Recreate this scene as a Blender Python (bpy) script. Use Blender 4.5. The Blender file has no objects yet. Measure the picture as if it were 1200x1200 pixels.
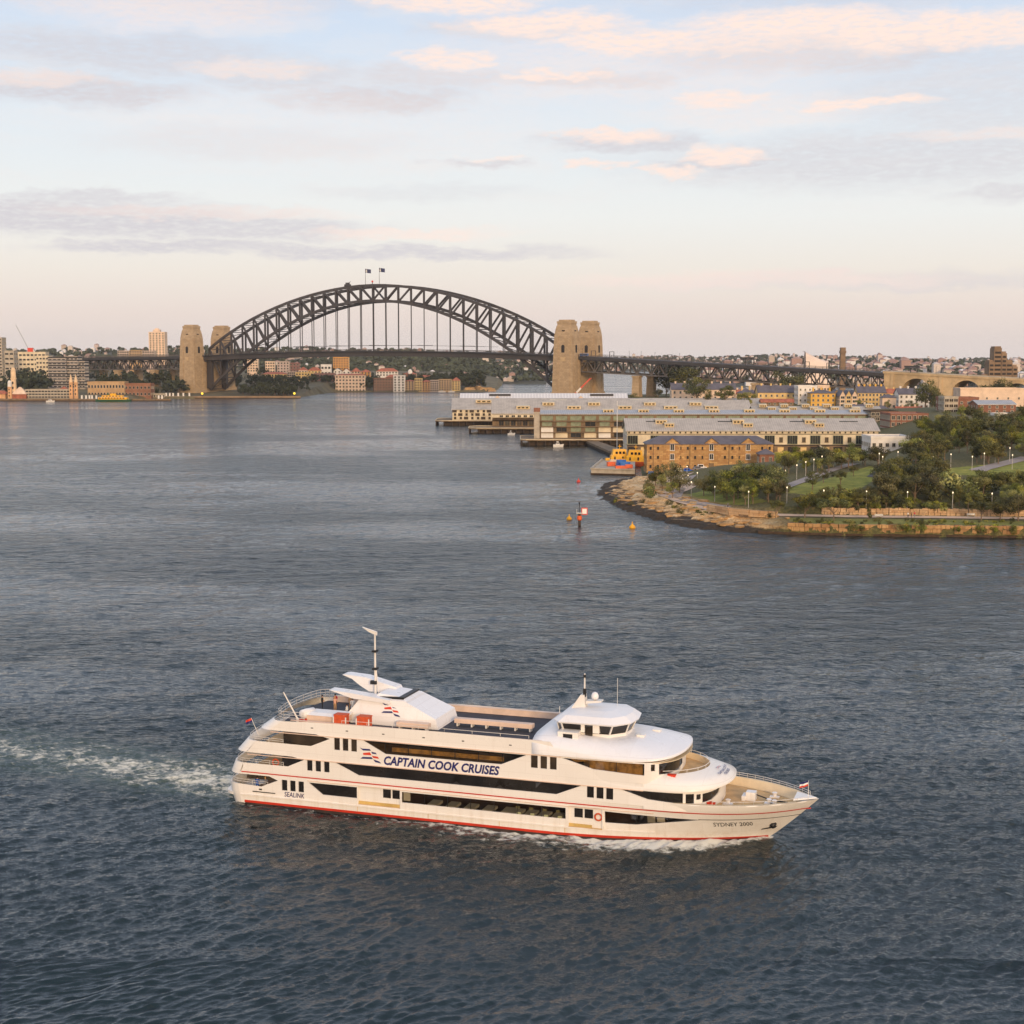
import bpy, bmesh, math, random
import numpy as np
from mathutils import Vector, Matrix
from mathutils.geometry import delaunay_2d_cdt
R = math.radians
random.seed(7)
rng = np.random.default_rng(7)
sc = bpy.context.scene
col = sc.collection

# ------------------------------------------------------------------ camera
CAM_H, FPX, HZ = 50.0, 1750.0, 418.0
PITCH = math.atan((600 - HZ) / FPX)
cam_d = bpy.data.cameras.new('camera')
cam_d.sensor_width = 36.0
cam_d.lens = 36.0 * FPX / 1200.0
cam_d.clip_start, cam_d.clip_end = 1.0, 40000.0
cam = bpy.data.objects.new('camera', cam_d)
cam.location = (0, 0, CAM_H)
cam.rotation_euler = (math.pi / 2 - PITCH, 0, 0)
col.objects.link(cam)
sc.camera = cam

# ------------------------------------------------------------------ light
SUN_EL, SUN_AZ = R(13), math.atan2(0.22, -0.97)          # azimuth clockwise from +Y
sun_v = Vector((math.sin(SUN_AZ) * math.cos(SUN_EL), math.cos(SUN_AZ) * math.cos(SUN_EL), math.sin(SUN_EL)))
sd = bpy.data.lights.new('sun', 'SUN')
sd.energy, sd.angle, sd.color = 2.15, R(11), (1.0, 0.71, 0.42)
so = bpy.data.objects.new('sun', sd)
so.rotation_euler = (-sun_v).to_track_quat('-Z', 'Y').to_euler()
col.objects.link(so)

sc.view_settings.view_transform = 'Standard'
sc.view_settings.look = 'None'
sc.view_settings.exposure = 0.08
sc.view_settings.gamma = 1.0
sc.cycles.max_bounces = 6
sc.cycles.diffuse_bounces = 2
sc.cycles.glossy_bounces = 3
sc.cycles.transmission_bounces = 4
sc.cycles.transparent_max_bounces = 8
sc.cycles.volume_bounces = 0
sc.cycles.caustics_reflective = False
sc.cycles.caustics_refractive = False


def lin(r, g, b):
    f = lambda c: ((c / 255 + 0.055) / 1.055) ** 2.4 if c > 10 else c / 255 / 12.92
    return (f(r), f(g), f(b), 1.0)


class NT:
    """a small wrapper for node trees"""
    def __init__(s, tree):
        s.t = tree
    def n(s, typ, ins=None, **kw):
        nd = s.t.nodes.new('ShaderNode' + typ)
        for k, v in kw.items():
            setattr(nd, k, v)
        for k, v in (ins or {}).items():
            s.put(nd.inputs[k], v)
        return nd
    def put(s, sock, v):
        if isinstance(v, bpy.types.NodeSocket):
            s.t.links.new(v, sock)
        else:
            sock.default_value = v
    def math(s, op, a, b=None, c=None, clamp=False):
        nd = s.t.nodes.new('ShaderNodeMath'); nd.operation = op; nd.use_clamp = clamp
        for i, v in enumerate((a, b, c)):
            if v is not None: s.put(nd.inputs[i], v)
        return nd.outputs[0]
    def vm(s, op, a, b=None, sc_=None):
        nd = s.t.nodes.new('ShaderNodeVectorMath'); nd.operation = op
        s.put(nd.inputs[0], a)
        if b is not None: s.put(nd.inputs[1], b)
        if sc_ is not None: s.put(nd.inputs['Scale'], sc_)
        return nd.outputs['Value'] if op in ('LENGTH', 'DOT_PRODUCT', 'DISTANCE') else nd.outputs[0]
    def mr(s, v, a, b, c=0.0, d=1.0, smooth=True):
        nd = s.t.nodes.new('ShaderNodeMapRange'); nd.interpolation_type = 'SMOOTHSTEP' if smooth else 'LINEAR'
        for i, x in enumerate((v, a, b, c, d)): s.put(nd.inputs[i], x)
        return nd.outputs[0]
    def mix(s, f, a, b, mode='MIX'):
        nd = s.t.nodes.new('ShaderNodeMix'); nd.data_type = 'RGBA'; nd.blend_type = mode
        s.put(nd.inputs[0], f); s.put(nd.inputs[6], a); s.put(nd.inputs[7], b)
        return nd.outputs[2]
    def noise(s, vec, scale, detail=3.0, rough=0.5, dim='3D', lac=2.0):
        nd = s.t.nodes.new('ShaderNodeTexNoise'); nd.noise_dimensions = dim
        s.put(nd.inputs['Vector'], vec)
        nd.inputs['Scale'].default_value = scale; nd.inputs['Detail'].default_value = detail
        nd.inputs['Roughness'].default_value = rough; nd.inputs['Lacunarity'].default_value = lac
        return nd.outputs[0]
    def ramp(s, f, stops, interp='LINEAR'):
        nd = s.t.nodes.new('ShaderNodeValToRGB'); nd.color_ramp.interpolation = interp
        e = nd.color_ramp.elements
        while len(e) < len(stops): e.new(0.5)
        for i, (p, c) in enumerate(stops):
            e[i].position = p; e[i].color = c
        s.put(nd.inputs[0], f)
        return nd.outputs[0]


# ------------------------------------------------------------------ sky
world = bpy.data.worlds.new('World'); sc.world = world; world.use_nodes = True
world.node_tree.nodes.clear()
T = NT(world.node_tree)
geo = T.n('TexCoord').outputs['Generated']
sep = T.n('SeparateXYZ', {0: geo})
dx, dy, dz = sep.outputs
# elevation and azimuth in degrees (azimuth 0 = +Y)
hor = T.math('SQRT', T.math('ADD', T.math('MULTIPLY', dx, dx), T.math('MULTIPLY', dy, dy)))
el = T.math('MULTIPLY', T.math('ARCTAN2', dz, hor), 57.29578)
az = T.math('MULTIPLY', T.math('ARCTAN2', dx, dy), 57.29578)
sky = T.n('TexSky', sky_type='NISHITA', sun_disc=False, sun_elevation=SUN_EL, sun_rotation=SUN_AZ, altitude=50, air_density=1.2, dust_density=2.0, ozone_density=2.0)
nish = T.vm('SCALE', sky.outputs[0], sc_=0.09)
def E(d): return (max(d, -2.0) + 2.0) / 92.0
veil = T.ramp(T.math('DIVIDE', T.math('ADD', el, 2.0), 92.0), [
    (E(-2), lin(216, 210, 210)), (E(0.2), lin(240, 226, 220)), (E(1.6), lin(243, 227, 219)), (E(3.2), lin(246, 237, 228)),
    (E(5.2), lin(244, 244, 242)), (E(8.5), lin(232, 239, 246)), (E(13), lin(211, 225, 245)), (E(24), lin(200, 217, 243)),
    (E(45), lin(188, 204, 228)), (E(90), lin(170, 188, 218))])
# warm light of the low western sky behind the viewer
west = T.mr(T.vm('DOT_PRODUCT', geo, tuple(Vector((sun_v.x, sun_v.y, 0.12)).normalized())), 0.1, 1.0)
veil = T.mix(1.0, veil, T.vm('MULTIPLY', (0.62, 0.36, 0.15), T.n('CombineXYZ', {0: west, 1: west, 2: west}).outputs[0]), 'ADD')
base = T.mix(0.88, nish, veil)
# clouds: soft banks placed by bearing and height, frayed with noise
v2 = T.n('CombineXYZ', {0: az, 1: T.math('MULTIPLY', el, 2.6), 2: 0.0}).outputs[0]
w1 = T.n('TexNoise', {'Vector': v2, 'Scale': 0.30, 'Detail': 3.0, 'Roughness': 0.55}).outputs['Color']
w2 = T.n('TexNoise', {'Vector': v2, 'Scale': 1.0, 'Detail': 7.0, 'Roughness': 0.62}).outputs['Color']
warp = T.vm('ADD', T.vm('SCALE', T.vm('SUBTRACT', w1, (0.5, 0.5, 0.5)), sc_=4.2), T.vm('SCALE', T.vm('SUBTRACT', w2, (0.5, 0.5, 0.5)), sc_=3.2))
vw = T.vm('ADD', T.n('CombineXYZ', {0: az, 1: T.math('MULTIPLY', el, 2.6), 2: 0.0}).outputs[0], T.vm('MULTIPLY', warp, (1.0, 0.55, 0.0)))
def cloud_sum(items):
    tot = None
    for (px, py, rx, ry, st) in items:
        a = math.degrees(math.atan((px - 600) / FPX)); e = (HZ - py) / FPX * 57.3 * 2.6
        d = T.vm('LENGTH', T.vm('MULTIPLY', T.vm('SUBTRACT', vw, (a, e, 0)), (1 / (rx / FPX * 57.3), 1 / (ry / FPX * 57.3 * 2.6), 0)))
        m = T.mr(d, 1.2, 0.4, 0.0, st)
        tot = m if tot is None else T.math('MAXIMUM', tot, m)
    return tot
shade = cloud_sum([(150, 86, 220, 26, .65), (85, 128, 180, 20, .85), (440, 130, 125, 20, .85), (330, 105, 120, 20, .6), (215, 20, 330, 28, .4), (70, 263, 330, 22, .9), (290, 272, 190, 17, .8),
                   (200, 293, 170, 10, .85), (430, 297, 300, 10, .8), (110, 242, 120, 8, .7), (560, 197, 50, 6, .7), (735, 176, 110, 15, .8), (838, 198, 62, 12, .85), (960, 84, 220, 26, .75), (300, 180, 200, 22, .3),
                   (690, 106, 110, 11, .7), (1040, 200, 330, 36, .6), (1150, 140, 200, 70, .45), (1190, 240, 100, 14, .6), (1000, 332, 300, 13, .5), (1000, 8, 380, 36, .5), (600, 52, 130, 14, .5), (520, 105, 110, 14, .6), (500, 230, 150, 12, .25)])
litc = cloud_sum([(540, 22, 110, 17, .95), (640, 46, 110, 16, 1.0), (730, 68, 110, 18, 1.0), (930, 52, 170, 20, 1.0), (1070, 66, 190, 21, 1.0), (830, 68, 170, 18, .8), (1165, 78, 110, 15, .9), (520, 84, 60, 14, .9), (830, 130, 85, 13, .9), (995, 140, 95, 8, .95),
                  (715, 168, 75, 9, .95), (838, 189, 52, 12, 1.0), (790, 207, 44, 6, .95), (705, 202, 36, 6, .8), (650, 101, 95, 8, .9), (740, 92, 300, 52, .35), (210, 36, 180, 30, .5), (400, 160, 330, 56, .2), (880, 140, 160, 30, .35),
                  (300, 98, 80, 11, .55), (60, 118, 90, 9, .5), (480, 276, 130, 8, .6), (570, 190, 40, 5, .6), (880, 330, 240, 12, .55), (250, 255, 200, 8, .4), (1150, 178, 120, 8, .4)])
fine = T.noise(T.vm('MULTIPLY', v2, (0.9, 1.3, 1.0)), 2.2, 6.0, 0.62)
fr = T.mr(fine, 0.28, 0.60, 0.5, 1.0)
# thin veil that breaks up the clear parts
cirr = T.mr(T.noise(T.vm('MULTIPLY', vw, (0.5, 1.2, 1.0)), 0.42, 5.0, 0.55), 0.42, 0.75, 0.0, 0.34)
elf = T.mr(el, 3.0, 8.0)
base = T.mix(T.math('MULTIPLY', cirr, elf), base, lin(238, 231, 228))
skyc = T.mix(T.math('MULTIPLY', shade, fr), base, lin(211, 207, 212))
skyc = T.mix(T.math('MULTIPLY', litc, fr), skyc, lin(254, 231, 219))
bg = T.n('Background', {0: skyc, 1: 1.0})
out = T.n('OutputWorld', {0: bg.outputs[0]})
world.cycles.sampling_method = 'MANUAL'
world.cycles.sample_map_resolution = 512

# ------------------------------------------------------------------ helpers
def tag(o, label=None, cat=None, group=None, kind=None):
    if label: o['label'] = label
    if cat: o['category'] = cat
    if group: o['group'] = group
    if kind: o['kind'] = kind
    return o

def thing(name, label, cat, loc=(0, 0, 0), rz=0.0, group=None):
    o = bpy.data.objects.new(name, None); col.objects.link(o)
    o.empty_display_size = 1.0
    o.location = loc; o.rotation_euler = (0, 0, rz)
    return tag(o, label, cat, group)

def link(name, me, parent=None, loc=(0, 0, 0), rz=0.0, scale=None):
    o = bpy.data.objects.new(name, me); col.objects.link(o)
    o.parent = parent; o.location = loc; o.rotation_euler = (0, 0, rz)
    if scale is not None: o.scale = scale
    return o

def copy_tree(o, parent=None):
    c = o.copy(); col.objects.link(c)
    if parent is not None: c.parent = parent
    for ch in list(o.children): copy_tree(ch, c)
    return c

class MB:
    """collects shapes that become one mesh"""
    def __init__(s):
        s.v, s.f, s.m = [], [], []
    def add(s, vs, fs, m=0):
        b = len(s.v); s.v.extend([tuple(v) for v in vs])
        for f in fs:
            s.f.append(tuple(b + i for i in f)); s.m.append(m)
        return s
    def box(s, c, d, rz=0.0, m=0, top=(1.0, 1.0)):
        x, y, z = d[0] / 2, d[1] / 2, d[2] / 2
        vs = [(-x, -y, -z), (x, -y, -z), (x, y, -z), (-x, y, -z), (-x * top[0], -y * top[1], z), (x * top[0], -y * top[1], z), (x * top[0], y * top[1], z), (-x * top[0], y * top[1], z)]
        cr, sr = math.cos(rz), math.sin(rz)
        vs = [(c[0] + a * cr - b * sr, c[1] + a * sr + b * cr, c[2] + h) for a, b, h in vs]
        return s.add(vs, [(0, 3, 2, 1), (4, 5, 6, 7), (0, 1, 5, 4), (1, 2, 6, 5), (2, 3, 7, 6), (3, 0, 4, 7)], m)
    def bx(s, x0, x1, y0, y1, z0, z1, m=0):
        return s.box(((x0 + x1) / 2, (y0 + y1) / 2, (z0 + z1) / 2), (x1 - x0, y1 - y0, z1 - z0), 0, m)
    def bar(s, p, q, w, h=None, m=0):
        p, q = Vector(p), Vector(q); h = h or w
        d = (q - p).normalized()
        a = Vector((0, 0, 1)).cross(d)
        a = Vector((1, 0, 0)) if a.length < 1e-4 else a.normalized()
        b = d.cross(a)
        vs = [c + a * (i * w / 2) + b * (j * h / 2) for c in (p, q) for i, j in ((-1, -1), (1, -1), (1, 1), (-1, 1))]
        return s.add(vs, [(0, 3, 2, 1), (4, 5, 6, 7), (0, 1, 5, 4), (1, 2, 6, 5), (2, 3, 7, 6), (3, 0, 4, 7)], m)
    def tube(s, p, q, r0, r1=None, n=7, m=0):
        p, q = Vector(p), Vector(q); r1 = r0 if r1 is None else r1
        d = (q - p).normalized()
        a = Vector((0, 0, 1)).cross(d)
        a = Vector((1, 0, 0)) if a.length < 1e-4 else a.normalized()
        b = d.cross(a)
        vs = [c + (a * math.cos(2 * math.pi * i / n) + b * math.sin(2 * math.pi * i / n)) * r for c, r in ((p, r0), (q, r1)) for i in range(n)]
        fs = [(i, (i + 1) % n, n + (i + 1) % n, n + i) for i in range(n)] + [tuple(range(n - 1, -1, -1)), tuple(range(n, 2 * n))]
        return s.add(vs, fs, m)
    def path(s, pts, r, n=6, m=0):
        for a, b in zip(pts, pts[1:]): s.tube(a, b, r, r, n, m)
        return s
    def lathe(s, c, prof, n=12, m=0):
        vs = [(c[0] + r * math.cos(2 * math.pi * i / n), c[1] + r * math.sin(2 * math.pi * i / n), c[2] + z) for r, z in prof for i in range(n)]
        fs = [(k * n + i, k * n + (i + 1) % n, (k + 1) * n + (i + 1) % n, (k + 1) * n + i) for k in range(len(prof) - 1) for i in range(n)]
        fs += [tuple(range(n - 1, -1, -1)), tuple((len(prof) - 1) * n + i for i in range(n))]
        return s.add(vs, fs, m)
    def prism(s, pts, vec, m=0):
        """closed polygon (list of 3-D points) swept by vec"""
        n = len(pts); v = Vector(vec)
        vs = [Vector(p) for p in pts] + [Vector(p) + v for p in pts]
        fs = [tuple(range(n)), tuple(range(2 * n - 1, n - 1, -1))] + [(i, n + i, n + (i + 1) % n, (i + 1) % n) for i in range(n)]
        return s.add(vs, fs, m)
    def loft(s, rings, closed=True, caps=True, m=0):
        n = len(rings[0]); vs = [p for r in rings for p in r]
        e = n if closed else n - 1
        fs = [(k * n + i, k * n + (i + 1) % n, (k + 1) * n + (i + 1) % n, (k + 1) * n + i) for k in range(len(rings) - 1) for i in range(e)]
        if caps and closed: fs += [tuple(range(n - 1, -1, -1)), tuple((len(rings) - 1) * n + i for i in range(n))]
        return s.add(vs, fs, m)
    def mesh(s, name, mats, smooth=False, fix=True):
        me = bpy.data.meshes.new(name)
        me.from_pydata(s.v, [], s.f)
        mats = mats if isinstance(mats, (list, tuple)) else [mats]
        for mt in mats: me.materials.append(mt)
        me.polygons.foreach_set('material_index', s.m)
        if fix:
            bm = bmesh.new(); bm.from_mesh(me); bmesh.ops.recalc_face_normals(bm, faces=bm.faces); bm.to_mesh(me); bm.free()
        if smooth: me.polygons.foreach_set('use_smooth', [True] * len(me.polygons))
        me.update()
        return me
    def build(s, name, mats, parent=None, smooth=False, loc=(0, 0, 0), rz=0.0, fix=True):
        return link(name, s.mesh(name, mats, smooth, fix), parent, loc, rz)

def inpoly(p, poly):
    x, y = p; c = False; j = len(poly) - 1
    for i in range(len(poly)):
        a, b = poly[i], poly[j]
        if (a[1] > y) != (b[1] > y) and x < (b[0] - a[0]) * (y - a[1]) / (b[1] - a[1]) + a[0]: c = not c
        j = i
    return c

def fill2d(outline, holes=(), extra=()):
    """triangles of a polygon with holes"""
    vs, es = [], []
    for lp in [outline] + list(holes):
        b = len(vs); vs += [Vector(p) for p in lp]
        es += [(b + i, b + (i + 1) % len(lp)) for i in range(len(lp))]
    vs += [Vector(p) for p in extra]
    r = delaunay_2d_cdt(vs, es, [], 0, 1e-5)
    pv = [(v.x, v.y) for v in r[0]]; tris = []
    for f in r[2]:
        c = (sum(pv[i][0] for i in f) / len(f), sum(pv[i][1] for i in f) / len(f))
        if inpoly(c, outline) and not any(inpoly(c, h) for h in holes): tris.append(tuple(f))
    return pv, tris

# ------------------------------------------------------------------ materials
def mat(name, c, rough=0.6, var=0.12, scale=0.6, metal=0.0, bump=0.0, bscale=6.0, spec=0.5, c2=None, emit=None, coord='Object', rnd=0.0):
    m = bpy.data.materials.new(name); m.use_nodes = True
    t = NT(m.node_tree); b = m.node_tree.nodes['Principled BSDF']
    tc = t.n('TexCoord').outputs[coord]
    n1 = t.noise(tc, scale, 5.0, 0.6)
    c2 = c2 or tuple(x * (1 - 2 * var) for x in c[:3]) + (1,)
    c1 = c if c2 is None else tuple(min(1, x * (1 + var * 0.6)) for x in c[:3]) + (1,)
    cc = t.mix(t.mr(n1, 0.35, 0.68), c1, c2)
    if rnd:
        oi = t.n('ObjectInfo').outputs['Random']
        cc = t.n('HueSaturation', {'Hue': t.mr(oi, 0, 1, 0.5 - rnd * 0.12, 0.5 + rnd * 0.12, False), 'Value': t.mr(t.math('FRACT', t.math('MULTIPLY', oi, 7.31)), 0, 1, 1 - rnd, 1 + rnd, False), 'Color': cc}).outputs[0]
    t.put(b.inputs['Base Color'], cc)
    b.inputs['Roughness'].default_value = rough
    b.inputs['Metallic'].default_value = metal
    b.inputs['Specular IOR Level'].default_value = spec
    if bump:
        bp = t.n('Bump', {'Height': t.noise(tc, bscale, 4.0), 'Strength': bump, 'Distance': 0.3})
        t.put(b.inputs['Normal'], bp.outputs[0])
    if emit:
        b.inputs['Emission Color'].default_value = emit[0]; b.inputs['Emission Strength'].default_value = emit[1]
    return m

def bricks(name, c1, c2, mortar, w, h, rough=0.85, bump=0.4):
    m = bpy.data.materials.new(name); m.use_nodes = True
    t = NT(m.node_tree); b = m.node_tree.nodes['Principled BSDF']
    tc = t.n('TexCoord').outputs['Object']
    s_ = t.n('SeparateXYZ', {0: tc})
    v = t.n('CombineXYZ', {0: t.math('ADD', s_.outputs[0], s_.outputs[1]), 1: s_.outputs[2], 2: 0.0}).outputs[0]
    br = t.n('TexBrick', {'Vector': v, 'Color1': c1, 'Color2': c2, 'Mortar': mortar, 'Scale': 1.0, 'Mortar Size': h * 0.04, 'Bias': 0.0, 'Brick Width': w, 'Row Height': h})
    n1 = t.noise(tc, 0.22, 5.0, 0.65); n2 = t.noise(tc, 1.7, 3.0)
    cc = t.mix(t.mr(n1, 0.38, 0.7, 0.0, 0.55), br.outputs[0], tuple(x * 0.5 for x in c1[:3]) + (1,))
    cc = t.mix(t.mr(n2, 0.4, 0.7, 0.0, 0.35), cc, c2)
    t.put(b.inputs['Base Color'], cc); b.inputs['Roughness'].default_value = rough
    return m

def stripes(name, c1, c2, period, axis=2, duty=0.5, rough=0.6, metal=0.0, bump=0.0, var=0.2):
    """boards, balconies or sheet ribs running across one axis"""
    m = bpy.data.materials.new(name); m.use_nodes = True
    t = NT(m.node_tree); b = m.node_tree.nodes['Principled BSDF']
    tc = t.n('TexCoord').outputs['Object']
    s_ = t.n('SeparateXYZ', {0: tc})
    f = t.math('FRACT', t.math('DIVIDE', s_.outputs[axis], period))
    k = t.math('GREATER_THAN', f, duty)
    cc = t.mix(k, c1, c2)
    cc = t.mix(t.mr(t.noise(tc, 0.25, 5.0, 0.65), 0.38, 0.7, 0, var), cc, tuple(x * 0.45 for x in c1[:3]) + (1,))
    t.put(b.inputs['Base Color'], cc); b.inputs['Roughness'].default_value = rough; b.inputs['Metallic'].default_value = metal
    return m

# ------------------------------------------------------------------ water
SO = np.array([-28.2, 169.6]); SU = np.array([0.94875, -0.31602]); SN = np.array([0.31602, 0.94875])
HB = 6.3
SHIP_RZ = math.atan2(SU[1], SU[0])

def Y1(u, z):
    """half breadth of the hull at station u and height z"""
    if u < 34: return HB
    s = min(max(z / 4.6, 0), 1.3)
    ue = 57.6 + (62.8 - 57.6) * s ** 0.9
    def f(u0, p):
        t = (u - u0) / (ue - u0)
        return 0.0 if t >= 1 else HB * (1 - max(t, 0) ** p)
    k = min(s, 1)
    return f(34, 2.0) * (1 - k) + f(44, 3.4) * k

def make_water():
    ys = [96.0]
    while ys[-1] < 9000:
        y = ys[-1]
        s = 0.17 * (y / 108) ** 2
        if s > 1.4: s = max(1.4, 1.4 * (y / 620) ** 2) if y > 620 else 1.4
        ys.append(y + min(s, 160))
    ys = np.array([-400.0, 0.0, 60.0] + ys); NC = 1060
    a = np.linspace(-0.43, 0.43, NC)
    Yg = np.repeat(ys, NC).reshape(-1, NC)
    Xg = a[None, :] * np.maximum(Yg, 90)
    wide = np.clip((120 - Yg) / 60, 0, 1); Xg = Xg * (1 + wide * 6)
    Z = np.zeros_like(Xg)
    sp = np.gradient(ys); spx = 0.86 * np.maximum(ys, 90) / NC
    cell = np.maximum(sp * 0.55, spx)[:, None]
    gust = sum(np.sin(Xg * kx + Yg * ky + ph) for kx, ky, ph in [(.011, .023, 1.), (-.017, .031, 2.), (.006, -.047, .4), (.031, .013, 3.3), (-.008, .011, 5.)]) / 5
    gust = 1.0 + 0.22 * gust * np.clip(1.25 - Yg / 900, 0.1, 1)
    gust = gust * np.interp(Yg, [100, 180, 420, 900], [1.1, 1.05, 0.84, 0.55])
    N = 140; r2 = np.random.default_rng(11)
    L = np.exp(r2.uniform(math.log(0.45), math.log(15.0), N))
    th = math.atan2(-0.80, 0.60) + r2.normal(0, 0.46, N)
    wgt = np.exp(-((np.log(L) - math.log(1.05)) / 0.72) ** 2) + 0.30 * np.exp(-np.clip(L - 9, 0, None) / 5)
    wgt /= math.sqrt((wgt ** 2).sum() / 2)
    SL = 0.30
    unres = np.zeros_like(cell)
    wx = 0.5 * np.sin(Yg * .21 + Xg * .05) + .8 * np.sin(Xg * .083 - Yg * .06); wy = .6 * np.sin(Xg * .13 + 1) + .7 * np.sin(Yg * .09 + Xg * .11)
    for i in range(N):
        k = 2 * math.pi / L[i]; sl = SL * wgt[i]
        w = np.clip((L[i] / cell - 2.2) / 2.5, 0, 1)
        unres += (sl ** 2 / 2) * (1 - w ** 2)
        rows = np.where(w[:, 0] > 0)[0]
        if len(rows) == 0: continue
        r = slice(rows.min(), rows.max() + 1)
        ph = k * (math.cos(th[i]) * (Xg[r] + wx[r]) + math.sin(th[i]) * (Yg[r] + wy[r])) + r2.uniform(0, 6.28)
        c = np.sin(ph); Z[r] += (sl / k) * w[r] * gust[r] * (c - 0.30 * np.cos(2 * ph))
    # ship frame
    du, dv = Xg - SO[0], Yg - SO[1]
    U = du * SU[0] + dv * SU[1]; V = du * SN[0] + dv * SN[1]
    hull = np.interp(U, np.linspace(-3, 60, 200), [Y1(u, 0.0) if u > -1 else 5.0 for u in np.linspace(-3, 60, 200)])
    d = np.abs(V) - hull
    inu = (U > -3) & (U < 60)
    # wash left astern
    back = np.clip(-U - 1, 0, None)
    vc = 0.6 + 0.15 * np.clip(back - 4, 0, 40) - 0.0006 * np.clip(back - 30, 0, None) ** 2
    hw = 6.0 + 0.06 * back
    band = np.exp(-(((V - vc) / hw) ** 2) * 1.1)
    edge = np.exp(-(((np.abs(V - vc) - hw * .8) / 1.2) ** 2))
    wake = (U < 1) * np.clip((1 - U) / 3, 0, 1) * (band * (0.46 * np.exp(-back / 55) + .34) + 0.24 * edge * np.exp(-back / 60)) * np.clip((150 - back) / 60, 0, 1)
    # breaking water along the sides
    bw = np.interp(U, [-2, 10, 25, 38, 43, 48, 54, 58.2, 59], [.46, .50, .66, .84, 1.08, 1.25, 1.3, 1.15, 0])
    wid = np.interp(U, [0, 20, 36, 44, 50, 55, 58.5], [4.0, 5.4, 6.2, 6.2, 5.0, 3.4, 1.4])
    side = inu * bw * np.clip(1.08 - np.clip(d, 0, None) / wid, 0, 1) ** 0.8
    foam = np.maximum(wake, side)
    turb = np.clip(wake * 1.1, 0, 1)
    Z += 0.10 * turb * (np.sin(U * 2.1 + V * 1.3) * np.sin(V * 2.7 - U * .8)) + inu * 0.45 * np.interp(U, [0, 40, 50, 57, 59], [.1, .25, .7, .9, 0]) * np.exp(-((d - wid * .35) / (wid * .5 + .2)) ** 2) * (d > -1)
    Z *= np.clip((9000 - Yg) / 4000, 0, 1)
    nr = len(ys)
    co = np.stack([Xg, Yg, Z], -1).reshape(-1, 3).astype(np.float32)
    idx = np.arange(nr * NC).reshape(nr, NC)
    q = np.stack([idx[:-1, :-1], idx[:-1, 1:], idx[1:, 1:], idx[1:, :-1]], -1).reshape(-1, 4)
    me = bpy.data.meshes.new('water')
    me.vertices.add(len(co)); me.vertices.foreach_set('co', co.ravel())
    me.loops.add(q.size); me.loops.foreach_set('vertex_index', q.ravel().astype(np.int32))
    me.polygons.add(len(q)); me.polygons.foreach_set('loop_start', np.arange(0, q.size, 4, dtype=np.int32))
    me.polygons.foreach_set('use_smooth', np.ones(len(q), bool))
    me.update(calc_edges=True)
    for nm, arr in (('foam', foam), ('turb', turb), ('chop', np.sqrt(np.broadcast_to(unres, Xg.shape)) * gust)):
        at_ = me.attributes.new(nm, 'FLOAT', 'POINT'); at_.data.foreach_set('value', arr.ravel().astype(np.float32))
    return me

def water_mat():
    m = bpy.data.materials.new('harbour_water'); m.use_nodes = True
    t = NT(m.node_tree); b = m.node_tree.nodes['Principled BSDF']; o = m.node_tree.nodes['Material Output']
    pos = t.n('NewGeometry').outputs['Position']
    fo = t.n('Attribute', attribute_name='foam').outputs['Fac']
    tu = t.n('Attribute', attribute_name='turb').outputs['Fac']
    ch = t.n('Attribute', attribute_name='chop').outputs['Fac']
    streak = t.noise(t.vm('MULTIPLY', pos, (0.0045, 0.010, 0.0)), 1.0, 5.0, 0.62)
    st = t.mr(streak, 0.36, 0.64)
    n1 = t.noise(t.vm('MULTIPLY', pos, (0.8, 1.1, 1.0)), 2.2, 4.0, 0.62)
    n2 = t.noise(t.vm('MULTIPLY', pos, (0.55, 1.0, 1.0)), 0.45, 4.0, 0.6)
    n3 = t.noise(t.vm('MULTIPLY', pos, (0.5, 1.0, 1.0)), 0.15, 4.0, 0.65)
    h = t.math('ADD', t.math('MULTIPLY', n1, 0.20), t.math('ADD', t.math('MULTIPLY', n2, t.math('MULTIPLY', ch, 5.5)), t.math('MULTIPLY', n3, t.math('MULTIPLY', ch, 13.0))))
    bp = t.n('Bump', {'Height': h, 'Strength': t.mr(st, 0, 1, 0.32, 1.2), 'Distance': 1.0})
    t.put(b.inputs['Normal'], bp.outputs[0])
    green = t.mix(t.math('MULTIPLY', tu, 0.8), (0.0030, 0.0135, 0.0170, 1), (0.09, 0.135, 0.115, 1))
    t.put(b.inputs['Base Color'], green)
    ro = t.math('ADD', 0.05, t.math('MULTIPLY', ch, t.mr(st, 0, 1, 0.15, 0.7)))
    t.put(b.inputs['Roughness'], ro)
    b.inputs['IOR'].default_value = 1.5
    f = t.n('BsdfDiffuse', {'Color': (0.72, 0.74, 0.71, 1), 'Roughness': 1.0})
    fn = t.noise(t.vm('MULTIPLY', pos, (1.0, 1.25, 1.0)), 0.85, 7.0, 0.70)
    fn2 = t.noise(pos, 0.28, 3.0, 0.6)
    fm = t.math('SUBTRACT', t.math('ADD', t.math('MULTIPLY', fn, 0.8), t.math('MULTIPLY', fn2, 0.34)), t.math('SUBTRACT', 0.85, t.math('MULTIPLY', fo, 0.52)))
    fm = t.mr(fm, -0.02, 0.2)
    mx = t.n('MixShader', {0: t.math('MULTIPLY', fm, 0.72), 1: b.outputs[0], 2: f.outputs[0]})
    t.put(o.inputs[0], mx.outputs[0])
    return m

wme = make_water(); wme.materials.append(water_mat())
tag(link('water', wme), kind='structure')

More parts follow.
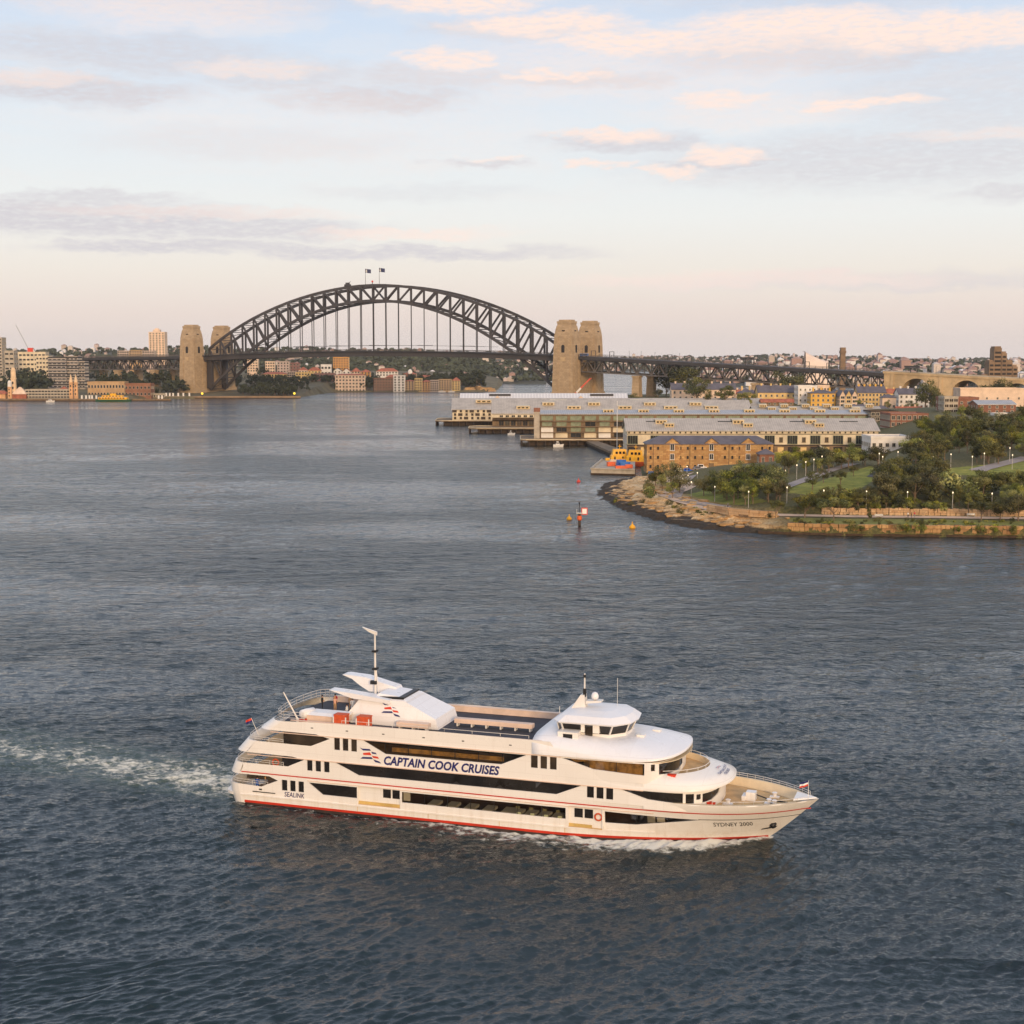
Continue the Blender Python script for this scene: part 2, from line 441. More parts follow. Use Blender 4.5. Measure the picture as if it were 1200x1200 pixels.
# ------------------------------------------------------------------ cruise ship
def arc(u0, u1, b, p, q, n=500):
    t = np.linspace(0, 1, n) ** 2.2 * math.pi / 2
    U = u0 + (u1 - u0) * np.sin(t) ** (2 / p); V = b * np.clip(np.cos(t), 0, 1) ** (2 / q)
    S = np.r_[0, np.cumsum(np.hypot(np.diff(U), np.diff(V)))] + u0
    return S, U, V
WALL2 = arc(46, 53.2, HB, 4.0, 2.0)
WALL3 = arc(42, 48.7, HB, 6.0, 2.2)
VISOR = arc(46, 54.3, HB + .03, 3.8, 2.0)
WELL = arc(40, 51.6, 5.75, 3.2, 2.0)
ROOF = arc(40, 49.5, HB + .05, 5.5, 2.3)

def along(A_, s):
    if s <= A_[0][0]: return s, A_[2][0], 0.0, 1.0
    u, v = float(np.interp(s, A_[0], A_[1])), float(np.interp(s, A_[0], A_[2]))
    e = 0.02
    u2, v2 = float(np.interp(s + e, A_[0], A_[1])), float(np.interp(s + e, A_[0], A_[2]))
    du, dv = u2 - u, v2 - v; l = math.hypot(du, dv) or 1
    return u, v, -dv / l, du / l            # outward normal for the +v half

def P(k, s, z, off=0.0, side=-1):
    if k == 1:
        v = Y1(s, z); dv = (Y1(s + .05, z) - Y1(s - .05, z)) / .1
        l = math.hypot(1, dv)
        return (s - dv / l * off if v > .02 else s + off, side * (v + off / l), z)
    u, v, nu, nv = along({2: WALL2, 3: WALL3}[k], s)
    return (u + nu * off, side * (v + nv * off), z)

M = {}
M['ship'] = mat('ship_white_paint', lin(236, 230, 222), 0.32, 0.035, 0.35)
def ship_paint(name, c):
    m = bpy.data.materials.new(name); m.use_nodes = True
    t = NT(m.node_tree); b = m.node_tree.nodes['Principled BSDF']; tc = t.n('TexCoord').outputs['Object']
    streak = t.noise(t.vm('MULTIPLY', tc, (1.6, 1.6, .12)), 1.0, 5.0, .6); wide = t.noise(tc, .12, 4.0, .6); z = t.n('SeparateXYZ', {0: tc}).outputs
    low = t.mr(z[2], 2.6, .2, 0, 1)
    cc = t.mix(t.mr(streak, .5, .8, 0, .13), c, lin(188, 168, 142)); cc = t.mix(t.mr(wide, .4, .7, 0, .12), cc, lin(208, 200, 190))
    cc = t.mix(t.math('MULTIPLY', low, t.mr(streak, .4, .7, .03, .28)), cc, lin(196, 170, 132))
    v = t.n('CombineXYZ', {0: z[0], 1: z[2], 2: 0.0}).outputs[0]
    br = t.n('TexBrick', {'Vector': v, 'Color1': (1, 1, 1, 1), 'Color2': (.965, .96, .955, 1), 'Mortar': (.86, .845, .83, 1), 'Scale': 1.0, 'Mortar Size': .014, 'Brick Width': 3.7, 'Row Height': 1.3})
    cc = t.mix(1.0, cc, br.outputs[0], 'MULTIPLY')
    t.put(b.inputs['Base Color'], cc); t.put(b.inputs['Roughness'], t.mr(wide, .3, .7, .24, .45, False))
    bp = t.n('Bump', {'Height': t.noise(tc, .35, 2.0), 'Strength': .25, 'Distance': .08}); t.put(b.inputs['Normal'], bp.outputs[0])
    return m
M['ship'] = ship_paint('ship_white_paint', lin(240, 235, 228))
M['roofw'] = ship_paint('ship_roof_paint', lin(238, 236, 236))
M['red'] = mat('boot_red', lin(200, 52, 28), 0.4, 0.08, 0.7)
M['redl'] = mat('line_red', lin(196, 62, 48), 0.4, 0.05)
M['navy'] = mat('navy_letters', lin(30, 34, 100), 0.4, 0.05)
M['anti'] = mat('antifouling', lin(58, 44, 38), 0.7, 0.2)
M['dkgl'] = mat('dark_ship_glass', lin(38, 34, 31), 0.08, 0.25, 0.25, spec=0.6)
M['brgl'] = mat('bronze_ship_glass', lin(66, 55, 42), 0.10, 0.3, 0.3, spec=0.6)
M['tan'] = mat('teak_deck', lin(208, 172, 122), 0.7, 0.10, 0.9)
M['tanw'] = mat('cream_bulwark', lin(226, 204, 168), 0.6, 0.05)
M['deck'] = mat('dark_deck_rubber', lin(58, 58, 66), 0.8, 0.15, 0.8)
M['black'] = mat('black_fitting', lin(28, 27, 27), 0.5, 0.1)
M['steel'] = mat('grey_metal', lin(168, 166, 162), 0.4, 0.1, metal=0.3)
M['rail'] = mat('rail_paint', lin(228, 222, 214), 0.45, 0.03)
M['cush'] = mat('bench_vinyl', lin(226, 198, 178), 0.6, 0.06)
M['orange'] = mat('orange_bin', lin(206, 84, 40), 0.6, 0.12, 2.0)
M['lifered'] = mat('safety_red', lin(214, 62, 36), 0.5, 0.05)
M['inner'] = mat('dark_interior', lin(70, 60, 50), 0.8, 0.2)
M['warmin'] = mat('warm_curtain', lin(214, 168, 96), 0.8, 0.25, 1.4)
M['linen'] = mat('table_linen', lin(238, 238, 232), 0.8, 0.03)
M['wood'] = mat('cabin_wood', lin(150, 108, 66), 0.6, 0.15)
gm = bpy.data.materials.new('clear_tinted_glass'); gm.use_nodes = True
t = NT(gm.node_tree); gm.node_tree.nodes.remove(gm.node_tree.nodes['Principled BSDF'])
fr_ = t.n('Fresnel', {'IOR': 1.5}).outputs[0]
t.put(gm.node_tree.nodes['Material Output'].inputs[0], t.n('MixShader', {0: t.math('MULTIPLY', fr_, 1.2), 1: t.n('BsdfTransparent', {0: (0.66, 0.62, 0.54, 1)}).outputs[0], 2: t.n('BsdfGlossy', {0: (0.9, 0.9, 0.9, 1), 'Roughness': 0.05}).outputs[0]}).outputs[0])
M['glass'] = gm

ship = thing('cruise_ship', 'large white three deck cruise ship with navy lettering steaming across the harbour', 'ship', (SO[0], SO[1], 0), SHIP_RZ)

def plate(name, k, outline, holes, mt, off=0.0, side=-1, reveal=0.16, grid=1.1, parent=None, s0=34):
    xs = [p[0] for p in outline]; zs = [p[1] for p in outline]
    ex = []
    x = max(s0, min(xs)) + .37
    while x < max(xs):
        z = min(zs) + .21
        while z < max(zs):
            if inpoly((x, z), outline) and not any(inpoly((x, z), h) for h in holes): ex.append((x, z))
            z += .9
        x += grid * (0.5 if x > 46 else 1)
    def dense(lp):
        o = []
        for a, b in zip(lp, lp[1:] + lp[:1]):
            n = max(1, int(abs(b[0] - a[0]) / .7)) if max(a[0], b[0]) > s0 else 1
            o += [(a[0] + (b[0] - a[0]) * i / n, a[1] + (b[1] - a[1]) * i / n) for i in range(n)]
        return o
    outline = dense(outline); holes = [dense(h) for h in holes]
    pv, tr = fill2d(outline, holes, ex)
    b = MB(); b.add([P(k, s, z, off, side) for s, z in pv], [t_ if side < 0 else t_[::-1] for t_ in tr])
    me = b.mesh(name, mt, True, False)
    if reveal and holes:
        r = MB()
        for h in holes:
            n = len(h)
            r.add([P(k, s, z, off, side) for s, z in h] + [P(k, s, z, off - reveal, side) for s, z in h], [(i, (i + 1) % n, n + (i + 1) % n, n + i) for i in range(n)])
        bm = bmesh.new(); bm.from_mesh(me); rm = r.mesh('r', mt, False, False); bm.from_mesh(rm); bm.to_mesh(me); bm.free()
    return link(name, me, parent or ship)

def pane(name, k, poly, mt, depth=0.11, parent=None, split=None):
    o = plate(name, k, poly, [], mt, -depth, -1, 0, parent=parent)
    return o

rect = lambda a, b, z0, z1: [(a, z0), (b, z0), (b, z1), (a, z1)]
L1w = {'w1': rect(4.82, 5.5, 2.0, 3.22), 'w2': rect(5.85, 6.52, 2.0, 3.22), 'w3': rect(6.87, 7.54, 2.0, 3.22),
       'trap': [(8.1, 3.2), (9.84, 1.96), (13.95, 1.96), (13.95, 3.2)], 'bay': rect(14.0, 19.05, 1.28, 3.3),
       'long': rect(19.25, 37.7, 2.0, 3.18), 'bay2': rect(37.95, 41.7, 1.2, 3.45),
       'fwd': [(41.88, 3.2), (41.88, 1.95), (45.05, 1.95), (51.8, 2.93), (46.4, 3.08)]}
L2w = {'w1': rect(7.97, 8.62, 4.54, 5.79), 'w2': rect(9.0, 9.65, 4.54, 5.79), 'w3': rect(10.03, 10.68, 4.54, 5.79),
       'long': [(11.4, 5.73), (14.18, 4.54), (36.7, 4.56), (39.45, 5.74)],
       'x1': rect(40.0, 40.75, 4.54, 5.78), 'x2': rect(41.03, 41.78, 4.54, 5.78), 'x3': rect(42.06, 42.81, 4.54, 5.78),
       'fwd': [(43.3, 5.82), (46.45, 4.94), (50.07, 4.72), (50.07, 5.8)], 'd1': rect(50.35, 51.25, 4.72, 5.72), 'd2': rect(51.5, 52.05, 5.05, 5.62),
       'nose': [(52.25, 4.66), (53.7, 4.72), (55.3, 5.1), (55.9, 5.6), (52.25, 5.6)]}
L3w = {'w1': rect(11.28, 11.97, 7.15, 8.52), 'w2': rect(12.3, 12.98, 7.15, 8.52), 'w3': rect(13.32, 14.0, 7.15, 8.52),
       'long': [(14.7, 8.52), (17.37, 7.2), (30.6, 7.22), (33.4, 8.46)],
       'x1': rect(33.9, 34.65, 7.16, 8.5), 'x2': rect(34.95, 35.67, 7.16, 8.5), 'x3': rect(35.98, 36.72, 7.16, 8.5),
       'fwd': [(37.25, 8.5), (40.7, 7.58), (46.05, 7.35), (46.05, 8.56)], 'd1': rect(46.72, 47.16, 7.8, 8.5),
       'nose': [(47.62, 7.38), (52.0, 7.0), (53.4, 7.3), (54.3, 8.0), (54.3, 8.55), (47.62, 8.5)]}

def sheer(u): return float(np.interp(u, [0, 43.0, 45.0, 62.8], [4.2, 4.2, 4.75, 4.80]))
stem = [(57.6 + 5.2 * max(z / 4.6, 0) ** .9 if z > 0 else 57.6 + z, z) for z in (-1, -.5, 0, .3, .7, 1.2, 1.8, 2.5, 3.2, 3.9, 4.4, 4.8)]
topl = [(u, sheer(u)) for u in (60, 56, 52, 48, 45, 43)]
near1 = [(0.3, -1)] + [(u, -1) for u in (10, 20, 30, 40, 50)] + stem + topl + [(0.0, 4.2), (-.45, 3.46), (3.27, 3.46), (4.35, 3.06), (2.29, 2.2), (-.6, 2.32), (-.45, 1.1)]
hull = plate('hull', 1, near1, list(L1w.values()), M['ship'])
far1 = [(0.3, -1)] + [(u, -1) for u in (10, 20, 30, 40, 50)] + stem + topl + [(0.0, 4.2), (-.45, 3.46), (3.27, 3.46), (2.29, 2.2), (-.6, 2.32), (-.45, 1.1)]
plate('hull_far_plating', 1, far1, [], M['ship'], side=1, parent=hull)
near2 = [(0.0, 4.2), (46, 4.2), (46, 3.9), (57.4, 3.9), (57.4, 5.9), (46, 5.9), (46, 6.5), (0.95, 6.5), (.6, 6.1), (.45, 6.02), (6.16, 5.95), (7.62, 5.71), (5.62, 4.80), (0.08, 4.77)]
up = plate('middle_deck_shell', 2, near2, list(L2w.values()), M['ship'])
far2 = [(0.0, 4.2), (46, 4.2), (46, 3.9), (57.4, 3.9), (57.4, 5.9), (46, 5.9), (46, 6.5), (0.95, 6.5), (.6, 6.1), (.45, 6.02), (5, 6.0), (4.9, 4.78), (0.08, 4.77)]
plate('far_plating', 2, far2, [], M['ship'], side=1, parent=up)
near3 = [(0.95, 6.5), (54.5, 6.5), (54.5, 8.7), (37.0, 8.7), (36.0, 10.1), (34, 10.12), (23.2, 10.18), (8, 10.0), (5.0, 9.86), (3.4, 8.76), (9.12, 8.70), (10.76, 8.33), (8.47, 7.34), (1.7, 7.38)]
up3 = plate('upper_deck_shell', 3, near3, list(L3w.values()), M['ship'])
far3 = [(0.95, 6.5), (54.5, 6.5), (54.5, 8.7), (37.0, 8.7), (36.0, 10.1), (34, 10.12), (23.2, 10.18), (8, 10.0), (5.0, 9.86), (3.4, 8.76), (5, 8.76), (4.9, 7.34), (1.7, 7.38)]
plate('far_plating', 3, far3, [], M['ship'], side=1, parent=up3)

for k, dct, nm, shell in ((1, L1w, 'main_deck_window', hull), (2, L2w, 'middle_deck_window', up), (3, L3w, 'upper_deck_window', up3)):
    for key, poly in dct.items():
        if key in ('bay', 'bay2'): continue
        mt = M['glass'] if key in ('long', 'fwd') and k != 2 else (M['brgl'] if k == 3 and key != 'nose' else M['dkgl'])
        o = pane(nm, k, poly, mt, parent=ship)
        if key in ('long', 'fwd') and k != 2 or (k == 2 and key == 'fwd'):
            a, b_ = min(p[0] for p in poly), max(p[0] for p in poly); w = MB()
            z1 = max(p[1] for p in poly); n = int((b_ - a) / 2.6)
            for i in range(1, n):
                s = a + (b_ - a) * i / n
                zz = [z for z in np.linspace(min(p[1] for p in poly), z1, 30) if inpoly((s, z), poly)]
                if len(zz) > 4: MB().bar(P(k, s, zz[0], -.07), P(k, s, zz[-1], -.07), .06).build('mullion', M['black'], o)
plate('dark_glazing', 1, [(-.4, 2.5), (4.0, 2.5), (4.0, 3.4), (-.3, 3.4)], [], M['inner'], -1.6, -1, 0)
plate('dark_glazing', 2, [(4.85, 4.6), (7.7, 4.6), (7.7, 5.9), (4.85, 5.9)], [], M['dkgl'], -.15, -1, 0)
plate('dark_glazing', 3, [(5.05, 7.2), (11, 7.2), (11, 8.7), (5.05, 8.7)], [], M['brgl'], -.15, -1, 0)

# stern: curved bulwarks from side to side
def stern_curve(z, u0, rad=1.3, bulge=.9):
    pts = []
    for v in (-6.3, -6.22, -6.0, -5.6, -5.0, -4, -2.4, -.8, .8, 2.4, 4, 5.0, 5.6, 6.0, 6.22, 6.3):
        e = max(0, (abs(v) - 5.0) / 1.3)
        pts.append((u0 - rad * math.sqrt(max(0, 1 - e * e)) - bulge * (1 - (v / 6.3) ** 2), v, z))
    return pts
def stern_band(name, z0, ua, z1, ub, par=None, cap=True):
    b = MB(); b.loft([stern_curve(z0, ua), stern_curve((z0 + z1) / 2, (ua + ub) / 2), stern_curve(z1, ub)], closed=False, caps=False)
    if cap:
        inn = [(x + .16, y * .975, z) for x, y, z in stern_curve(z1, ub)]; low = [(x, y, z0 + .1) for x, y, z in inn]
        b.loft([stern_curve(z1, ub), inn, low], closed=False, caps=False)
    return b.build(name, M['ship'], par or ship, True)
stern_band('transom', -1, .3, 1.1, -.45, hull, False)
stern_band('stern_bulwark', 1.1, -.45, 2.32, -.6)
stern_band('stern_bulwark', 3.46, -.45, 4.77, .08)
stern_band('stern_bulwark', 6.02, .45, 7.38, 1.7)
b = MB(); b.loft([stern_curve(8.76, 3.4), stern_curve(9.86, 5.0)], closed=False, caps=False); b.build('stern_fascia', M['ship'], ship, True)
b = MB(); b.prism([(x - .9, y * .93, .82) for x, y, z in stern_curve(.8, -.3)] + [(1, 5.8, .82), (1, -5.8, .82)], (0, 0, .3)); b.build('swim_platform', M['ship'], ship)

# decks
def deckpoly(u0, u1, half, z, name, mt, th=.12, rad=0.0):
    b = MB(); pts = [(u0 - (0.9 + rad) * (1 - (v / half) ** 2), v, z) for v in np.linspace(-half, half, 13)] + [(u1, half, z), (u1, -half, z)]
    b.prism(pts, (0, 0, -th)); return b.build(name, mt, ship)
def hullslab(u1, z, th, name, mt):
    uu = np.linspace(0.2, u1, 40); b = MB()
    b.prism([(u, -max(Y1(u, z - th) - .2, .05), z) for u in uu] + [(u, max(Y1(u, z - th) - .2, .05), z) for u in uu[::-1]], (0, 0, -th)); return b.build(name, mt, ship)
hullslab(52, 1.22, .12, 'main_deck_floor', M['wood'])
hullslab(53, 3.5, .08, 'main_deck_ceiling', M['inner'])
hullslab(51, 3.9, .3, 'middle_deck_floor', M['tan'])
deckpoly(1.9, 46, 6.12, 6.5, 'upper_deck_floor', M['tan'], .3)
deckpoly(4.8, 35.5, 6.05, 9.45, 'roof_deck', M['deck'], .25)
b = MB()
for z0, z1, ua in ((1.25, 3.4, 5.0), (3.95, 6.15, 5.4), (6.55, 9.0, 6.0)): b.bx(ua, 46, -.12, .12, z0, z1)
for z0, z1, ua in ((1.25, 3.4, 4.6), (3.95, 6.15, 4.9), (6.55, 9.0, 5.0)): b.bx(ua, ua + .1, -5.9, 5.9, z0, z1)
b.build('cabin_bulkhead', M['inner'], ship)
# bow deck, its bulwark lining and cap rail
b = MB(); us = np.linspace(44, 62.3, 40)
us = us[us < 61.2]
b.prism([(u, -max(Y1(u, 3.75) - .22, .02), 3.95) for u in us] + [(u, max(Y1(u, 3.75) - .22, .02), 3.95) for u in us[::-1]], (0, 0, -.15))
b.build('bow_deck', M['tan'], ship)
b = MB()
for sd_ in (-1, 1):
    o_ = [(u, sd_ * Y1(u, 4.77), sheer(u) + .02) for u in us]; i_ = [(u, sd_ * max(Y1(u, 4.77) - .3, .0), sheer(u) + .02) for u in us]; l_ = [(u, sd_ * max(Y1(u, 3.85) - .2, .0), 3.95) for u in us]
    b.loft([o_, i_, l_], closed=False, caps=False)
b.build('bow_bulwark_lining', M['tanw'], ship)
b = MB(); b.loft([[(62.8, 0, 4.82), (61.5, .95, 4.81), (60.6, 1.6, 4.81), (60.6, -1.6, 4.81), (61.5, -.95, 4.81)], [(62.75, 0, 4.92), (61.5, .9, 4.93), (60.6, 1.5, 4.93), (60.6, -1.5, 4.93), (61.5, -.9, 4.93)]]); b.build('bow_cap', M['ship'], ship)

# visor over the middle deck, its soffit and the open well deck
th = np.linspace(0, math.pi / 2, 46)
def curve_at(A_, n=46):
    ss = np.linspace(38.0, A_[0][-1], n); return [along(A_, s) for s in ss]
vo = curve_at(VISOR); wi = curve_at(WELL)
b = MB(); sof = MB()
for sd_ in (-1, 1):
    r0, r1, r2, r3, r4, r5 = [], [], [], [], [], []
    for i in range(46):
        f = i / 45; u, v, nu, nv = vo[i]; ui, vi, _, _ = wi[i]
        k = min(1, max(0, (u - 40) / 6)); k = k * k * (3 - 2 * k)
        ui = u + (ui - u) * k; vi = v + (vi - v) * k
        zb = 5.8 + .4 * max(0, (u - 47) / 7.3) ** 1.5
        r0.append((u - nu * 1.2 * k, sd_ * max(v - nv * (1.2 * k + .02), 0), zb + .02)); r1.append((u, sd_ * v, zb)); r2.append((u + .03 * nu, sd_ * (v + .03 * nv), zb + .25))
        r3.append((u + (ui - u) * .55, sd_ * (v + (vi - v) * .55), zb + (7.3 - zb) * .72)); r4.append((ui, sd_ * vi, 7.32)); r5.append((ui - .12 * (u > 46), sd_ * max(vi - .12, 0), 6.62))
    b.loft([r1, r2, r3, r4], closed=False, caps=False); sof.loft([r0, r1], closed=False, caps=False); sof.loft([r4, r5], closed=False, caps=False)
b.build('visor', M['ship'], ship, True); sof.build('visor_lining', M['tanw'], ship)
b = MB(); b.prism([(u, -max(v - .12, 0), 6.66) for u, v, _, _ in wi] + [(u, max(v - .12, 0), 6.66) for u, v, _, _ in wi[::-1]], (0, 0, -.15)); b.build('well_deck', M['tan'], ship)
b = MB()
for sd_ in (-1, 1):
    b.path([(u - .05, sd_ * v * .99, 7.62) for u, v, _, _ in wi[22:]], .03)
    for u, v, _, _ in wi[22::4]: b.tube((u - .05, sd_ * v * .99, 7.2), (u - .05, sd_ * v * .99, 7.62), .025)
b.build('well_rail', M['rail'], ship)

# domed roof ahead of the wheelhouse
b = MB()
ss = np.concatenate([np.linspace(34.0, 40, 7)[:-1], np.linspace(40, ROOF[0][-1], 44)]); rr = [1.0, 1.0, .985, .94, .85, .7, .5, .25, 0.0]
loop = [(along(ROOF, s)[:2]) for s in ss]
loop = [(u, -v) for u, v in loop] + [(u, v) for u, v in loop[::-1]]
rings = []
for q, r in enumerate(rr):
    ring = []
    for u, v in loop:
        us_ = min(u, 41.5); nosef = max(0, min(1, (u - 38) / 10))
        ze = 8.62 + .48 * max(0, (u - 42) / 7.5) ** 2; fas = ze + (0 if q == 0 else .22 + (1.25 - .22) * max(0, 1 - (u - 34) / 7.0))
        zc = 10.62 - .06 * max(0, us_ - 36)
        p_ = 7 - 4.6 * nosef
        z = fas + (zc - fas) * (1 - r ** p_) if q else ze
        ring.append((us_ + (u - us_) * r, v * r, z))
    rings.append(ring)
b.loft(rings, closed=True, caps=False); b.build('forward_roof', M['roofw'], ship, True)
b = MB(); b.prism([(u, v, 8.6) for u, v in loop], (0, 0, .06)); b.build('roof_soffit', M['tanw'], ship)

# stripes and rails along the hull
def band(name, z0, z1, u0, u1, off, mt, k=1, sides=(-1,), n=90):
    b = MB()
    for sd_ in sides:
        ssx = np.linspace(u0, u1, n)
        b.loft([[P(k, s, z0, 0, sd_) for s in ssx], [P(k, s, z0, off, sd_) for s in ssx], [P(k, s, z1, off, sd_) for s in ssx], [P(k, s, z1, 0, sd_) for s in ssx]], closed=False, caps=False)
    return b.build(name, mt, ship, fix=True)
band('boot_stripe', .24, .50, .15, 57.9, .02, M['red'])
band('antifouling_reflection_band', -.9, .238, .2, 57.2, .015, M['anti'])  # antifouling carried up to paint in the dark reflection below the stripe
band('red_line', 3.66, 3.79, -.2, 62.2, .02, M['redl'])
band('rubbing_strake', 1.08, 1.2, -.3, 47.0, .16, M['ship'])
band('knuckle_line', 2.93, 3.0, 51.5, 61.2, .02, M['black'])
band('fascia_lip', 5.76, 5.84, .6, 46, .10, M['cush'], 2)
band('fascia_lip', 8.54, 8.62, 3.6, 37.2, .10, M['cush'], 3)
band('fascia_lip', 3.36, 3.42, 8.0, 47, .07, M['cush'], 1)
b = MB()
for i in range(1, 30): b.loft([[P(1, s, z, .05 + .9 * (1 - ((s - 30.5) / 17.5) ** 4) * .12) for s in np.linspace(13, 48, 36)] for z in (1.2, 1.22)], closed=False, caps=False) if i == 1 else None
b.build('hull_shelf', M['ship'], ship)
for s in (14, 22.3, 30.4, 37.6): MB().bar(P(1, s, .5, .01), P(1, s, 1.1, .01), .05, .03).build('draught_mark', M['tan'], ship)
for s in (8.5, 12.7, 17, 21.7, 26.2, 31.5): MB().bx(s, s + .28, -6.32, -6.26, 9.33, 9.43).build('scupper', M['black'], ship)
b = MB(); b.bx(1.2, 4.0, -6.36, -6.28, 1.52, 1.62); b.build('mooring_slot', M['black'], ship); MB().bx(2.0, 2.35, -6.36, -6.28, 1.8, 1.95).build('fairlead', M['black'], ship)
b = MB(); b.lathe((0, 0, 0), [(.02, -.3), (.32, -.25), (.36, 0), (.1, .35)], 8); a_ = b.build('anchor', M['black'], ship, True, loc=P(1, 58.5, 1.95, .1)); a_.rotation_euler = (0, R(55), 0)
b = MB()
pp = [P(1, s, z, .03) for s, z in ((57.3, 1.35), (58.7, 1.5), (58.9, 1.72), (58.0, 1.62), (57.4, 1.5))]
b.prism(pp, (0, .05, 0)); b.build('anchor_pocket', M['black'], ship)

# boarding bays in the side
for (a, c, wins, step) in ((14.0, 19.05, ((16.95, 17.85), (18.05, 18.95)), (14.05, 19.0)), (37.95, 41.7, ((38.6, 39.5), (39.7, 40.6)), (38.0, 40.5))):
    b = MB(); z0, z1 = (1.28, 3.3) if a < 20 else (1.2, 3.45)
    b.bx(a, c, -6.0, -5.92, z0, z1); b.bx(a, a + .08, -6.2, -6.0, z0, z1); b.bx(c - .08, c, -6.2, -6.0, z0, z1)
    o = b.build('boarding_bay', M['ship'], ship)
    for p_, q_ in wins:
        w = MB(); w.bx(p_, q_, -6.04, -6.0, 2.25, 3.2); w.build('bay_window', M['dkgl'], o)
    b = MB(); b.bx(a + .05, c - .05, -6.22, -6.0, z0 + .01, z0 + .07); b.build('bay_floor', M['tan'], o)
    b = MB(); b.bx(step[0], step[1], -6.16, -6.01, z0 + .08, z0 + .36); b.build('bay_bench', mat('yellow_bench', lin(214, 178, 104), .6), o)

# lettering
def text_mesh(body, s0, z0, length, height, k, off, shear=0.0, bold=0.0, align_curve=True):
    cu = bpy.data.curves.new('t', 'FONT'); cu.body = body; cu.shear = shear; cu.offset = bold; cu.resolution_u = 3; cu.space_character = 1.02
    o = bpy.data.objects.new('t', cu); col.objects.link(o)
    dg = bpy.context.evaluated_depsgraph_get(); dg.update()
    me = bpy.data.meshes.new_from_object(o.evaluated_get(dg))
    bpy.data.objects.remove(o)
    xs = [v.co.x for v in me.vertices]; ys_ = [v.co.y for v in me.vertices]
    x0, x1, y0, y1 = min(xs), max(xs), min(ys_), max(ys_)
    for v in me.vertices:
        s = s0 + (v.co.x - x0) / (x1 - x0) * length; z = z0 + (v.co.y - y0) / (y1 - y0) * height
        v.co = P(k, s, z, off)
    return me
for body, s0, z0, ln, ht, k, mt, sh, bo in (('CAPTAIN COOK CRUISES', 17.2, 6.0, 13.25, 1.0, 3, 'navy', .22, .035), ('SEALINK', 5.15, 1.33, 2.45, .55, 1, 'navy', .12, .012), ('SYDNEY 2000', 52.9, 2.08, 3.75, .52, 1, 'black', .0, .004)):
    me = text_mesh(body, s0, z0, ln, ht, k, .025, sh, bo); me.materials.append(M[mt]); link('lettering', me, ship)
def zoompt(x, y, x0=400.0, y0=860.0, sc_=7.5):
    X, Y = x0 + x / sc_, y0 + y / sc_
    return (14.42 + (X - 422) * .1004, 7.59 - (Y - 877 - .089 * (X - 422)) * .0917)
def flagmark(conv, surf, par, name='flag_emblem'):
    sh_ = [('navy', [(160, 120), (188, 130), (248, 133), (260, 150), (190, 147)]), ('navy', [(262, 158), (300, 166), (310, 181), (270, 176)]), ('lifered', [(188, 170), (250, 163), (264, 190), (192, 187)]),
           ('lifered', [(265, 194), (318, 203), (331, 222), (280, 215)]), ('navy', [(165, 221), (185, 205), (264, 207), (276, 225)]), ('navy', [(277, 227), (330, 245), (350, 265), (296, 252)])]
    b = MB()
    for mname, poly in sh_:
        pv = [surf(*conv(x, y)) for x, y in poly]; b.add(pv, [tuple(range(len(pv)))], 0 if mname == 'navy' else 1)
    b.build(name, [M['navy'], M['lifered']], par, fix=False)
flagmark(zoompt, lambda s, z: P(3, s, z, .025), ship)

def visor_pt(x, y):
    u0 = 46 + 8.3 * max(0, 1 - (x / 6.33) ** 2) ** (1 / 3.8); f = .18 + y * .30
    return (u0 - f * 2.7, x, 6.22 + .25 + 1.02 * min(1, f * 1.55) * .72 + .05)
def visor_text(body, x0, x1, y0, y1):
    cu = bpy.data.curves.new('t', 'FONT'); cu.body = body; cu.offset = .02; cu.resolution_u = 3
    o = bpy.data.objects.new('t', cu); col.objects.link(o); dg = bpy.context.evaluated_depsgraph_get(); dg.update()
    me = bpy.data.meshes.new_from_object(o.evaluated_get(dg)); bpy.data.objects.remove(o)
    xs = [v.co.x for v in me.vertices]; ys_ = [v.co.y for v in me.vertices]; a, c, e, f = min(xs), max(xs), min(ys_), max(ys_)
    for v in me.vertices: v.co = visor_pt(x0 + (v.co.x - a) / (c - a) * (x1 - x0), y0 + (v.co.y - e) / (f - e) * (y1 - y0))
    me.materials.append(M['navy']); link('lettering', me, ship)
visor_text('CAPTAIN COOK', -1.9, 1.9, .70, 1.05); visor_text('CRUISES', -1.1, 1.1, .2, .55)
flagmark(lambda x, y: (-.75 + (x - 160) / 130., 1.28 + (270 - y) / 300.), lambda x, y: visor_pt(x, y), ship)
# funnel house with its two wings
fh = MB()
for vv in (0,):
    prof = [(11.0, 9.3), (11.3, 10.4), (12.6, 12.0), (18.0, 12.3), (21.9, 10.6), (22.3, 9.3)]
    a_ = [(u, -3.0 if z < 11.5 else -2.6, z) for u, z in prof]; c_ = [(u, 3.0 if z < 11.5 else 2.6, z) for u, z in prof]
    fh.loft([a_, c_], closed=True, caps=True)
house = fh.build('funnel_house', M['roofw'], ship)
b = MB(); b.prism([(14.5, -2.3, 12.2), (17.9, -2.3, 12.3), (17.9, 2.3, 12.3), (14.5, 2.3, 12.2)], (0, 0, .3)); b.build('funnel_louvre', M['black'], house)
b = MB(); b.loft([[(14.2, -2.5, 12.1), (18.4, -2.5, 12.2), (18.4, 2.5, 12.2), (14.2, 2.5, 12.1)], [(14.8, -2.0, 12.8), (17.6, -2.0, 12.55), (17.6, 2.0, 12.55), (14.8, 2.0, 12.8)]]); b.build('funnel_hood', M['roofw'], house)
def wing(prof, v0, v1, th, name):
    b = MB(); b.loft([[(u, v0, z) for u, z in prof], [(u, v1, z) for u, z in prof]]); return b.build(name, M['roofw'], house)
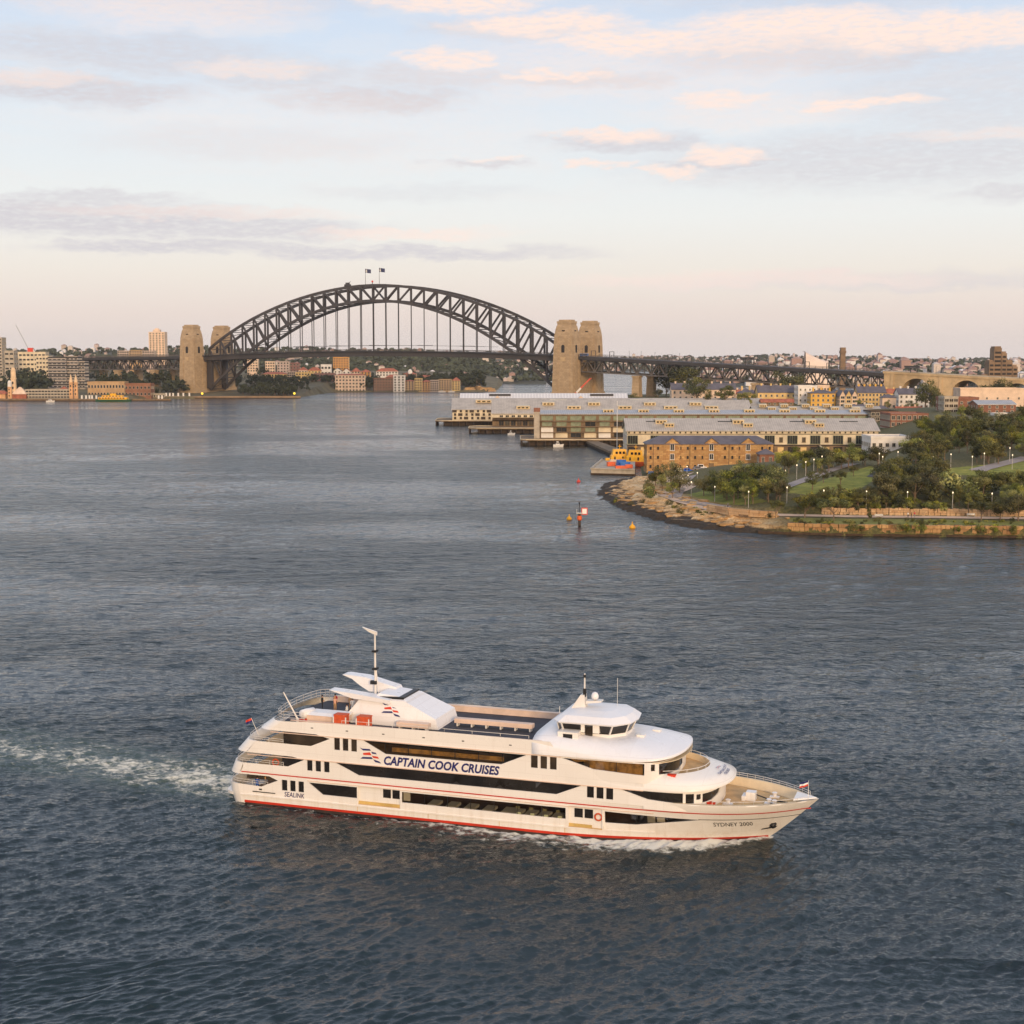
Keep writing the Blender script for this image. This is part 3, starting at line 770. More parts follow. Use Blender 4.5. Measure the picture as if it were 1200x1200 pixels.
wing([(9.2, 13.0), (9.4, 12.95), (12.0, 12.25), (16.5, 11.95), (16.5, 12.35), (14.2, 12.6), (11.6, 12.85)], -3.1, -1.6, .2, 'funnel_wing')
wing([(9.0, 13.9), (9.4, 13.95), (11.8, 13.8), (15.6, 12.9), (16, 12.2), (12.3, 12.2), (11.2, 12.8), (10.2, 13.5)], 0.9, 2.5, .2, 'funnel_wing')
def conv2(x, y):
    X, Y = 422 + (x - 160) / 7.5 * .96, 877 + (y - 120) / 7.5 * .98
    return (15.4 + (X - 422) * .098 + .0, 11.95 - (Y - 877 - .089 * (X - 422)) * .085)
flagmark(conv2, lambda s, z: (s, -3.03 + .25 * max(0, z - 10.4), z), house)
b = MB(); b.tube((13.5, 0, 12.2), (13.5, 0, 19.0), .14, .09); b.tube((13.9, 0, 12.2), (13.6, 0, 15.0), .06)
mast = b.build('mast', M['rail'], ship)
b = MB(); b.prism([(13.75, -.12, 18.9), (13.75, -.12, 19.3), (12.0, -.12, 19.75), (12.9, -.12, 19.2)], (0, .24, 0)); b.build('mast_wing', M['rail'], mast)
for z in (15.1, 17.1): MB().box((13.5, 0, z), (.5, .7, .25)).build('mast_lamp', M['black'], mast)
MB().box((13.3, 0, 13.5), (.7, .4, .4)).build('mast_box', M['black'], mast)
# wheelhouse
wh = MB()
base_ = [(35.9, -2.9), (36.6, -3.5), (41.6, -3.3), (43.0, -1.8), (43.2, 0), (43.0, 1.8), (41.6, 3.3), (36.6, 3.5), (35.9, 2.9)]
topw = [(35.7, -3.2), (36.4, -4.0), (42.1, -3.9), (43.5, -2.2), (43.8, 0), (43.5, 2.2), (42.1, 3.9), (36.4, 4.0), (35.7, 3.2)]
wh.loft([[(u, v, 9.2) for u, v in base_], [(u, v, 10.55) for u, v in base_]])
whb = wh.build('wheelhouse', M['ship'], ship)
b = MB(); b.loft([[(u * .985 + .6, v * .97, 10.54) for u, v in base_], [(u * .985 + .6, v * .96, 11.75) for u, v in topw]]); b.build('wheelhouse_window', M['dkgl'], whb)
b = MB()
ins = lambda f, z: [(39.6 + (u - 39.6) * f, v * f, z) for u, v in topw]
b.loft([ins(1.03, 11.62), ins(1.05, 11.78), ins(.86, 12.35), ins(.45, 12.62)]); b.build('wheelhouse_roof', M['roofw'], whb)
for (u, v), (u2, v2) in list(zip(base_, topw)): MB().bar((u * .985 + .6, v * .975, 10.54), (u2 * .985 + .6, v2 * .965, 11.75), .14).build('window_pillar', M['ship'], whb)
b = MB(); b.bx(38.6, 39.0, -3.75, -3.3, 10.7, 11.7); b.bx(39.9, 40.6, -3.75, -3.3, 10.7, 11.7); b.bx(39.0, 39.9, -3.7, -3.3, 11.66, 11.75); b.build('door_surround', M['ship'], whb)
b = MB(); b.bx(39.05, 39.8, -3.62, -3.4, 10.0, 11.7); b.build('wheelhouse_door', M['brgl'], whb)
b = MB(); b.bx(36.4, 38.6, -4.9, -3.4, 10.0, 10.9, 0); b.bx(36.2, 38.8, -5.1, -3.4, 9.6, 10.0, 0); wg = b.build('bridge_wing', M['ship'], whb)
MB().bx(37.0, 38.0, -4.94, -4.88, 10.25, 10.7).build('wing_panel', M['black'], wg); MB().bx(37.0, 38.2, -5.13, -5.08, 9.72, 9.92).build('wing_vent', M['black'], wg)
b = MB(); b.prism([(36.6, -.5, 12.4), (38.2, -.5, 12.5), (38.0, -.4, 13.9), (37.6, -.4, 13.9)], (0, 1.0, 0)); b.prism([(38.2, -.5, 13.0), (39.9, -.5, 13.25), (39.9, -.5, 13.4), (38.2, -.5, 13.3)], (0, 1, 0)); b.tube((37.95, 0, 13.6), (37.95, 0, 16.2), .10, .07); rm_ = b.build('radar_mast', M['rail'], whb)
b = MB(); b.lathe((39.1, 0, 13.4), [(.15, 0), (.38, .15), (.42, .45), (.28, .75), (.05, .85)], 10); b.build('radome', M['roofw'], rm_, True)
MB().box((37.95, 0, 14.1), (.3, .3, .9)).build('mast_box', M['black'], rm_); MB().box((37.95, 0, 15.9), (.24, .24, .3)).build('mast_lamp', M['black'], rm_)
MB().tube((41.2, 1.5, 12.4), (41.2, 1.5, 15.6), .02).build('aerial', M['rail'], whb); MB().tube((35.9, -2.5, 12.3), (35.9, -2.5, 13.0), .03).build('aerial', M['rail'], whb)
# railings of the roof deck and stern
for u, v, z in ((40.5, 1.5, 10.28), (44.5, -1.2, 10.05), (45.5, 2.0, 9.9)): MB().box((u, v, z + .12), (.8, .8, .3)).box((u, v, z + .3), (.9, .9, .06)).build('roof_hatch', M['ship'], ship)
def railing(pts, h=.95, every=1.6, name='deck_railing', mids=2):
    b = MB()
    for q in range(mids + 1): b.path([(x, y, z + h * (q + 1) / (mids + 1)) for x, y, z in pts], .025, 5)
    for (x0, y0, z0), (x1, y1, z1) in zip(pts, pts[1:]):
        n = max(1, int(math.hypot(x1 - x0, y1 - y0) / every))
        for i in range(n + 1): f = i / n; b.tube((x0 + (x1 - x0) * f, y0 + (y1 - y0) * f, z0 + (z1 - z0) * f), (x0 + (x1 - x0) * f, y0 + (y1 - y0) * f, z0 + (z1 - z0) * f + h), .022, n=5)
    return b.build(name, M['rail'], ship)
sc9 = stern_curve(9.82, 5.2)
railing([(7.5, -5.9, 9.9)] + [(x + .25, y * .95, 9.85) for x, y, z in sc9[1:-1]] + [(12, 5.9, 9.9)], 1.0)
railing([(24.0, -5.75, 10.1), (12.0, -5.8, 10.0)], .35, 2.5, mids=0); railing([(33.5, -5.75, 10.1), (24.0, -5.75, 10.1)], .3, 2.5, mids=0)
railing([(3, -6.1, 2.2)] + [(x + .2, y * .97, 2.3) for x, y, z in stern_curve(2.3, -.6)[1:-1]], .5, 1.5, mids=1)
railing([(5, -6.15, 4.7)] + [(x + .2, y * .97, 4.75) for x, y, z in stern_curve(4.77, .1)[1:-1]], .45, 1.5, mids=1)
railing([(5, -6.15, 7.3)] + [(x + .2, y * .97, 7.35) for x, y, z in stern_curve(7.4, 1.7)[1:-1]], .45, 1.5, mids=1)
railing([(u, Y1(u, 4.7) - .1, 4.8) for u in np.linspace(52, 62, 12)], .45, 1.3, mids=1)
railing([(u, -Y1(u, 4.7) + .1, 4.8) for u in np.linspace(53, 62, 10)], .35, 1.3, mids=0)
b = MB()
for u0, u1 in ((6, 35),): b.bx(u0, u1, 5.78, 5.86, 9.3, 10.05); b.bx(u0, u1, 5.74, 6.28, 10.06, 10.14); b.bx(u0, u1, -6.28, -6.0, 10.02, 10.09)
b.build('roof_bulwark_lining', M['cush'], ship)

# ---- things that stand on the ship (placed in ship coordinates)
def onship(u, v, z=0.0):
    p = SO + SU * u + SN * v; return (p[0], p[1], z)
def ship_thing(name, label, cat, u, v, z, group=None, rz=0.0): return thing(name, label, cat, onship(u, v, z), SHIP_RZ + rz, group)
def bench(u, v, L, label):
    t_ = ship_thing('deck_bench', label, 'bench', u, v, 9.46)
    b = MB(); b.bx(-L / 2, L / 2, -.45, .45, .38, .82); b.bx(-L / 2 + .02, L / 2 - .02, -.40, .4, .82, .86); b.build('seat', M['cush'], t_)
    for i in range(int(L / 1.6) + 1):
        x = -L / 2 + .3 + i * (L - .6) / int(L / 1.6); b = MB(); b.bx(x - .08, x + .08, -.35, .35, 0, .38); b.build('leg', M['rail'], t_)
bench(27.8, -0.4, 9.0, 'long cream vinyl bench on the dark roof deck aft of the wheelhouse')
bench(19.7, -3.9, 3.7, 'short cream bench beside the funnel house on the roof deck')
t_ = ship_thing('bar_counter', 'white bar counter with a tan front on the roof deck beside the people', 'counter', 9.6, -3.9, 9.46)
b = MB(); b.bx(-2.3, 2.3, -1.0, .9, .3, 1.0); b.build('front_panel', M['cush'], t_)
b = MB(); b.loft([[(-2.4, -1.1, 1.0), (2.4, -1.1, 1.0), (2.4, 1.0, 1.0), (-2.4, 1.0, 1.0)], [(-2.1, -.5, 1.22), (2.4, -.5, 1.22), (2.4, 1.0, 1.25), (-2.1, 1.0, 1.25)]]); b.build('counter_top', M['roofw'], t_)
b = MB(); b.bx(-2.2, 2.2, -.9, .8, 0, .3); b.build('plinth', M['inner'], t_)
t_ = ship_thing('life_raft', 'white life raft canister on an orange cradle at the aft rail', 'life raft', 7.1, -4.2, 9.46, rz=R(70))
b = MB(); b.lathe((0, 0, 0), [(.2, -1.0), (.52, -.85), (.56, 0), (.52, .85), (.2, 1.0)], 12); o = b.build('canister', M['roofw'], t_, True, loc=(0, 0, 1.0)); o.rotation_euler = (0, R(90), 0)
b = MB(); b.bx(-.8, .8, -.5, .5, 0, .5); b.build('cradle', M['lifered'], t_)
for i, (u, lab) in enumerate(((11.7, 'orange lifejacket bin on the deck edge, the one nearer the stern'), (14.45, 'orange lifejacket bin on the deck edge below the funnel emblem'))):
    t_ = ship_thing('lifejacket_bin', lab, 'bin', u, -5.2, 9.46, 'orange lifejacket bins')
    b = MB(); b.bx(-.68, .68, -.5, .5, .1, 1.35); b.build('box', M['orange'], t_)
    b = MB(); b.bx(-.72, .72, -.54, .54, 1.35, 1.5); b.build('lid', M['orange'], t_)
    [MB().bx(x - .06, x + .06, -.58, -.50, 0, 1.25).build('post', M['rail'], t_) for x in (-.74, .74)]
t_ = ship_thing('davit', 'slim white davit crane leaning back over the aft rail', 'davit', 6.4, -5.3, 9.3)
b = MB(); b.tube((0, 0, 0), (0, 0, .8), .16); b.build('pedestal', M['rail'], t_)
b = MB(); b.tube((0, 0, .7), (-1.7, 0, 3.6), .10, .06); b.build('jib', M['rail'], t_)
t_ = ship_thing('windlass', 'white anchor windlass with black chain on the bow deck', 'windlass', 56.0, .2, 3.96)
b = MB(); b.bx(-.5, .5, -.5, .5, 0, .9); b.bx(-.9, -.5, -.7, .7, 0, .5); b.build('housing', M['roofw'], t_)
b = MB(); b.lathe((0, .75, .5), [(.5, -.12), (.5, .12)], 12); b.build('drum', M['steel'], t_)
b = MB(); b.path([(.5, .3, .5), (2.0, .3, .08), (3.8, -.1, .1)], .07); b.build('chain', M['black'], t_)
for u, v, lab in ((58.0, -.7, 'small white bollard near the chain on the bow deck'), (58.6, -1.0, 'small white bollard beside the near bow rail'), (58.2, 1.8, 'white twin bollard near the far bow rail'), (54.0, -2.2, 'white vent box near the visor on the bow deck')):
    t_ = tag(MB().lathe((0, 0, 0), [(.28, 0), (.2, .1), (.2, .42), (.3, .5), (.22, .56)], 10).bx(-.5, .5, -.3, .3, 0, .12).build('mooring_bollard', M['roofw'], None, loc=onship(u, v, 3.96), rz=SHIP_RZ), lab, 'bollard')
for k_, (u, v, z, lab) in enumerate(((52.6, -4.1, 3.96, 'red fire box on the bow deck below the visor'), (48.6, -4.7, 6.68, 'red fire box on the near side of the well deck'))):
    tag(MB().bx(-.4, .4, -.25, .25, 0, .6).bx(-.43, .43, -.28, .28, .6, .66).bx(-.05, .05, -.29, -.25, .1, .5).build('fire_box', M['lifered'], None, loc=onship(u, v, z), rz=SHIP_RZ), lab, 'fire box')
def torus(R0, r, n=20, m=8):
    b = MB(); rings = [[((R0 + r * math.cos(2 * math.pi * j / m)) * math.cos(2 * math.pi * i / n), r * math.sin(2 * math.pi * j / m), (R0 + r * math.cos(2 * math.pi * j / m)) * math.sin(2 * math.pi * i / n)) for j in range(m)] for i in range(n + 1)]
    return b.loft(rings, caps=False)
for (u, v, z, lab) in ((41.2, -6.12, 2.5, 'orange life ring hung in the forward boarding bay'), (2.6, -1, 8.0, 'orange life ring at the stern of the upper deck'), (3.9, -5.9, 5.0, 'orange life ring at the stern of the middle deck')):
    tag(torus(.36, .09).build('life_ring', M['orange'], None, True, loc=onship(u, v, z), rz=SHIP_RZ), lab, 'life ring')
def small_flag(name, lab, u, v, z, h, w, cols, lean):
    t_ = ship_thing(name, lab, 'flag', u, v, z)
    MB().tube((0, 0, 0), (lean, 0, h), .04, .02).build('flagpole', M['rail'], t_)
    b = MB(); n = 7
    for q, c in enumerate(cols):
        z0, z1 = h - w * .62 * (q + 1) / len(cols), h - w * .62 * q / len(cols)
        lo = [(lean * .9 - w * i / n, .10 * math.sin(i * 1.3), z0 - .05 * i) for i in range(n + 1)]; hi = [(lean * .9 - w * i / n, .10 * math.sin(i * 1.3), z1 - .05 * i) for i in range(n + 1)]
        b.loft([lo, hi], closed=False, caps=False, m=q); 
    b.build('cloth', cols, t_, True)
small_flag('bow_flag', 'small red white and blue flag on the tip of the bow', 61.9, 0, 4.9, 1.7, .9, [M['navy'], M['linen'], M['lifered']], 0)
small_flag('stern_flag', 'dark red flag drooping from a staff at the stern', .6, -3.6, 7.3, 1.9, .8, [M['lifered'], M['navy']], -.9)
# laid tables and curtains seen through the windows
TBL = mat('chair_green', lin(150, 150, 110), .7)
def table(u, v, lab, grp):
    t_ = ship_thing('dining_table', lab, 'table', u, v, 1.23, grp)
    MB().bx(-.55, .55, -.9, .9, .70, .76).bx(-.57, .57, -.92, .92, .48, .70).build('tablecloth', M['linen'], t_)
    MB().tube((0, 0, 0), (0, 0, .7), .08).build('pedestal', M['steel'], t_)
def chair(u, v, lab, grp):
    t_ = ship_thing('dining_chair', lab, 'chair', u, v, 1.23, grp)
    MB().bx(-.22, .22, -.22, .22, .42, .5).build('seat', TBL, t_); MB().bx(-.22, .22, -.25, -.2, .5, 1.0).build('backrest', TBL, t_)
    for a, c in ((-.19, -.19), (.19, -.19), (.19, .19), (-.19, .19)): MB().bx(a - .02, a + .02, c - .02, c + .02, 0, .42).build('leg', M['steel'], t_)
for i in range(5): table(22.6 + i * 2.1, -5.0, 'white clothed dining table behind the long main deck window, toward the stern', 'aft dining tables')
for i in range(4): table(32.1 + i * 1.5, -5.1, 'white clothed dining table with green chairs behind the main deck window', 'forward dining tables')
for i in range(8): chair(31.8 + i * .75, -5.98 if i % 2 else -4.05, 'green chair beside the clothed tables behind the main deck window', 'dining chairs')
for k_, (a, c) in enumerate(((44.5, 44.9), (46.5, 47.4))): pass
plate('curtain', 3, [(37.6, 8.5), (40.7, 7.2), (45.9, 7.2), (45.9, 8.55)], [], M['warmin'], -.55, -1, 0)
plate('saloon_screen', 3, [(17.5, 7.1), (30.4, 7.1), (30.4, 7.6), (17.5, 7.6)], [], M['warmin'], -1.5, -1, 0)
plate('blind', 1, rect(46.3, 47.1, 2.25, 3.0), [], M['linen'], -.13, -1, 0); plate('blind', 1, rect(47.3, 48.1, 2.4, 2.95), [], M['linen'], -.13, -1, 0)
plate('blind', 1, rect(19.4, 20.2, 2.2, 3.1), [], M['linen'], -.13, -1, 0)

# ------------------------------------------------------------------ people
SKIN = mat('skin', lin(205, 155, 125), .6, .05)
def person(label, loc, shirt, trouser, hair, rz=0.0, lean=0.0, arm=0.0, group=None):
    J = {'pel': (0, 0, .95), 'chest': (0, lean * .4, 1.28), 'neck': (0, lean * .6, 1.48), 'head': (0, lean * .7 - .02, 1.62), 'top': (0, lean * .7 - .01, 1.72)}
    vs, rad, ed = [], [], []
    def a(p, r, par=None):
        vs.append(p); rad.append(r)
        if par is not None: ed.append((par, len(vs) - 1))
        return len(vs) - 1
    p0 = a(J['pel'], .15); c0 = a(J['chest'], .165, p0); s0 = a((0, lean * .5, 1.42), .12, c0); n0 = a(J['neck'], .055, s0); h0 = a(J['head'], .095, n0); a(J['top'], .075, h0)
    for s in (-1, 1):
        hp = a((s * .10, 0, .86), .095, p0); kn = a((s * .11, -.04, .48), .065, hp); an = a((s * .11, .02, .09), .045, kn); a((s * .12, -.14, .04), .04, an)
        sh_ = a((s * .2, lean * .5, 1.40), .06, s0); e_ = a((s * .25, lean * .5 - .05 - arm * .1, 1.14 + arm * .05), .042, sh_); w_ = a((s * .20, lean * .5 - .16 - arm * .2, .95 + arm * .2), .032, e_)
        hd = a((s * .19, lean * .5 - .20 - arm * .24, .88 + arm * .24), .034, w_)
    me = bpy.data.meshes.new('person'); me.from_pydata(vs, ed, [])
    bm = bmesh.new(); bm.from_mesh(me); ly = bm.verts.layers.skin.verify(); bm.verts.ensure_lookup_table()
    for i, v in enumerate(bm.verts): v[ly].radius = (rad[i], rad[i]); v[ly].use_root = (i == 0)
    bm.to_mesh(me); bm.free()
    o = bpy.data.objects.new('person', me); col.objects.link(o)
    o.modifiers.new('s', 'SKIN'); m2 = o.modifiers.new('d', 'SUBSURF'); m2.levels = 1
    dg = bpy.context.evaluated_depsgraph_get(); dg.update()
    nm = bpy.data.meshes.new_from_object(o.evaluated_get(dg)); o.modifiers.clear(); o.data = nm
    nm.materials.clear()
    for m_ in (SKIN, shirt, trouser, M['black']): nm.materials.append(m_)
    for p in nm.polygons:
        c = p.center; p.use_smooth = True
        p.material_index = 3 if c.z < .08 else 2 if c.z < .97 and abs(c.x) < .19 else 1 if c.z < 1.46 and c.z > 1.1 or (c.z > .9 and abs(c.x) < .17) and c.z < 1.46 else 0
    o.location = loc; o.rotation_euler = (0, 0, rz)
    tag(o, label, 'person', group)
    hb = MB(); hb.lathe((0, lean * .7 + .01, 1.63), [(.10, -.06), (.112, .02), (.095, .09), (.04, .13)], 10); hb.build('hair', hair, o, True)
    return o
cl = lambda n, r, g, b_: mat(n, lin(r, g, b_), .8, .08)
C_blk, C_wht, C_blu, C_tan, C_red, C_pnk, C_grey = cl('black_cloth', 32, 32, 36), cl('white_cloth', 225, 222, 216), cl('blue_cloth', 36, 92, 180), cl('tan_cloth', 190, 150, 110), cl('red_cloth', 190, 50, 60), cl('peach_cloth', 224, 170, 140), cl('grey_cloth', 120, 120, 126)
H_dk, H_bl = cl('dark_hair', 40, 30, 26), cl('fair_hair', 190, 150, 95)
for (u, v, z, s_, tr_, h_, rz_, lab) in (
        (6.1, 1.6, 9.46, C_blk, C_blk, H_dk, 2.0, 'person in black standing at the aft rail of the roof deck'),
        (7.3, 2.6, 9.46, C_red, C_blk, H_dk, 1.0, 'person in a red top and black trousers on the aft roof deck'),
        (7.9, 1.2, 9.46, C_pnk, C_tan, H_bl, 3.0, 'fair haired person in peach on the roof deck behind the counter'),
        (9.3, 2.4, 9.46, C_tan, C_tan, H_bl, 4.0, 'person in tan clothes with fair hair on the roof deck'),
        (10.1, 1.2, 9.46, C_wht, C_wht, H_dk, 0.5, 'person all in white on the roof deck'),
        (10.7, -1.6, 9.46, C_wht, C_blu, H_dk, 5.0, 'person in a white top and blue trousers beside the funnel house'),
        (1.2, -5.2, 1.23, C_blu, C_blu, H_dk, 3.3, 'person in a bright blue shirt at the lower stern rail'),
        (2.1, -5.0, 1.23, C_grey, C_blk, H_bl, 2.5, 'person in grey at the lower stern rail')):
    person(lab, onship(u, v, z), s_, tr_, h_, SHIP_RZ + rz_, arm=random.random() * .6)

# ------------------------------------------------------------------ harbour bridge
def px(x, Y, y=None, z=None):
    """a point Y metres ahead on the bearing of photo column x; height from photo row y or given"""
    cp, sp = math.cos(PITCH), math.sin(PITCH)
    if z is None:
        bb = (600 - y) / FPX; t_ = Y / (cp + bb * sp); return Vector(((x - 600) / FPX * t_, Y, CAM_H + t_ * (bb * cp - sp)))
    dep = Y * cp - (z - CAM_H) * sp
    return Vector(((x - 600) / FPX * dep, Y, z))

M['steelb'] = mat('bridge_grey_steel', lin(64, 58, 56), 0.55, 0.12, 0.05)
M['steelm'] = mat('approach_grey_steel', lin(92, 85, 80), 0.55, 0.12, 0.05)
M['deckb'] = mat('bridge_deck_steel', lin(56, 53, 54), 0.7, 0.1, 0.05)
M['granite'] = bricks('pylon_granite', lin(190, 164, 130), lin(172, 146, 112), lin(120, 100, 80), 3.2, 1.6)
M['sand_pale'] = mat('pale_sandstone', lin(196, 168, 128), 0.85, 0.15, 0.08)
M['road'] = mat('asphalt', lin(78, 76, 76), 0.85, 0.12, 0.2)
BR = (px(226, 1899, z=0).x, 1899.0, 0.0); BRZ = math.atan2(-0.487, 0.873)
def onb(x, y, z=0.0):
    c, s = math.cos(BRZ), math.sin(BRZ); return (BR[0] + x * c - y * s, BR[1] + x * s + y * c, z)

bridge = thing('arch_bridge', 'grey steel arch bridge with hanging deck spanning the harbour between stone pylons', 'bridge', BR, BRZ)
X0, X1, NP = 15.0, 517.0, 28
xs_ = [X0 + (X1 - X0) * i / NP for i in range(NP + 1)]
def zl(x): q = (x - 266) / 251; return 9 + 107 * (1 - q * q)
def zu(x): q = abs(x - 266) / 251; return 134 - 68 * (q ** 1.9) - 6 * q ** 6
def zd(x): return 51.0 + 6.0 * (1 - ((x - 266) / 266) ** 2) if 0 <= x <= 532 else (51.0 - (x - 532) * 0.0485 if x > 532 else 51.0 + x * 0.012)
for yy in (16.0, 44.0):
    b = MB()
    for a, c in zip(xs_, xs_[1:]): b.bar((a, yy, zu(a)), (c, yy, zu(c)), 2.0, 3.0)
    tr_ = b.build('arch_truss', M['steelb'], bridge)
    b = MB()
    for a, c in zip(xs_, xs_[1:]): b.bar((a, yy, zl(a)), (c, yy, zl(c)), 2.0, 3.2)
    b.build('lower_chord', M['steelb'], tr_)
    for i, x in enumerate(xs_):
        MB().bar((x, yy, zl(x)), (x, yy, zu(x)), 1.8, 1.8 if 0 < i < NP else 2.4).build('vertical', M['steelb'], tr_)
    for i in range(NP):
        a, c = xs_[i], xs_[i + 1]
        (p, q) = ((a, zu(a)), (c, zl(c))) if i < NP / 2 else ((a, zl(a)), (c, zu(c)))
        MB().bar((p[0], yy, p[1]), (q[0], yy, q[1]), 1.8).build('diagonal', M['steelb'], tr_)
    for x in xs_[1:-1]:
        if zl(x) > zd(x) + 4: MB().bar((x, yy, zd(x) - 3), (x, yy, zl(x)), .75).build('hanger', M['steelb'], bridge)
    MB().bx(X0 - 3, X0 + 4.5, yy - 2.2, yy + 2.2, 10, 50).build('end_post', M['steelb'], bridge)
    MB().bx(X1 - 5, X1 + 3, yy - 2.2, yy + 2.2, 10, 50).build('end_post', M['steelb'], bridge)
b = MB()
for i, (a, c) in enumerate(zip(xs_, xs_[1:])):
    b.bar((a, 16, zu(a) - .6), (a, 44, zu(a) - .6), .9)
    b.bar((a, 16, zu(a) - .6), ((a + c) / 2, 30, (zu(a) + zu(c)) / 2), .7); b.bar((a, 44, zu(a) - .6), ((a + c) / 2, 30, (zu(a) + zu(c)) / 2), .7)
    b.bar((c, 16, zu(c) - .6), ((a + c) / 2, 30, (zu(a) + zu(c)) / 2), .7); b.bar((c, 44, zu(c) - .6), ((a + c) / 2, 30, (zu(a) + zu(c)) / 2), .7)
b.build('top_bracing', M['steelb'], bridge)
b = MB()
for i, (a, c) in enumerate(zip(xs_, xs_[1:])):
    b.bar((a, 16, zl(a)), (a, 44, zl(a)), 1.0); b.bar((a, 16, zl(a)), (c, 44, zl(c)), .8); b.bar((a, 44, zl(a)), (c, 16, zl(c)), .8)
b.build('lower_bracing', M['steelb'], bridge)
b = MB(); ds = np.linspace(4, 528, 41)
b.loft([[(x, 5, zd(x) - 1.2), (x, 55, zd(x) - 1.2), (x, 55, zd(x)), (x, 5, zd(x))] for x in ds]); b.build('deck', M['deckb'], bridge)
b = MB(); b.loft([[(x, 8, zd(x) - 6.5), (x, 52, zd(x) - 6.5), (x, 52, zd(x) - 1.2), (x, 8, zd(x) - 1.2)] for x in ds]); b.build('deck_girder', M['steelb'], bridge)
for yy in (5.3, 54.7):
    b = MB()
    for a, c in zip(ds, ds[1:]): b.bar((a, yy, zd(a) + 1.6), (c, yy, zd(c) + 1.6), .35); b.bar((a, yy, zd(a) + .8), (c, yy, zd(c) + .8), .2); b.bar((a, yy, zd(a)), (a, yy, zd(a) + 1.6), .3)
    b.build('deck_railing', M['steelm'], bridge)
b = MB()
for yy in (15.2, 44.8):
    xx = [x for x in np.linspace(110, 420, 60)]
    for a, c in zip(xx, xx[1:]): b.bar((a, yy, zd(a) + 6.2), (c, yy, zd(c) + 6.2), .28)
b.build('catenary_wire', M['steelb'], bridge)
for i, x in enumerate((150, 204, 262, 330, 388)):
    MB().bx(x - 1.4, x + 1.4, 15.0, 45, zd(x) + 6.0, zd(x) + 6.7).build('wire_gantry', M['steelb'], bridge)
tag(MB().bx(-4.0, 4.0, -1.5, 1.5, .5, 2.4).bx(-2.4, 2.2, -1.3, 1.3, 2.4, 4.4).bar((-4, 0, 2), (4.5, 0, 5.6), .35).bx(-4.4, 4.4, -1.7, 1.7, 0, .5).build('maintenance_crane', M['steelb'], None, loc=onb(230, 16, zu(230) + 1.2), rz=BRZ), 'grey maintenance crane riding on top of the arch left of the flags', 'crane')
AUS = mat('flag_blue', lin(44, 52, 92), .7)
for x, lab in ((246, 'dark blue flag on a tall pole at the crown of the arch, the left one'), (266, 'dark blue flag with white cross on a tall pole right of the arch crown')):
    t_ = thing('flag', lab, 'flag', onb(x, 30, zu(x)), BRZ, 'flags on top of the arch')
    MB().tube((0, 0, 0), (0, 0, 21), .3, .2).build('flagpole', M['steelm'], t_)
    b = MB(); n = 9; b.loft([[(.95 * i, .9 * math.sin(i * .9), 16.4 - .12 * i) for i in range(n)], [(.95 * i, .9 * math.sin(i * .9), 21 - .12 * i) for i in range(n)]], closed=False, caps=False)
    c_ = b.build('cloth', AUS, t_, True)
    b = MB(); b.loft([[(1.15 * i, .9 * math.sin(i * .9) - .12, 18.0 - .12 * i) for i in range(4)], [(1.15 * i, .9 * math.sin(i * .9) - .12, 18.7 - .12 * i) for i in range(4)]], closed=False, caps=False); b.bx(1.5, 2.2, -.1, .2, 16.2, 20.4); b.build('cross', M['linen'], c_)
t_ = thing('beacon', 'small red beacon on the crown of the arch between the flags', 'beacon', onb(256, 30, zu(256)), BRZ)
MB().tube((0, 0, 0), (0, 0, 4.2), .4).build('post', M['steelb'], t_); MB().lathe((0, 0, 4.2), [(.5, 0), (1.1, .5), (1.1, 1.8), (.4, 2.4)], 8).build('lantern', M['lifered'], t_)

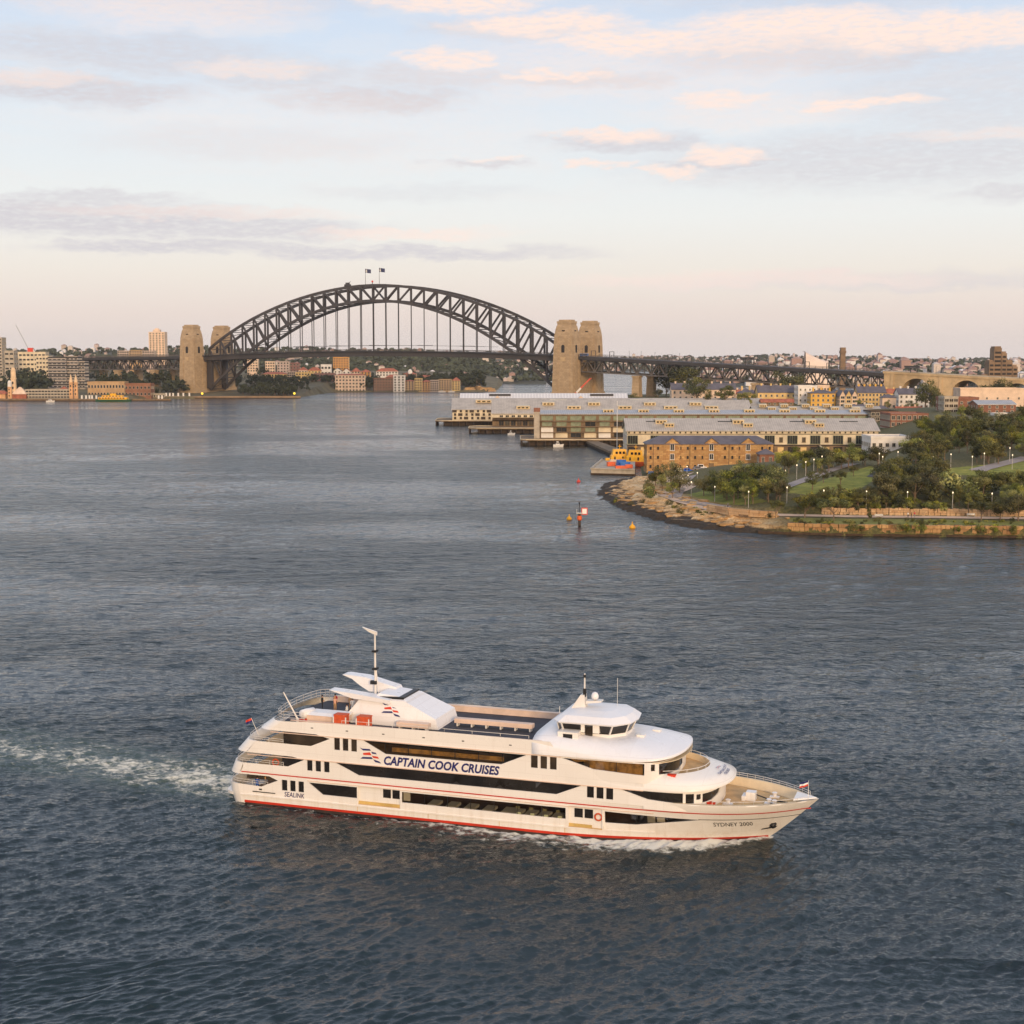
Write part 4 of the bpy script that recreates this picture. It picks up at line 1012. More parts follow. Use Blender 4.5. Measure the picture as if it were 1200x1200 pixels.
DARKO = mat('shadow_opening', lin(46, 40, 36), .9, .1)
def pylon(name_lab, x, y):
    t_ = thing('bridge_pylon', name_lab, 'pylon', onb(x, y), BRZ, 'stone pylons of the arch bridge')
    b = MB()
    b.loft([[(sx * hx, sy * hy, z) for sx, sy in ((-1, -1), (1, -1), (1, 1), (-1, 1))] for z, hx, hy in ((2, 14.0, 11.4), (11, 13.8, 11.2), (11.2, 12.8, 10.4), (56, 11.6, 9.3), (73, 10.9, 8.7), (79, 10.0, 7.9), (83.5, 8.9, 7.1), (83.7, 8.5, 6.7), (86, 8.3, 6.6))])
    body = b.build('shaft', M['granite'], t_)
    MB().bx(-8.8, 8.8, -6.9, 6.9, 86, 88.4).bx(-7.2, 7.2, -5.4, 5.4, 88.4, 90.0).build('cap', M['granite'], t_)
    b = MB()
    for sx in (-1, 1): b.loft([[(sx * 7.2 + q, sy * s_, z) for q, sy in ((-1.5, -1), (1.5, -1), (1.5, 1), (-1.5, 1))] for z, s_ in ((11, 10.9), (56, 9.7), (71, 9.2), (74, 8.5))])
    for sy in (-1, 1): b.loft([[(sx * s_, sy * 6.0 + q, z) for q, sx in ((-1.2, -1), (1.2, -1), (1.2, 1), (-1.2, 1))] for z, s_ in ((11, 13.3), (56, 12.0), (71, 11.4), (74, 10.4))])
    b.build('buttress', M['granite'], t_)
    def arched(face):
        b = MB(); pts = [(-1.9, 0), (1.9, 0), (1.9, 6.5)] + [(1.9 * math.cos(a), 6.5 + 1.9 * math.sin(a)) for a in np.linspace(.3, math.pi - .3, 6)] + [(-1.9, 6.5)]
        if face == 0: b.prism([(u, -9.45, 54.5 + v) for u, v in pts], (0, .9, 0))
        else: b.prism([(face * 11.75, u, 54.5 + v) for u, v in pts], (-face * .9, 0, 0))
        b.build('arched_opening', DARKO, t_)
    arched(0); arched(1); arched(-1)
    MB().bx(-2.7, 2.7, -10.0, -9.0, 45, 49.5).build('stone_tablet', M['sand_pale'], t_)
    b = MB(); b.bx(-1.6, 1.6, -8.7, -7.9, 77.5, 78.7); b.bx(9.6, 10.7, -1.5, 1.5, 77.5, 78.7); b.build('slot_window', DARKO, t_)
    return t_
pylon('tall tan stone pylon at the left end of the arch, the nearer of that pair', 0, 0)
pylon('tan stone pylon half behind the steel at the left end of the arch', 0, 58)
pylon('tall tan stone pylon at the right end of the arch beside the red crane', 532, 0)
pylon('tan stone pylon at the right end of the arch, rising behind its twin', 532, 57)
for x, lab in ((0, 'broad stone abutment under the deck between the left pylons'), (532, 'broad stone abutment under the deck between the right pylons')):
    t_ = thing('bridge_abutment', lab, 'abutment', onb(x, 30), BRZ)
    MB().bx(-9, 9, -24, 24, 0, 43).build('masonry', M['granite'], t_); MB().bx(-10.2, 10.2, -20.2, 20.2, 40, 43.4).build('cornice', M['granite'], t_)

def approach(name, lab, xa, xb, nsp, depth, pierz):
    t_ = thing('approach_viaduct', lab, 'viaduct', onb(0, 0), BRZ)
    n = 44; xx = np.linspace(xa, xb, n)
    MB().loft([[(x, 4, zd(x) - 3.4), (x, 56, zd(x) - 3.4), (x, 56, zd(x)), (x, 4, zd(x))] for x in xx]).build('deck', M['deckb'], t_)
    for yy in (4.2, 55.8):
        b = MB()
        for a, c in zip(xx, xx[1:]): b.bar((a, yy, zd(a) + 1.9), (c, yy, zd(c) + 1.9), .4); b.bar((a, yy, zd(a) + .9), (c, yy, zd(c) + .9), .25); b.bar((a, yy, zd(a)), (a, yy, zd(a) + 1.9), .35)
        b.build('parapet_rail', M['steelm'], t_)
    L = (xb - xa) / nsp
    for s in range(nsp):
        for yy in (11.0, 49.0):
            a0 = xa + s * L; m = 8; b = MB()
            f = lambda x, top: (x, yy, zd(x) - 3.5 - (0 if top else depth))
            q = [a0 + L * i / m for i in range(m + 1)]
            b.bar(f(a0, 1), f(a0 + L, 1), 1.5); b.bar(f(q[0], 0), f(q[-1], 0), 1.4)
            for i in range(m):
                mid = i % 2 == 0
                b.bar(f(q[i], 0 if mid else 1), f(q[i + 1], 1 if mid else 0), 1.25)
                b.bar(f(q[i], 0), f(q[i], 1), .7)
            b.bar(f(q[m], 0), f(q[m], 1), .9)
            b.build('truss_span', M['steelm'], t_)
        b = MB()
        for i in range(0, 9):
            x = xa + s * L + L * i / 8; b.bar((x, 11, zd(x) - 3.5 - depth), (x, 49, zd(x) - 3.5 - depth), .7)
            if i < 8: x2 = x + L / 8; b.bar((x, 11, zd(x) - 3.5 - depth), (x2, 49, zd(x2) - 3.5 - depth), .5)
        b.build('floor_beam', M['steelm'], t_)
    for s in range(1, nsp):
        x = xa + s * L; zt = zd(x) - 3.6 - depth
        for yy in (11.0, 49.0):
            b = MB(); b.loft([[(x + sx * h, yy + sy * h, z) for sx, sy in ((-1, -1), (1, -1), (1, 1), (-1, 1))] for z, h in ((pierz, 4.6), (zt - 3, 3.7), (zt - 2.9, 4.5), (zt - .9, 4.5))])
            b.build('stone_pier', M['granite'], t_)
    return t_
approach('s', 'grey truss approach spans running right from the pylons above the terraces', 544, 880, 5, 13.0, 4)
approach('n', 'dark truss approach spans running left from the left pylons', -262, -11, 4, 12.5, 6)
# stone viaduct with arches carrying on to the right
vd = thing('stone_viaduct', 'pale stone viaduct with round arches at the right end of the bridge', 'viaduct', onb(0, 0), BRZ)
outl = [(880, 4), (880, zd(880) - .5), (1110, zd(1110) - .5), (1110, 4)]
holes = []
for x0, x1, zs in ((898, 925, 16.5), (946, 973, 15), (994, 1019, 13.5)):
    r_ = (x1 - x0) / 2; holes.append([(x0, 4.5), (x1, 4.5)] + [((x0 + x1) / 2 + r_ * math.cos(a), zs + r_ * .92 * math.sin(a)) for a in np.linspace(0, math.pi, 14)])
b = MB(); pv, tr_ = fill2d(outl, holes)
for yy in (4.0, 56.0): b.add([(x, yy, z) for x, z in pv], tr_)
for h in holes: b.add([(x, 4.0, z) for x, z in h] + [(x, 56.0, z) for x, z in h], [(i, (i + 1) % len(h), len(h) + (i + 1) % len(h), len(h) + i) for i in range(len(h))])
b.build('arcade_wall', M['sand_pale'], vd)
b = MB(); b.loft([[(x, 3.2, zd(x) - .5), (x, 56.8, zd(x) - .5), (x, 56.8, zd(x) + 1.6), (x, 3.2, zd(x) + 1.6)] for x in np.linspace(879, 1110, 8)]); b.build('parapet', M['sand_pale'], vd)
[MB().bx(x - 1.5, x + 1.5, 3.3, 4.1, 5, zd(x) - .52).build('pilaster', M['sand_pale'], vd) for x in (888, 935, 983, 1030)]
# signal gantries, lamps on the approach
for i, x in enumerate((560, 582, 650, 672, 735, 800, 823, 905, 1010)):
    if i in (4, 7):
        t_ = thing('sign_gantry', 'dark overhead sign gantry above the bridge approach' + (' nearest the truss middle' if i == 4 else ' above the stone viaduct'), 'gantry', onb(x, 20, zd(x)), BRZ)
        MB().bx(-.4, .4, -13, -12.2, 0, 6).bx(-.4, .4, 12.2, 13, 0, 6).bx(-.5, .5, -13, 13, 5.4, 6.2).build('frame', M['steelb'], t_)
        MB().bx(-6, 6, -11, 11, 5.5, 6.3).build('canopy', M['deckb'], t_); MB().bx(-7, 8, -10, -9, 6.5, 8.3).build('sign_panel', M['deckb'], t_)
    else:
        t_ = thing('wire_gantry', 'thin grey railway wire gantry on the bridge approach', 'gantry', onb(x, 9, zd(x)), BRZ, 'railway gantries on the approach')
        MB().bx(-2.8, -2.3, -.3, .3, 0, 6.5).bx(2.3, 2.8, -.3, .3, 0, 6.5).bx(-2.8, 2.8, -.3, .3, 6.5, 7.0).build('frame', M['steelb'], t_)
for i, x in enumerate((548, 604, 618, 634, 662, 690, 712, 760, 778, 845, 862, 930, 960)):
    t_ = thing('street_lamp', 'thin grey lamp post on the bridge approach deck', 'street lamp', onb(x, 6, zd(x)), BRZ, 'lamp posts on the approach')
    MB().tube((0, 0, 0), (0, 0, 8.5), .22, .14, 5).build('post', M['steelb'], t_); MB().box((0, .8, 8.5), (.5, 2, .3)).build('lamp_head', M['steelb'], t_)
for x, c_, lab in ((548, (70, 110, 170), 'blue bus on the bridge approach beside the right pylon'),):
    t_ = thing('bus', lab, 'bus', onb(x, 9, zd(x)), BRZ)
    MB().bx(-5.5, 5.5, -1.3, 1.3, .5, 3.2).build('body', mat('bus_blue', lin(*c_), .4), t_); MB().bx(-5.2, 5.2, -1.34, 1.34, 1.7, 2.6).build('window', M['dkgl'], t_)
    for wx in (-3.4, 3.4): MB().tube((wx, -1.36, .5), (wx, 1.36, .5), .5, n=10).build('wheel', M['black'], t_)

# ------------------------------------------------------------------ land on the right
SHORE = [(420, 395), (164.4, 408.1), (119.1, 414.0), (95.8, 416.0), (77.3, 420.0), (63.4, 424.2), (52.5, 434.8), (45.3, 450.7), (39.4, 472.9), (34.8, 497.3), (31.6, 524.4), (31.1, 552), (36, 585), (44.8, 608), (54, 620), (56, 650), (60, 700),
         (64, 760), (150, 860), (110, 985), (60, 1180), (40, 1330), (30, 1560), (36, 1690), (110, 1800), (260, 1830), (560, 1980), (980, 1990), (980, 395)]
SHN = np.array(SHORE)
def shore_d(X, Y):
    """signed distance to the shoreline, positive on land (vectorised)"""
    X = np.asarray(X, float); Y = np.asarray(Y, float)
    d = np.full(X.shape, 1e9); ins = np.zeros(X.shape, bool); n = len(SHN)
    for i in range(n):
        a, b = SHN[i], SHN[(i + 1) % n]; e = b - a
        t_ = np.clip(((X - a[0]) * e[0] + (Y - a[1]) * e[1]) / (e @ e), 0, 1)
        d = np.minimum(d, np.hypot(X - a[0] - t_ * e[0], Y - a[1] - t_ * e[1]))
        c = (a[1] > Y) != (b[1] > Y)
        xi = (b[0] - a[0]) * (Y - a[1]) / ((b[1] - a[1]) or 1e-9) + a[0]
        ins ^= c & (X < xi)
    return np.where(ins, d, -d)
def sstep(a, b, x):
    q = np.clip((np.asarray(x, float) - a) / (b - a), 0, 1); return q * q * (3 - 2 * q)
def ground_h(X, Y, d=None):
    X = np.asarray(X, float); Y = np.asarray(Y, float)
    if d is None: d = shore_d(X, Y)
    wall = np.interp(d, [-6, -.3, .3, 12, 24, 24.8, 45, 95, 140], [-3, -1.5, 3.0, 3.3, 3.4, 5.4, 7.6, 12.0, 13.5])
    rock = np.interp(d, [-8, 0, 3, 10, 22, 32, 60, 110], [-2.5, -.1, .8, 1.6, 3.2, 4.0, 5.6, 7.0])
    w = sstep(62, 84, X)
    h = rock * (1 - w) + wall * w
    # wharf apron, low and level; then the hill with the terraces; the tree covered bank on the right
    ap = sstep(590, 640, Y) * (1 - sstep(150, 215, X)); low = np.minimum(h, 2.6)
    h = h * (1 - ap) + low * ap
    hill = np.interp(Y, [0, 560, 700, 900, 1040, 1120, 1300, 1700], [0, 0, 3, 4, 6, 13, 10, 6]) * sstep(0, 40, d)
    back = sstep(930, 1020, Y)
    h = h * (1 - back) + np.maximum(h * .2, hill) * back
    bank = np.interp(Y, [0, 480, 560, 680, 900, 1200], [0, 0, 3, 7, 6, 2]) * sstep(165, 230, X)
    return h + bank * sstep(0, 30, d)
def gh(X, Y): return float(ground_h(np.array([X]), np.array([Y]))[0])
def hit(x, y, y0=395.0, y1=2200.0):
    """where the sight line of a photo point meets the ground"""
    cp, sp = math.cos(PITCH), math.sin(PITCH); bb = (600 - y) / FPX
    dirv = np.array([(x - 600) / FPX, cp + bb * sp, bb * cp - sp]); dirv /= dirv[1]
    Ys = np.linspace(y0, y1, 3600); Xs = dirv[0] * Ys; Zs = CAM_H + dirv[2] * Ys
    hs = np.maximum(ground_h(Xs, Ys), 0)
    k = np.where(Zs <= hs)[0]
    i = k[0] if len(k) else len(Ys) - 1
    return Vector((Xs[i], Ys[i], hs[i]))

def land_mat():
    m = bpy.data.materials.new('ground_cover'); m.use_nodes = True
    t = NT(m.node_tree); b = m.node_tree.nodes['Principled BSDF']
    pos = t.n('NewGeometry').outputs['Position']; z = t.n('SeparateXYZ', {0: pos}).outputs[2]
    rk = t.n('Attribute', attribute_name='rock').outputs['Fac']; gr = t.n('Attribute', attribute_name='grass').outputs['Fac']
    n1 = t.noise(pos, 0.22, 6.0, 0.65); n2 = t.noise(pos, 1.3, 5.0, 0.6)
    rock = t.ramp(n2, [(.3, lin(120, 88, 58)), (.45, lin(196, 150, 96)), (.6, lin(222, 182, 126)), (.75, lin(206, 144, 80))])
    rock = t.mix(t.mr(n1, .45, .7), rock, lin(232, 204, 160))
    dark = t.ramp(n2, [(.3, lin(34, 28, 22)), (.7, lin(70, 56, 40))])
    zz = t.math('ADD', z, t.math('MULTIPLY', t.math('SUBTRACT', n1, .5), 1.6))
    rock = t.mix(t.mr(zz, 1.15, 1.75), dark, rock)
    grass = t.ramp(n1, [(.32, lin(98, 102, 34)), (.5, lin(130, 132, 48)), (.68, lin(156, 150, 66))])
    scrub = t.ramp(n2, [(.3, lin(62, 58, 32)), (.55, lin(92, 88, 46)), (.75, lin(140, 112, 70))])
    c = t.mix(gr, scrub, grass); c = t.mix(rk, c, rock)
    t.put(b.inputs['Base Color'], c); b.inputs['Roughness'].default_value = .95
    bp = t.n('Bump', {'Height': n2, 'Strength': .5, 'Distance': .6}); t.put(b.inputs['Normal'], bp.outputs[0])
    return m
M['land'] = land_mat()
def path_dist(pts, X, Y):
    d = np.full(np.shape(X), 1e9)
    for a, c in zip(pts, pts[1:]):
        e = (c[0] - a[0], c[1] - a[1]); t_ = np.clip(((X - a[0]) * e[0] + (Y - a[1]) * e[1]) / (e[0] ** 2 + e[1] ** 2), 0, 1)
        d = np.minimum(d, np.hypot(X - a[0] - t_ * e[0], Y - a[1] - t_ * e[1]))
    return d
LAWN = [hit(*p) for p in ((905, 578), (925, 566), (955, 566), (985, 556), (1020, 546), (1035, 556), (1010, 572), (960, 582))]
LAWN2 = [hit(*p) for p in ((1060, 562), (1100, 550), (1150, 545), (1200, 540), (1260, 540), (1260, 560), (1180, 560), (1120, 556), (1080, 570))]
LAWN3 = [hit(*p) for p in ((805, 580), (830, 572), (870, 578), (900, 588), (870, 592), (830, 588))]
def land_grid(name, xs, ys_, extra):
    Xg, Yg = np.meshgrid(xs, ys_) if xs.ndim == 1 else (xs, ys_)
    d = shore_d(Xg, Yg); h = ground_h(Xg, Yg, d)
    west = (1 - sstep(66, 84, Xg)) * (Yg < 620)
    r = np.random.default_rng(3)
    rockz = west * sstep(34, 20, d) if False else west * np.clip((27 - d) / 8, 0, 1)
    ph = np.sin(Xg * .9 + 1.3 * np.sin(Yg * .31)) * .5 + np.sin(Yg * .8 + 1.7 * np.sin(Xg * .27)) * .5 + np.sin(Xg * 2.1 + Yg * 1.4) * .3
    led = np.round((h + .35 * ph) / .55) * .55
    h = h * (1 - rockz * (d > 0)) + (led * .8 + h * .2) * rockz * (d > 0) + rockz * .28 * ph * (d > -3) * .8
    if name == 'headland_ground': h = h - np.clip(d, 0, 1) * 0
    rock = np.clip(rockz + sstep(3.2, 2.6, h) * 0, 0, 1)
    g = np.zeros_like(Xg)
    for L in (LAWN, LAWN2, LAWN3):
        pl = [(p.x, p.y) for p in L]
        for idx in np.ndindex(Xg.shape):
            if d[idx] > 10 and Yg[idx] < 640 and inpoly((Xg[idx], Yg[idx]), pl): g[idx] = 1
    g = np.maximum(g, ((d > 1.5) & (d < 14) & (Xg > 80) & (Yg < 500)) * .6)
    me = bpy.data.meshes.new(name); nr, nc = Xg.shape
    co = np.stack([Xg, Yg, h], -1).reshape(-1, 3)
    idx = np.arange(nr * nc).reshape(nr, nc)
    q = np.stack([idx[:-1, :-1], idx[:-1, 1:], idx[1:, 1:], idx[1:, :-1]], -1).reshape(-1, 4)
    keep = (h.ravel()[q] > -2.4).any(1); q = q[keep]
    me.from_pydata(co.tolist(), [], q.tolist())
    me.polygons.foreach_set('use_smooth', [True] * len(me.polygons))
    for nm, arr in (('rock', rock), ('grass', g)):
        a_ = me.attributes.new(nm, 'FLOAT', 'POINT'); a_.data.foreach_set('value', arr.ravel().astype(np.float32))
    me.materials.append(M['land'])
    return tag(link(name, me), kind='structure')
a_ = np.linspace(0.03, 0.56, 330); y_ = np.concatenate([np.arange(396, 500, .9), np.arange(500, 640, 1.8), np.arange(640, 1000, 8), np.arange(1000, 2000, 25)])
AA, YY = np.meshgrid(a_, y_); land_grid('ground', AA * YY, YY, None)

def ribbon(name, pts, w, mt, lift=.06, kind='structure'):
    """a strip of paving laid on the ground"""
    P_ = []
    for a, c in zip(pts, pts[1:]):
        n = max(1, int((Vector(c[:2]) - Vector(a[:2])).length / 2.5)); P_ += [(a[0] + (c[0] - a[0]) * i / n, a[1] + (c[1] - a[1]) * i / n) for i in range(n)]
    P_.append(tuple(pts[-1][:2])); rows = []
    for i, p in enumerate(P_):
        q = P_[min(i + 1, len(P_) - 1)]; o = P_[max(i - 1, 0)]; dv = Vector((q[0] - o[0], q[1] - o[1])).normalized(); nx, ny = -dv.y, dv.x
        ws = [-w / 2, -w / 4, 0, w / 4, w / 2]
        hc = gh(*p)
        rows.append([(p[0] + nx * s, p[1] + ny * s, max(gh(p[0] + nx * s, p[1] + ny * s), hc - .15) + lift + .12) for s in ws])
    b = MB(); b.loft(rows, closed=False, caps=False); o = b.build(name, mt, None, True)
    return tag(o, kind=kind)
M['pathc'] = mat('pale_path', lin(206, 176, 150), .9, .08, .3)
M['pathg'] = mat('grey_path', lin(158, 146, 140), .9, .08, .3)
def offs(dd, x0, x1, n=26):
    """points a given distance inland of the sea wall"""
    out = []
    for x in np.linspace(x0, x1, n):
        ys_ = np.linspace(400, 520, 900); dn = shore_d(np.full(900, x), ys_); k = np.where(dn >= dd)[0][0]; out.append((x, ys_[k]))
    return out
ribbon('path', [tuple(hit(*p)[:2]) for p in ((772, 580), (790, 577), (806, 570), (786, 562), (802, 556))] , 8.0, M['pathc'])
ribbon('path', offs(19, 52, 240, 44), 5.5, M['pathc'])
ribbon('path', [tuple(hit(*p)[:2]) for p in ((810, 558), (800, 566), (795, 575), (790, 585), (820, 590), (850, 596))], 4.5, M['pathg'])
ribbon('path', [tuple(hit(*p)[:2]) for p in ((918, 572), (945, 562), (975, 551), (1000, 544))], 5, M['pathg'])
ribbon('road', [tuple(hit(*p)[:2]) for p in ((1028, 560), (1050, 546), (1062, 540))], 7, M['road'])
ribbon('path', [tuple(hit(*p)[:2]) for p in ((1145, 552), (1170, 545), (1205, 536))], 6, M['pathg'])

# sea wall of big sandstone blocks along the right shore, retaining wall above the path
M['block'] = bricks('sandstone_blocks', lin(198, 158, 104), lin(146, 106, 66), lin(80, 62, 42), 2.3, 1.1)
M['block2'] = bricks('pale_sandstone_blocks', lin(212, 178, 136), lin(178, 140, 100), lin(110, 88, 64), 1.9, .7)
def wall_strip(name, lab, dd, x0, x1, zb, zt, th, mt, n=60, rag=.25, cat='wall'):
    t_ = thing(name, lab, cat, (0, 0, 0)); pts = offs(dd, x0, x1, n); b = MB(); r = random.Random(5)
    for a, c in zip(pts, pts[1:]):
        if r.random() < .04: continue
        zt_ = zt + r.uniform(-rag, rag); yy = (a[1] + c[1]) / 2 + r.uniform(-.15, .15)
        ang = math.atan2(c[1] - a[1], c[0] - a[0]); L = math.hypot(c[0] - a[0], c[1] - a[1])
        k = max(2, round((zt_ - zb) / 1.0))
        for j in range(k): b.box(((a[0] + c[0]) / 2 + r.uniform(-.1, .1), yy + th / 2 + r.uniform(-.18, .18), zb + (zt_ - zb) * (j + .5) / k), (L * .97, th, (zt_ - zb) / k * .97), ang)
    b.build('masonry', mt, t_); return t_
wall_strip('sea_wall', 'low sea wall of rough golden sandstone blocks along the right shore', .1, 78, 240, .9, 3.2, 1.6, M['block'], 140, .16)
M['tide'] = mat('tidal_band', lin(70, 52, 34), .9, .25, .8)
b = MB(); pts = offs(-.6, 70, 240, 40); b.loft([[(x, y, -1) for x, y in pts], [(x, y + .3, .55) for x, y in pts], [(x, y + 1.6, .9) for x, y in pts]], closed=False, caps=False)
tag(b.build('tidal_ledge', M['tide']), 'dark weedy ledge at the waterline under the sea wall', 'ledge')
wall_strip('retaining_wall', 'long sandstone retaining wall behind the waterside path', 23.5, 92, 205, 3.2, 5.5, 1.2, M['block2'], 130, .22)
t_ = wall_strip('retaining_wall', 'short straight sandstone wall left of the waterside path', 15.0, 60, 78, 3.0, 5.0, 1.2, M['block2'], 8, .1)
rr_ = random.Random(8)
ROCK = mat('boulder_stone', lin(186, 148, 100), .9, .2, .9, bump=.5, bscale=2.0)
rock_me = []
for k in range(4):
    b = MB(); r = random.Random(k); n = 6
    b.loft([[(math.cos(2 * math.pi * i / n) * s * r.uniform(.8, 1.15), math.sin(2 * math.pi * i / n) * s * r.uniform(.8, 1.1), z + r.uniform(-.06, .06)) for i in range(n)] for z, s in ((-.4, 1.0), (.1, 1.05), (.5, .98), (.56, .86))]); rock_me.append(b.mesh('boulder', ROCK))
for k in range(48):
    u = rr_.random(); seg = rr_.randint(4, 10); a, c = SHN[seg], SHN[seg + 1]; p = a + (c - a) * u; nx = np.array([-(c - a)[1], (c - a)[0]]); nx = nx / np.hypot(*nx)
    p = p - nx * rr_.uniform(3, 24)
    if shore_d(p[0:1], p[1:2])[0] < 2: continue
    s = rr_.uniform(.7, 1.9)
    tag(link('boulder', rock_me[k % 4], None, (p[0], p[1], gh(p[0], p[1]) + .1), rr_.uniform(0, 6), (s * 1.4, s, s * .5)), 'golden sandstone boulder lying on the rock shelf of the point', 'boulder', 'boulders on the rock shelf')

# ------------------------------------------------------------------ buildings
GL = mat('window_glass', lin(36, 38, 42), .25, .25, .5, spec=.25, rnd=.25)
GLW = mat('warm_window', lin(62, 52, 38), .25, .25, .5, rnd=.3)
FRM = mat('window_frame', lin(196, 186, 168), .6, .05)
_wm = {}
def window_mesh(w, h, gl, fr, bars=1, dep=.22):
    k = (round(w, 2), round(h, 2), gl.name, fr.name, bars)
    if k not in _wm:
        b = MB(); f = min(.16, w * .12)
        b.bx(-w / 2, w / 2, -.02, .3, 0, h, 0)
        b.bx(-w / 2 - f, -w / 2, -dep, .3, -f, h + f, 1).bx(w / 2, w / 2 + f, -dep, .3, -f, h + f, 1).bx(-w / 2, w / 2, -dep, .3, h, h + f, 1).bx(-w / 2 - f * 1.6, w / 2 + f * 1.6, -dep - .08, .3, -f * 1.4, 0, 1)
        for i in range(bars): x = -w / 2 + w * (i + 1) / (bars + 1); b.bx(x - .05, x + .05, -.1, .2, 0, h, 1)
        _wm[k] = b.mesh('window', [gl, fr])
    return _wm[k]
def win(par, x, y, z, w, h, gl=None, fr=None, rz=0.0, bars=1, name='window'):
    return link(name, window_mesh(w, h, gl or GL, fr or FRM, bars), par, (x, y, z), rz)
def roof_gable(w, d, z, h, ov=.6, axis='x', th=.35):
    b = MB()
    if axis == 'x':
        for s in (-1, 1): b.prism([(-w / 2 - ov, s * (d / 2 + ov), z - ov * h / (d / 2)), (w / 2 + ov, s * (d / 2 + ov), z - ov * h / (d / 2)), (w / 2 + ov, 0, z + h), (-w / 2 - ov, 0, z + h)], (0, 0, th))
    else:
        for s in (-1, 1): b.prism([(s * (w / 2 + ov), -d / 2 - ov, z - ov * h / (w / 2)), (s * (w / 2 + ov), d / 2 + ov, z - ov * h / (w / 2)), (0, d / 2 + ov, z + h), (0, -d / 2 - ov, z + h)], (0, 0, th))
    return b
def gable_fill(b, w, d, z, h, axis='x'):
    if axis == 'x':
        for s in (-1, 1): b.prism([(s * (w / 2 - .01), -d / 2, z), (s * (w / 2 - .01), d / 2, z), (s * (w / 2 - .01), 0, z + h)], (-s * .3, 0, 0))
    else:
        for s in (-1, 1): b.prism([(-w / 2, s * (d / 2 - .01), z), (w / 2, s * (d / 2 - .01), z), (0, s * (d / 2 - .01), z + h)], (0, -s * .3, 0))
    return b
def building(name, label, loc, w, d, h, wall, roof=None, rtype='flat', rh=3.0, floors=3, bays=4, ww=1.2, wh=1.6, rz=0.0, group=None, cat='building', side=-1, chim=0, gl=None, fr=None, sill=.9, skip=None, base=0.0, chm=None, bars=1, ext=4):
    t_ = thing(name, label, cat, loc, rz, group)
    b = MB(); b.bx(-w / 2, w / 2, -d / 2, d / 2, -ext, h)
    if rtype in ('gx', 'gy'): gable_fill(b, w, d, h, rh, rtype[1])
    b.build('wall', wall, t_)
    if rtype in ('gx', 'gy'): ro = roof_gable(w, d, h, rh, .5, rtype[1]).build('roof', roof, t_)
    elif rtype == 'hip':
        k = min(w, d) / 2; r1 = [(-w / 2 - .5, -d / 2 - .5, h - .05), (w / 2 + .5, -d / 2 - .5, h - .05), (w / 2 + .5, d / 2 + .5, h - .05), (-w / 2 - .5, d / 2 + .5, h - .05)]
        rx, ry = max(w / 2 - k, .1), max(d / 2 - k, .1)
        ro = MB().loft([r1, [(x, y, z + .3) for x, y, z in r1], [(-rx, -ry, h + rh), (rx, -ry, h + rh), (rx, ry, h + rh), (-rx, ry, h + rh)]]).build('roof', roof, t_)
    else:
        ro = MB().bx(-w / 2 + .3, w / 2 - .3, -d / 2 + .3, d / 2 - .3, h, h + .12).build('roof', roof or M['road'], t_)
        b = MB()
        for s in (-1, 1): b.bx(-w / 2 - .15, w / 2 + .15, s * d / 2 - .2, s * d / 2 + .2, h - .3, h + .8); b.bx(s * w / 2 - .2, s * w / 2 + .2, -d / 2 + .2, d / 2 - .2, h - .3, h + .8)
        b.build('parapet', wall, t_)
    fh_ = (h - base) / floors
    for f in range(floors):
        for i in range(bays):
            if skip and (f, i) in skip: continue
            win(t_, -w / 2 + w * (i + .5) / bays, -d / 2, base + f * fh_ + fh_ * .28 * sill, ww, min(wh, fh_ * .7), gl, fr, 0, bars)
    if side:
        nb = max(1, int(bays * d / w))
        for f in range(floors):
            for i in range(nb): win(t_, side * w / 2, -d / 2 + d * (i + .5) / nb, base + f * fh_ + fh_ * .28 * sill, ww, min(wh, fh_ * .7), gl, fr, side * math.pi / 2, bars)
    for c in range(chim):
        x = -w / 2 + w * (c + .5) / chim; zt = h + (rh if rtype != 'flat' else .8)
        MB().bx(x - .6, x + .6, -.5, .7, h - .5, zt + 1.3).bx(x - .75, x + .75, -.65, .85, zt + 1.3, zt + 1.6).build('chimney', chm or wall, ro)
    return t_

M['roofg'] = stripes('grey_sheet_roof', lin(190, 180, 168), lin(176, 167, 156), 1.1, 0, .55, .55, .1, var=.45)
M['roofb'] = stripes('blue_grey_sheet_roof', lin(182, 180, 180), lin(166, 165, 166), 1.2, 0, .5, .5, .15, var=.4)
M['roofwh'] = stripes('white_sheet_roof', lin(226, 222, 218), lin(210, 206, 204), 2.4, 0, .5, .6, var=.15)
M['cream'] = mat('cream_boards', lin(216, 200, 170), .75, .10, .2)
M['timber'] = mat('weathered_timber', lin(128, 106, 80), .85, .2, .3)
M['tmbdk'] = mat('dark_timber', lin(74, 60, 48), .85, .2, .3)
M['pile'] = mat('pile_timber', lin(60, 48, 38), .9, .2)
M['slate'] = mat('purple_slate', lin(98, 93, 100), .7, .12, .3)
M['tile'] = mat('terracotta_tiles', lin(172, 100, 74), .8, .18, .3)
M['golden'] = bricks('golden_sandstone_blocks', lin(206, 166, 108), lin(160, 116, 70), lin(116, 90, 62), 1.6, .75)
M['brick'] = bricks('red_brick', lin(152, 100, 78), lin(126, 82, 64), lin(150, 120, 100), .9, .4)
M['ochre'] = mat('ochre_render', lin(222, 188, 126), .85, .1, .2)
M['yellow'] = mat('yellow_render', lin(226, 176, 80), .85, .08, .2)
M['white'] = mat('white_render', lin(228, 222, 214), .85, .06, .2)
M['pinkw'] = mat('pale_pink_render', lin(226, 198, 172), .85, .08, .2)
M['conc'] = mat('pale_concrete', lin(178, 166, 148), .9, .12, .3)
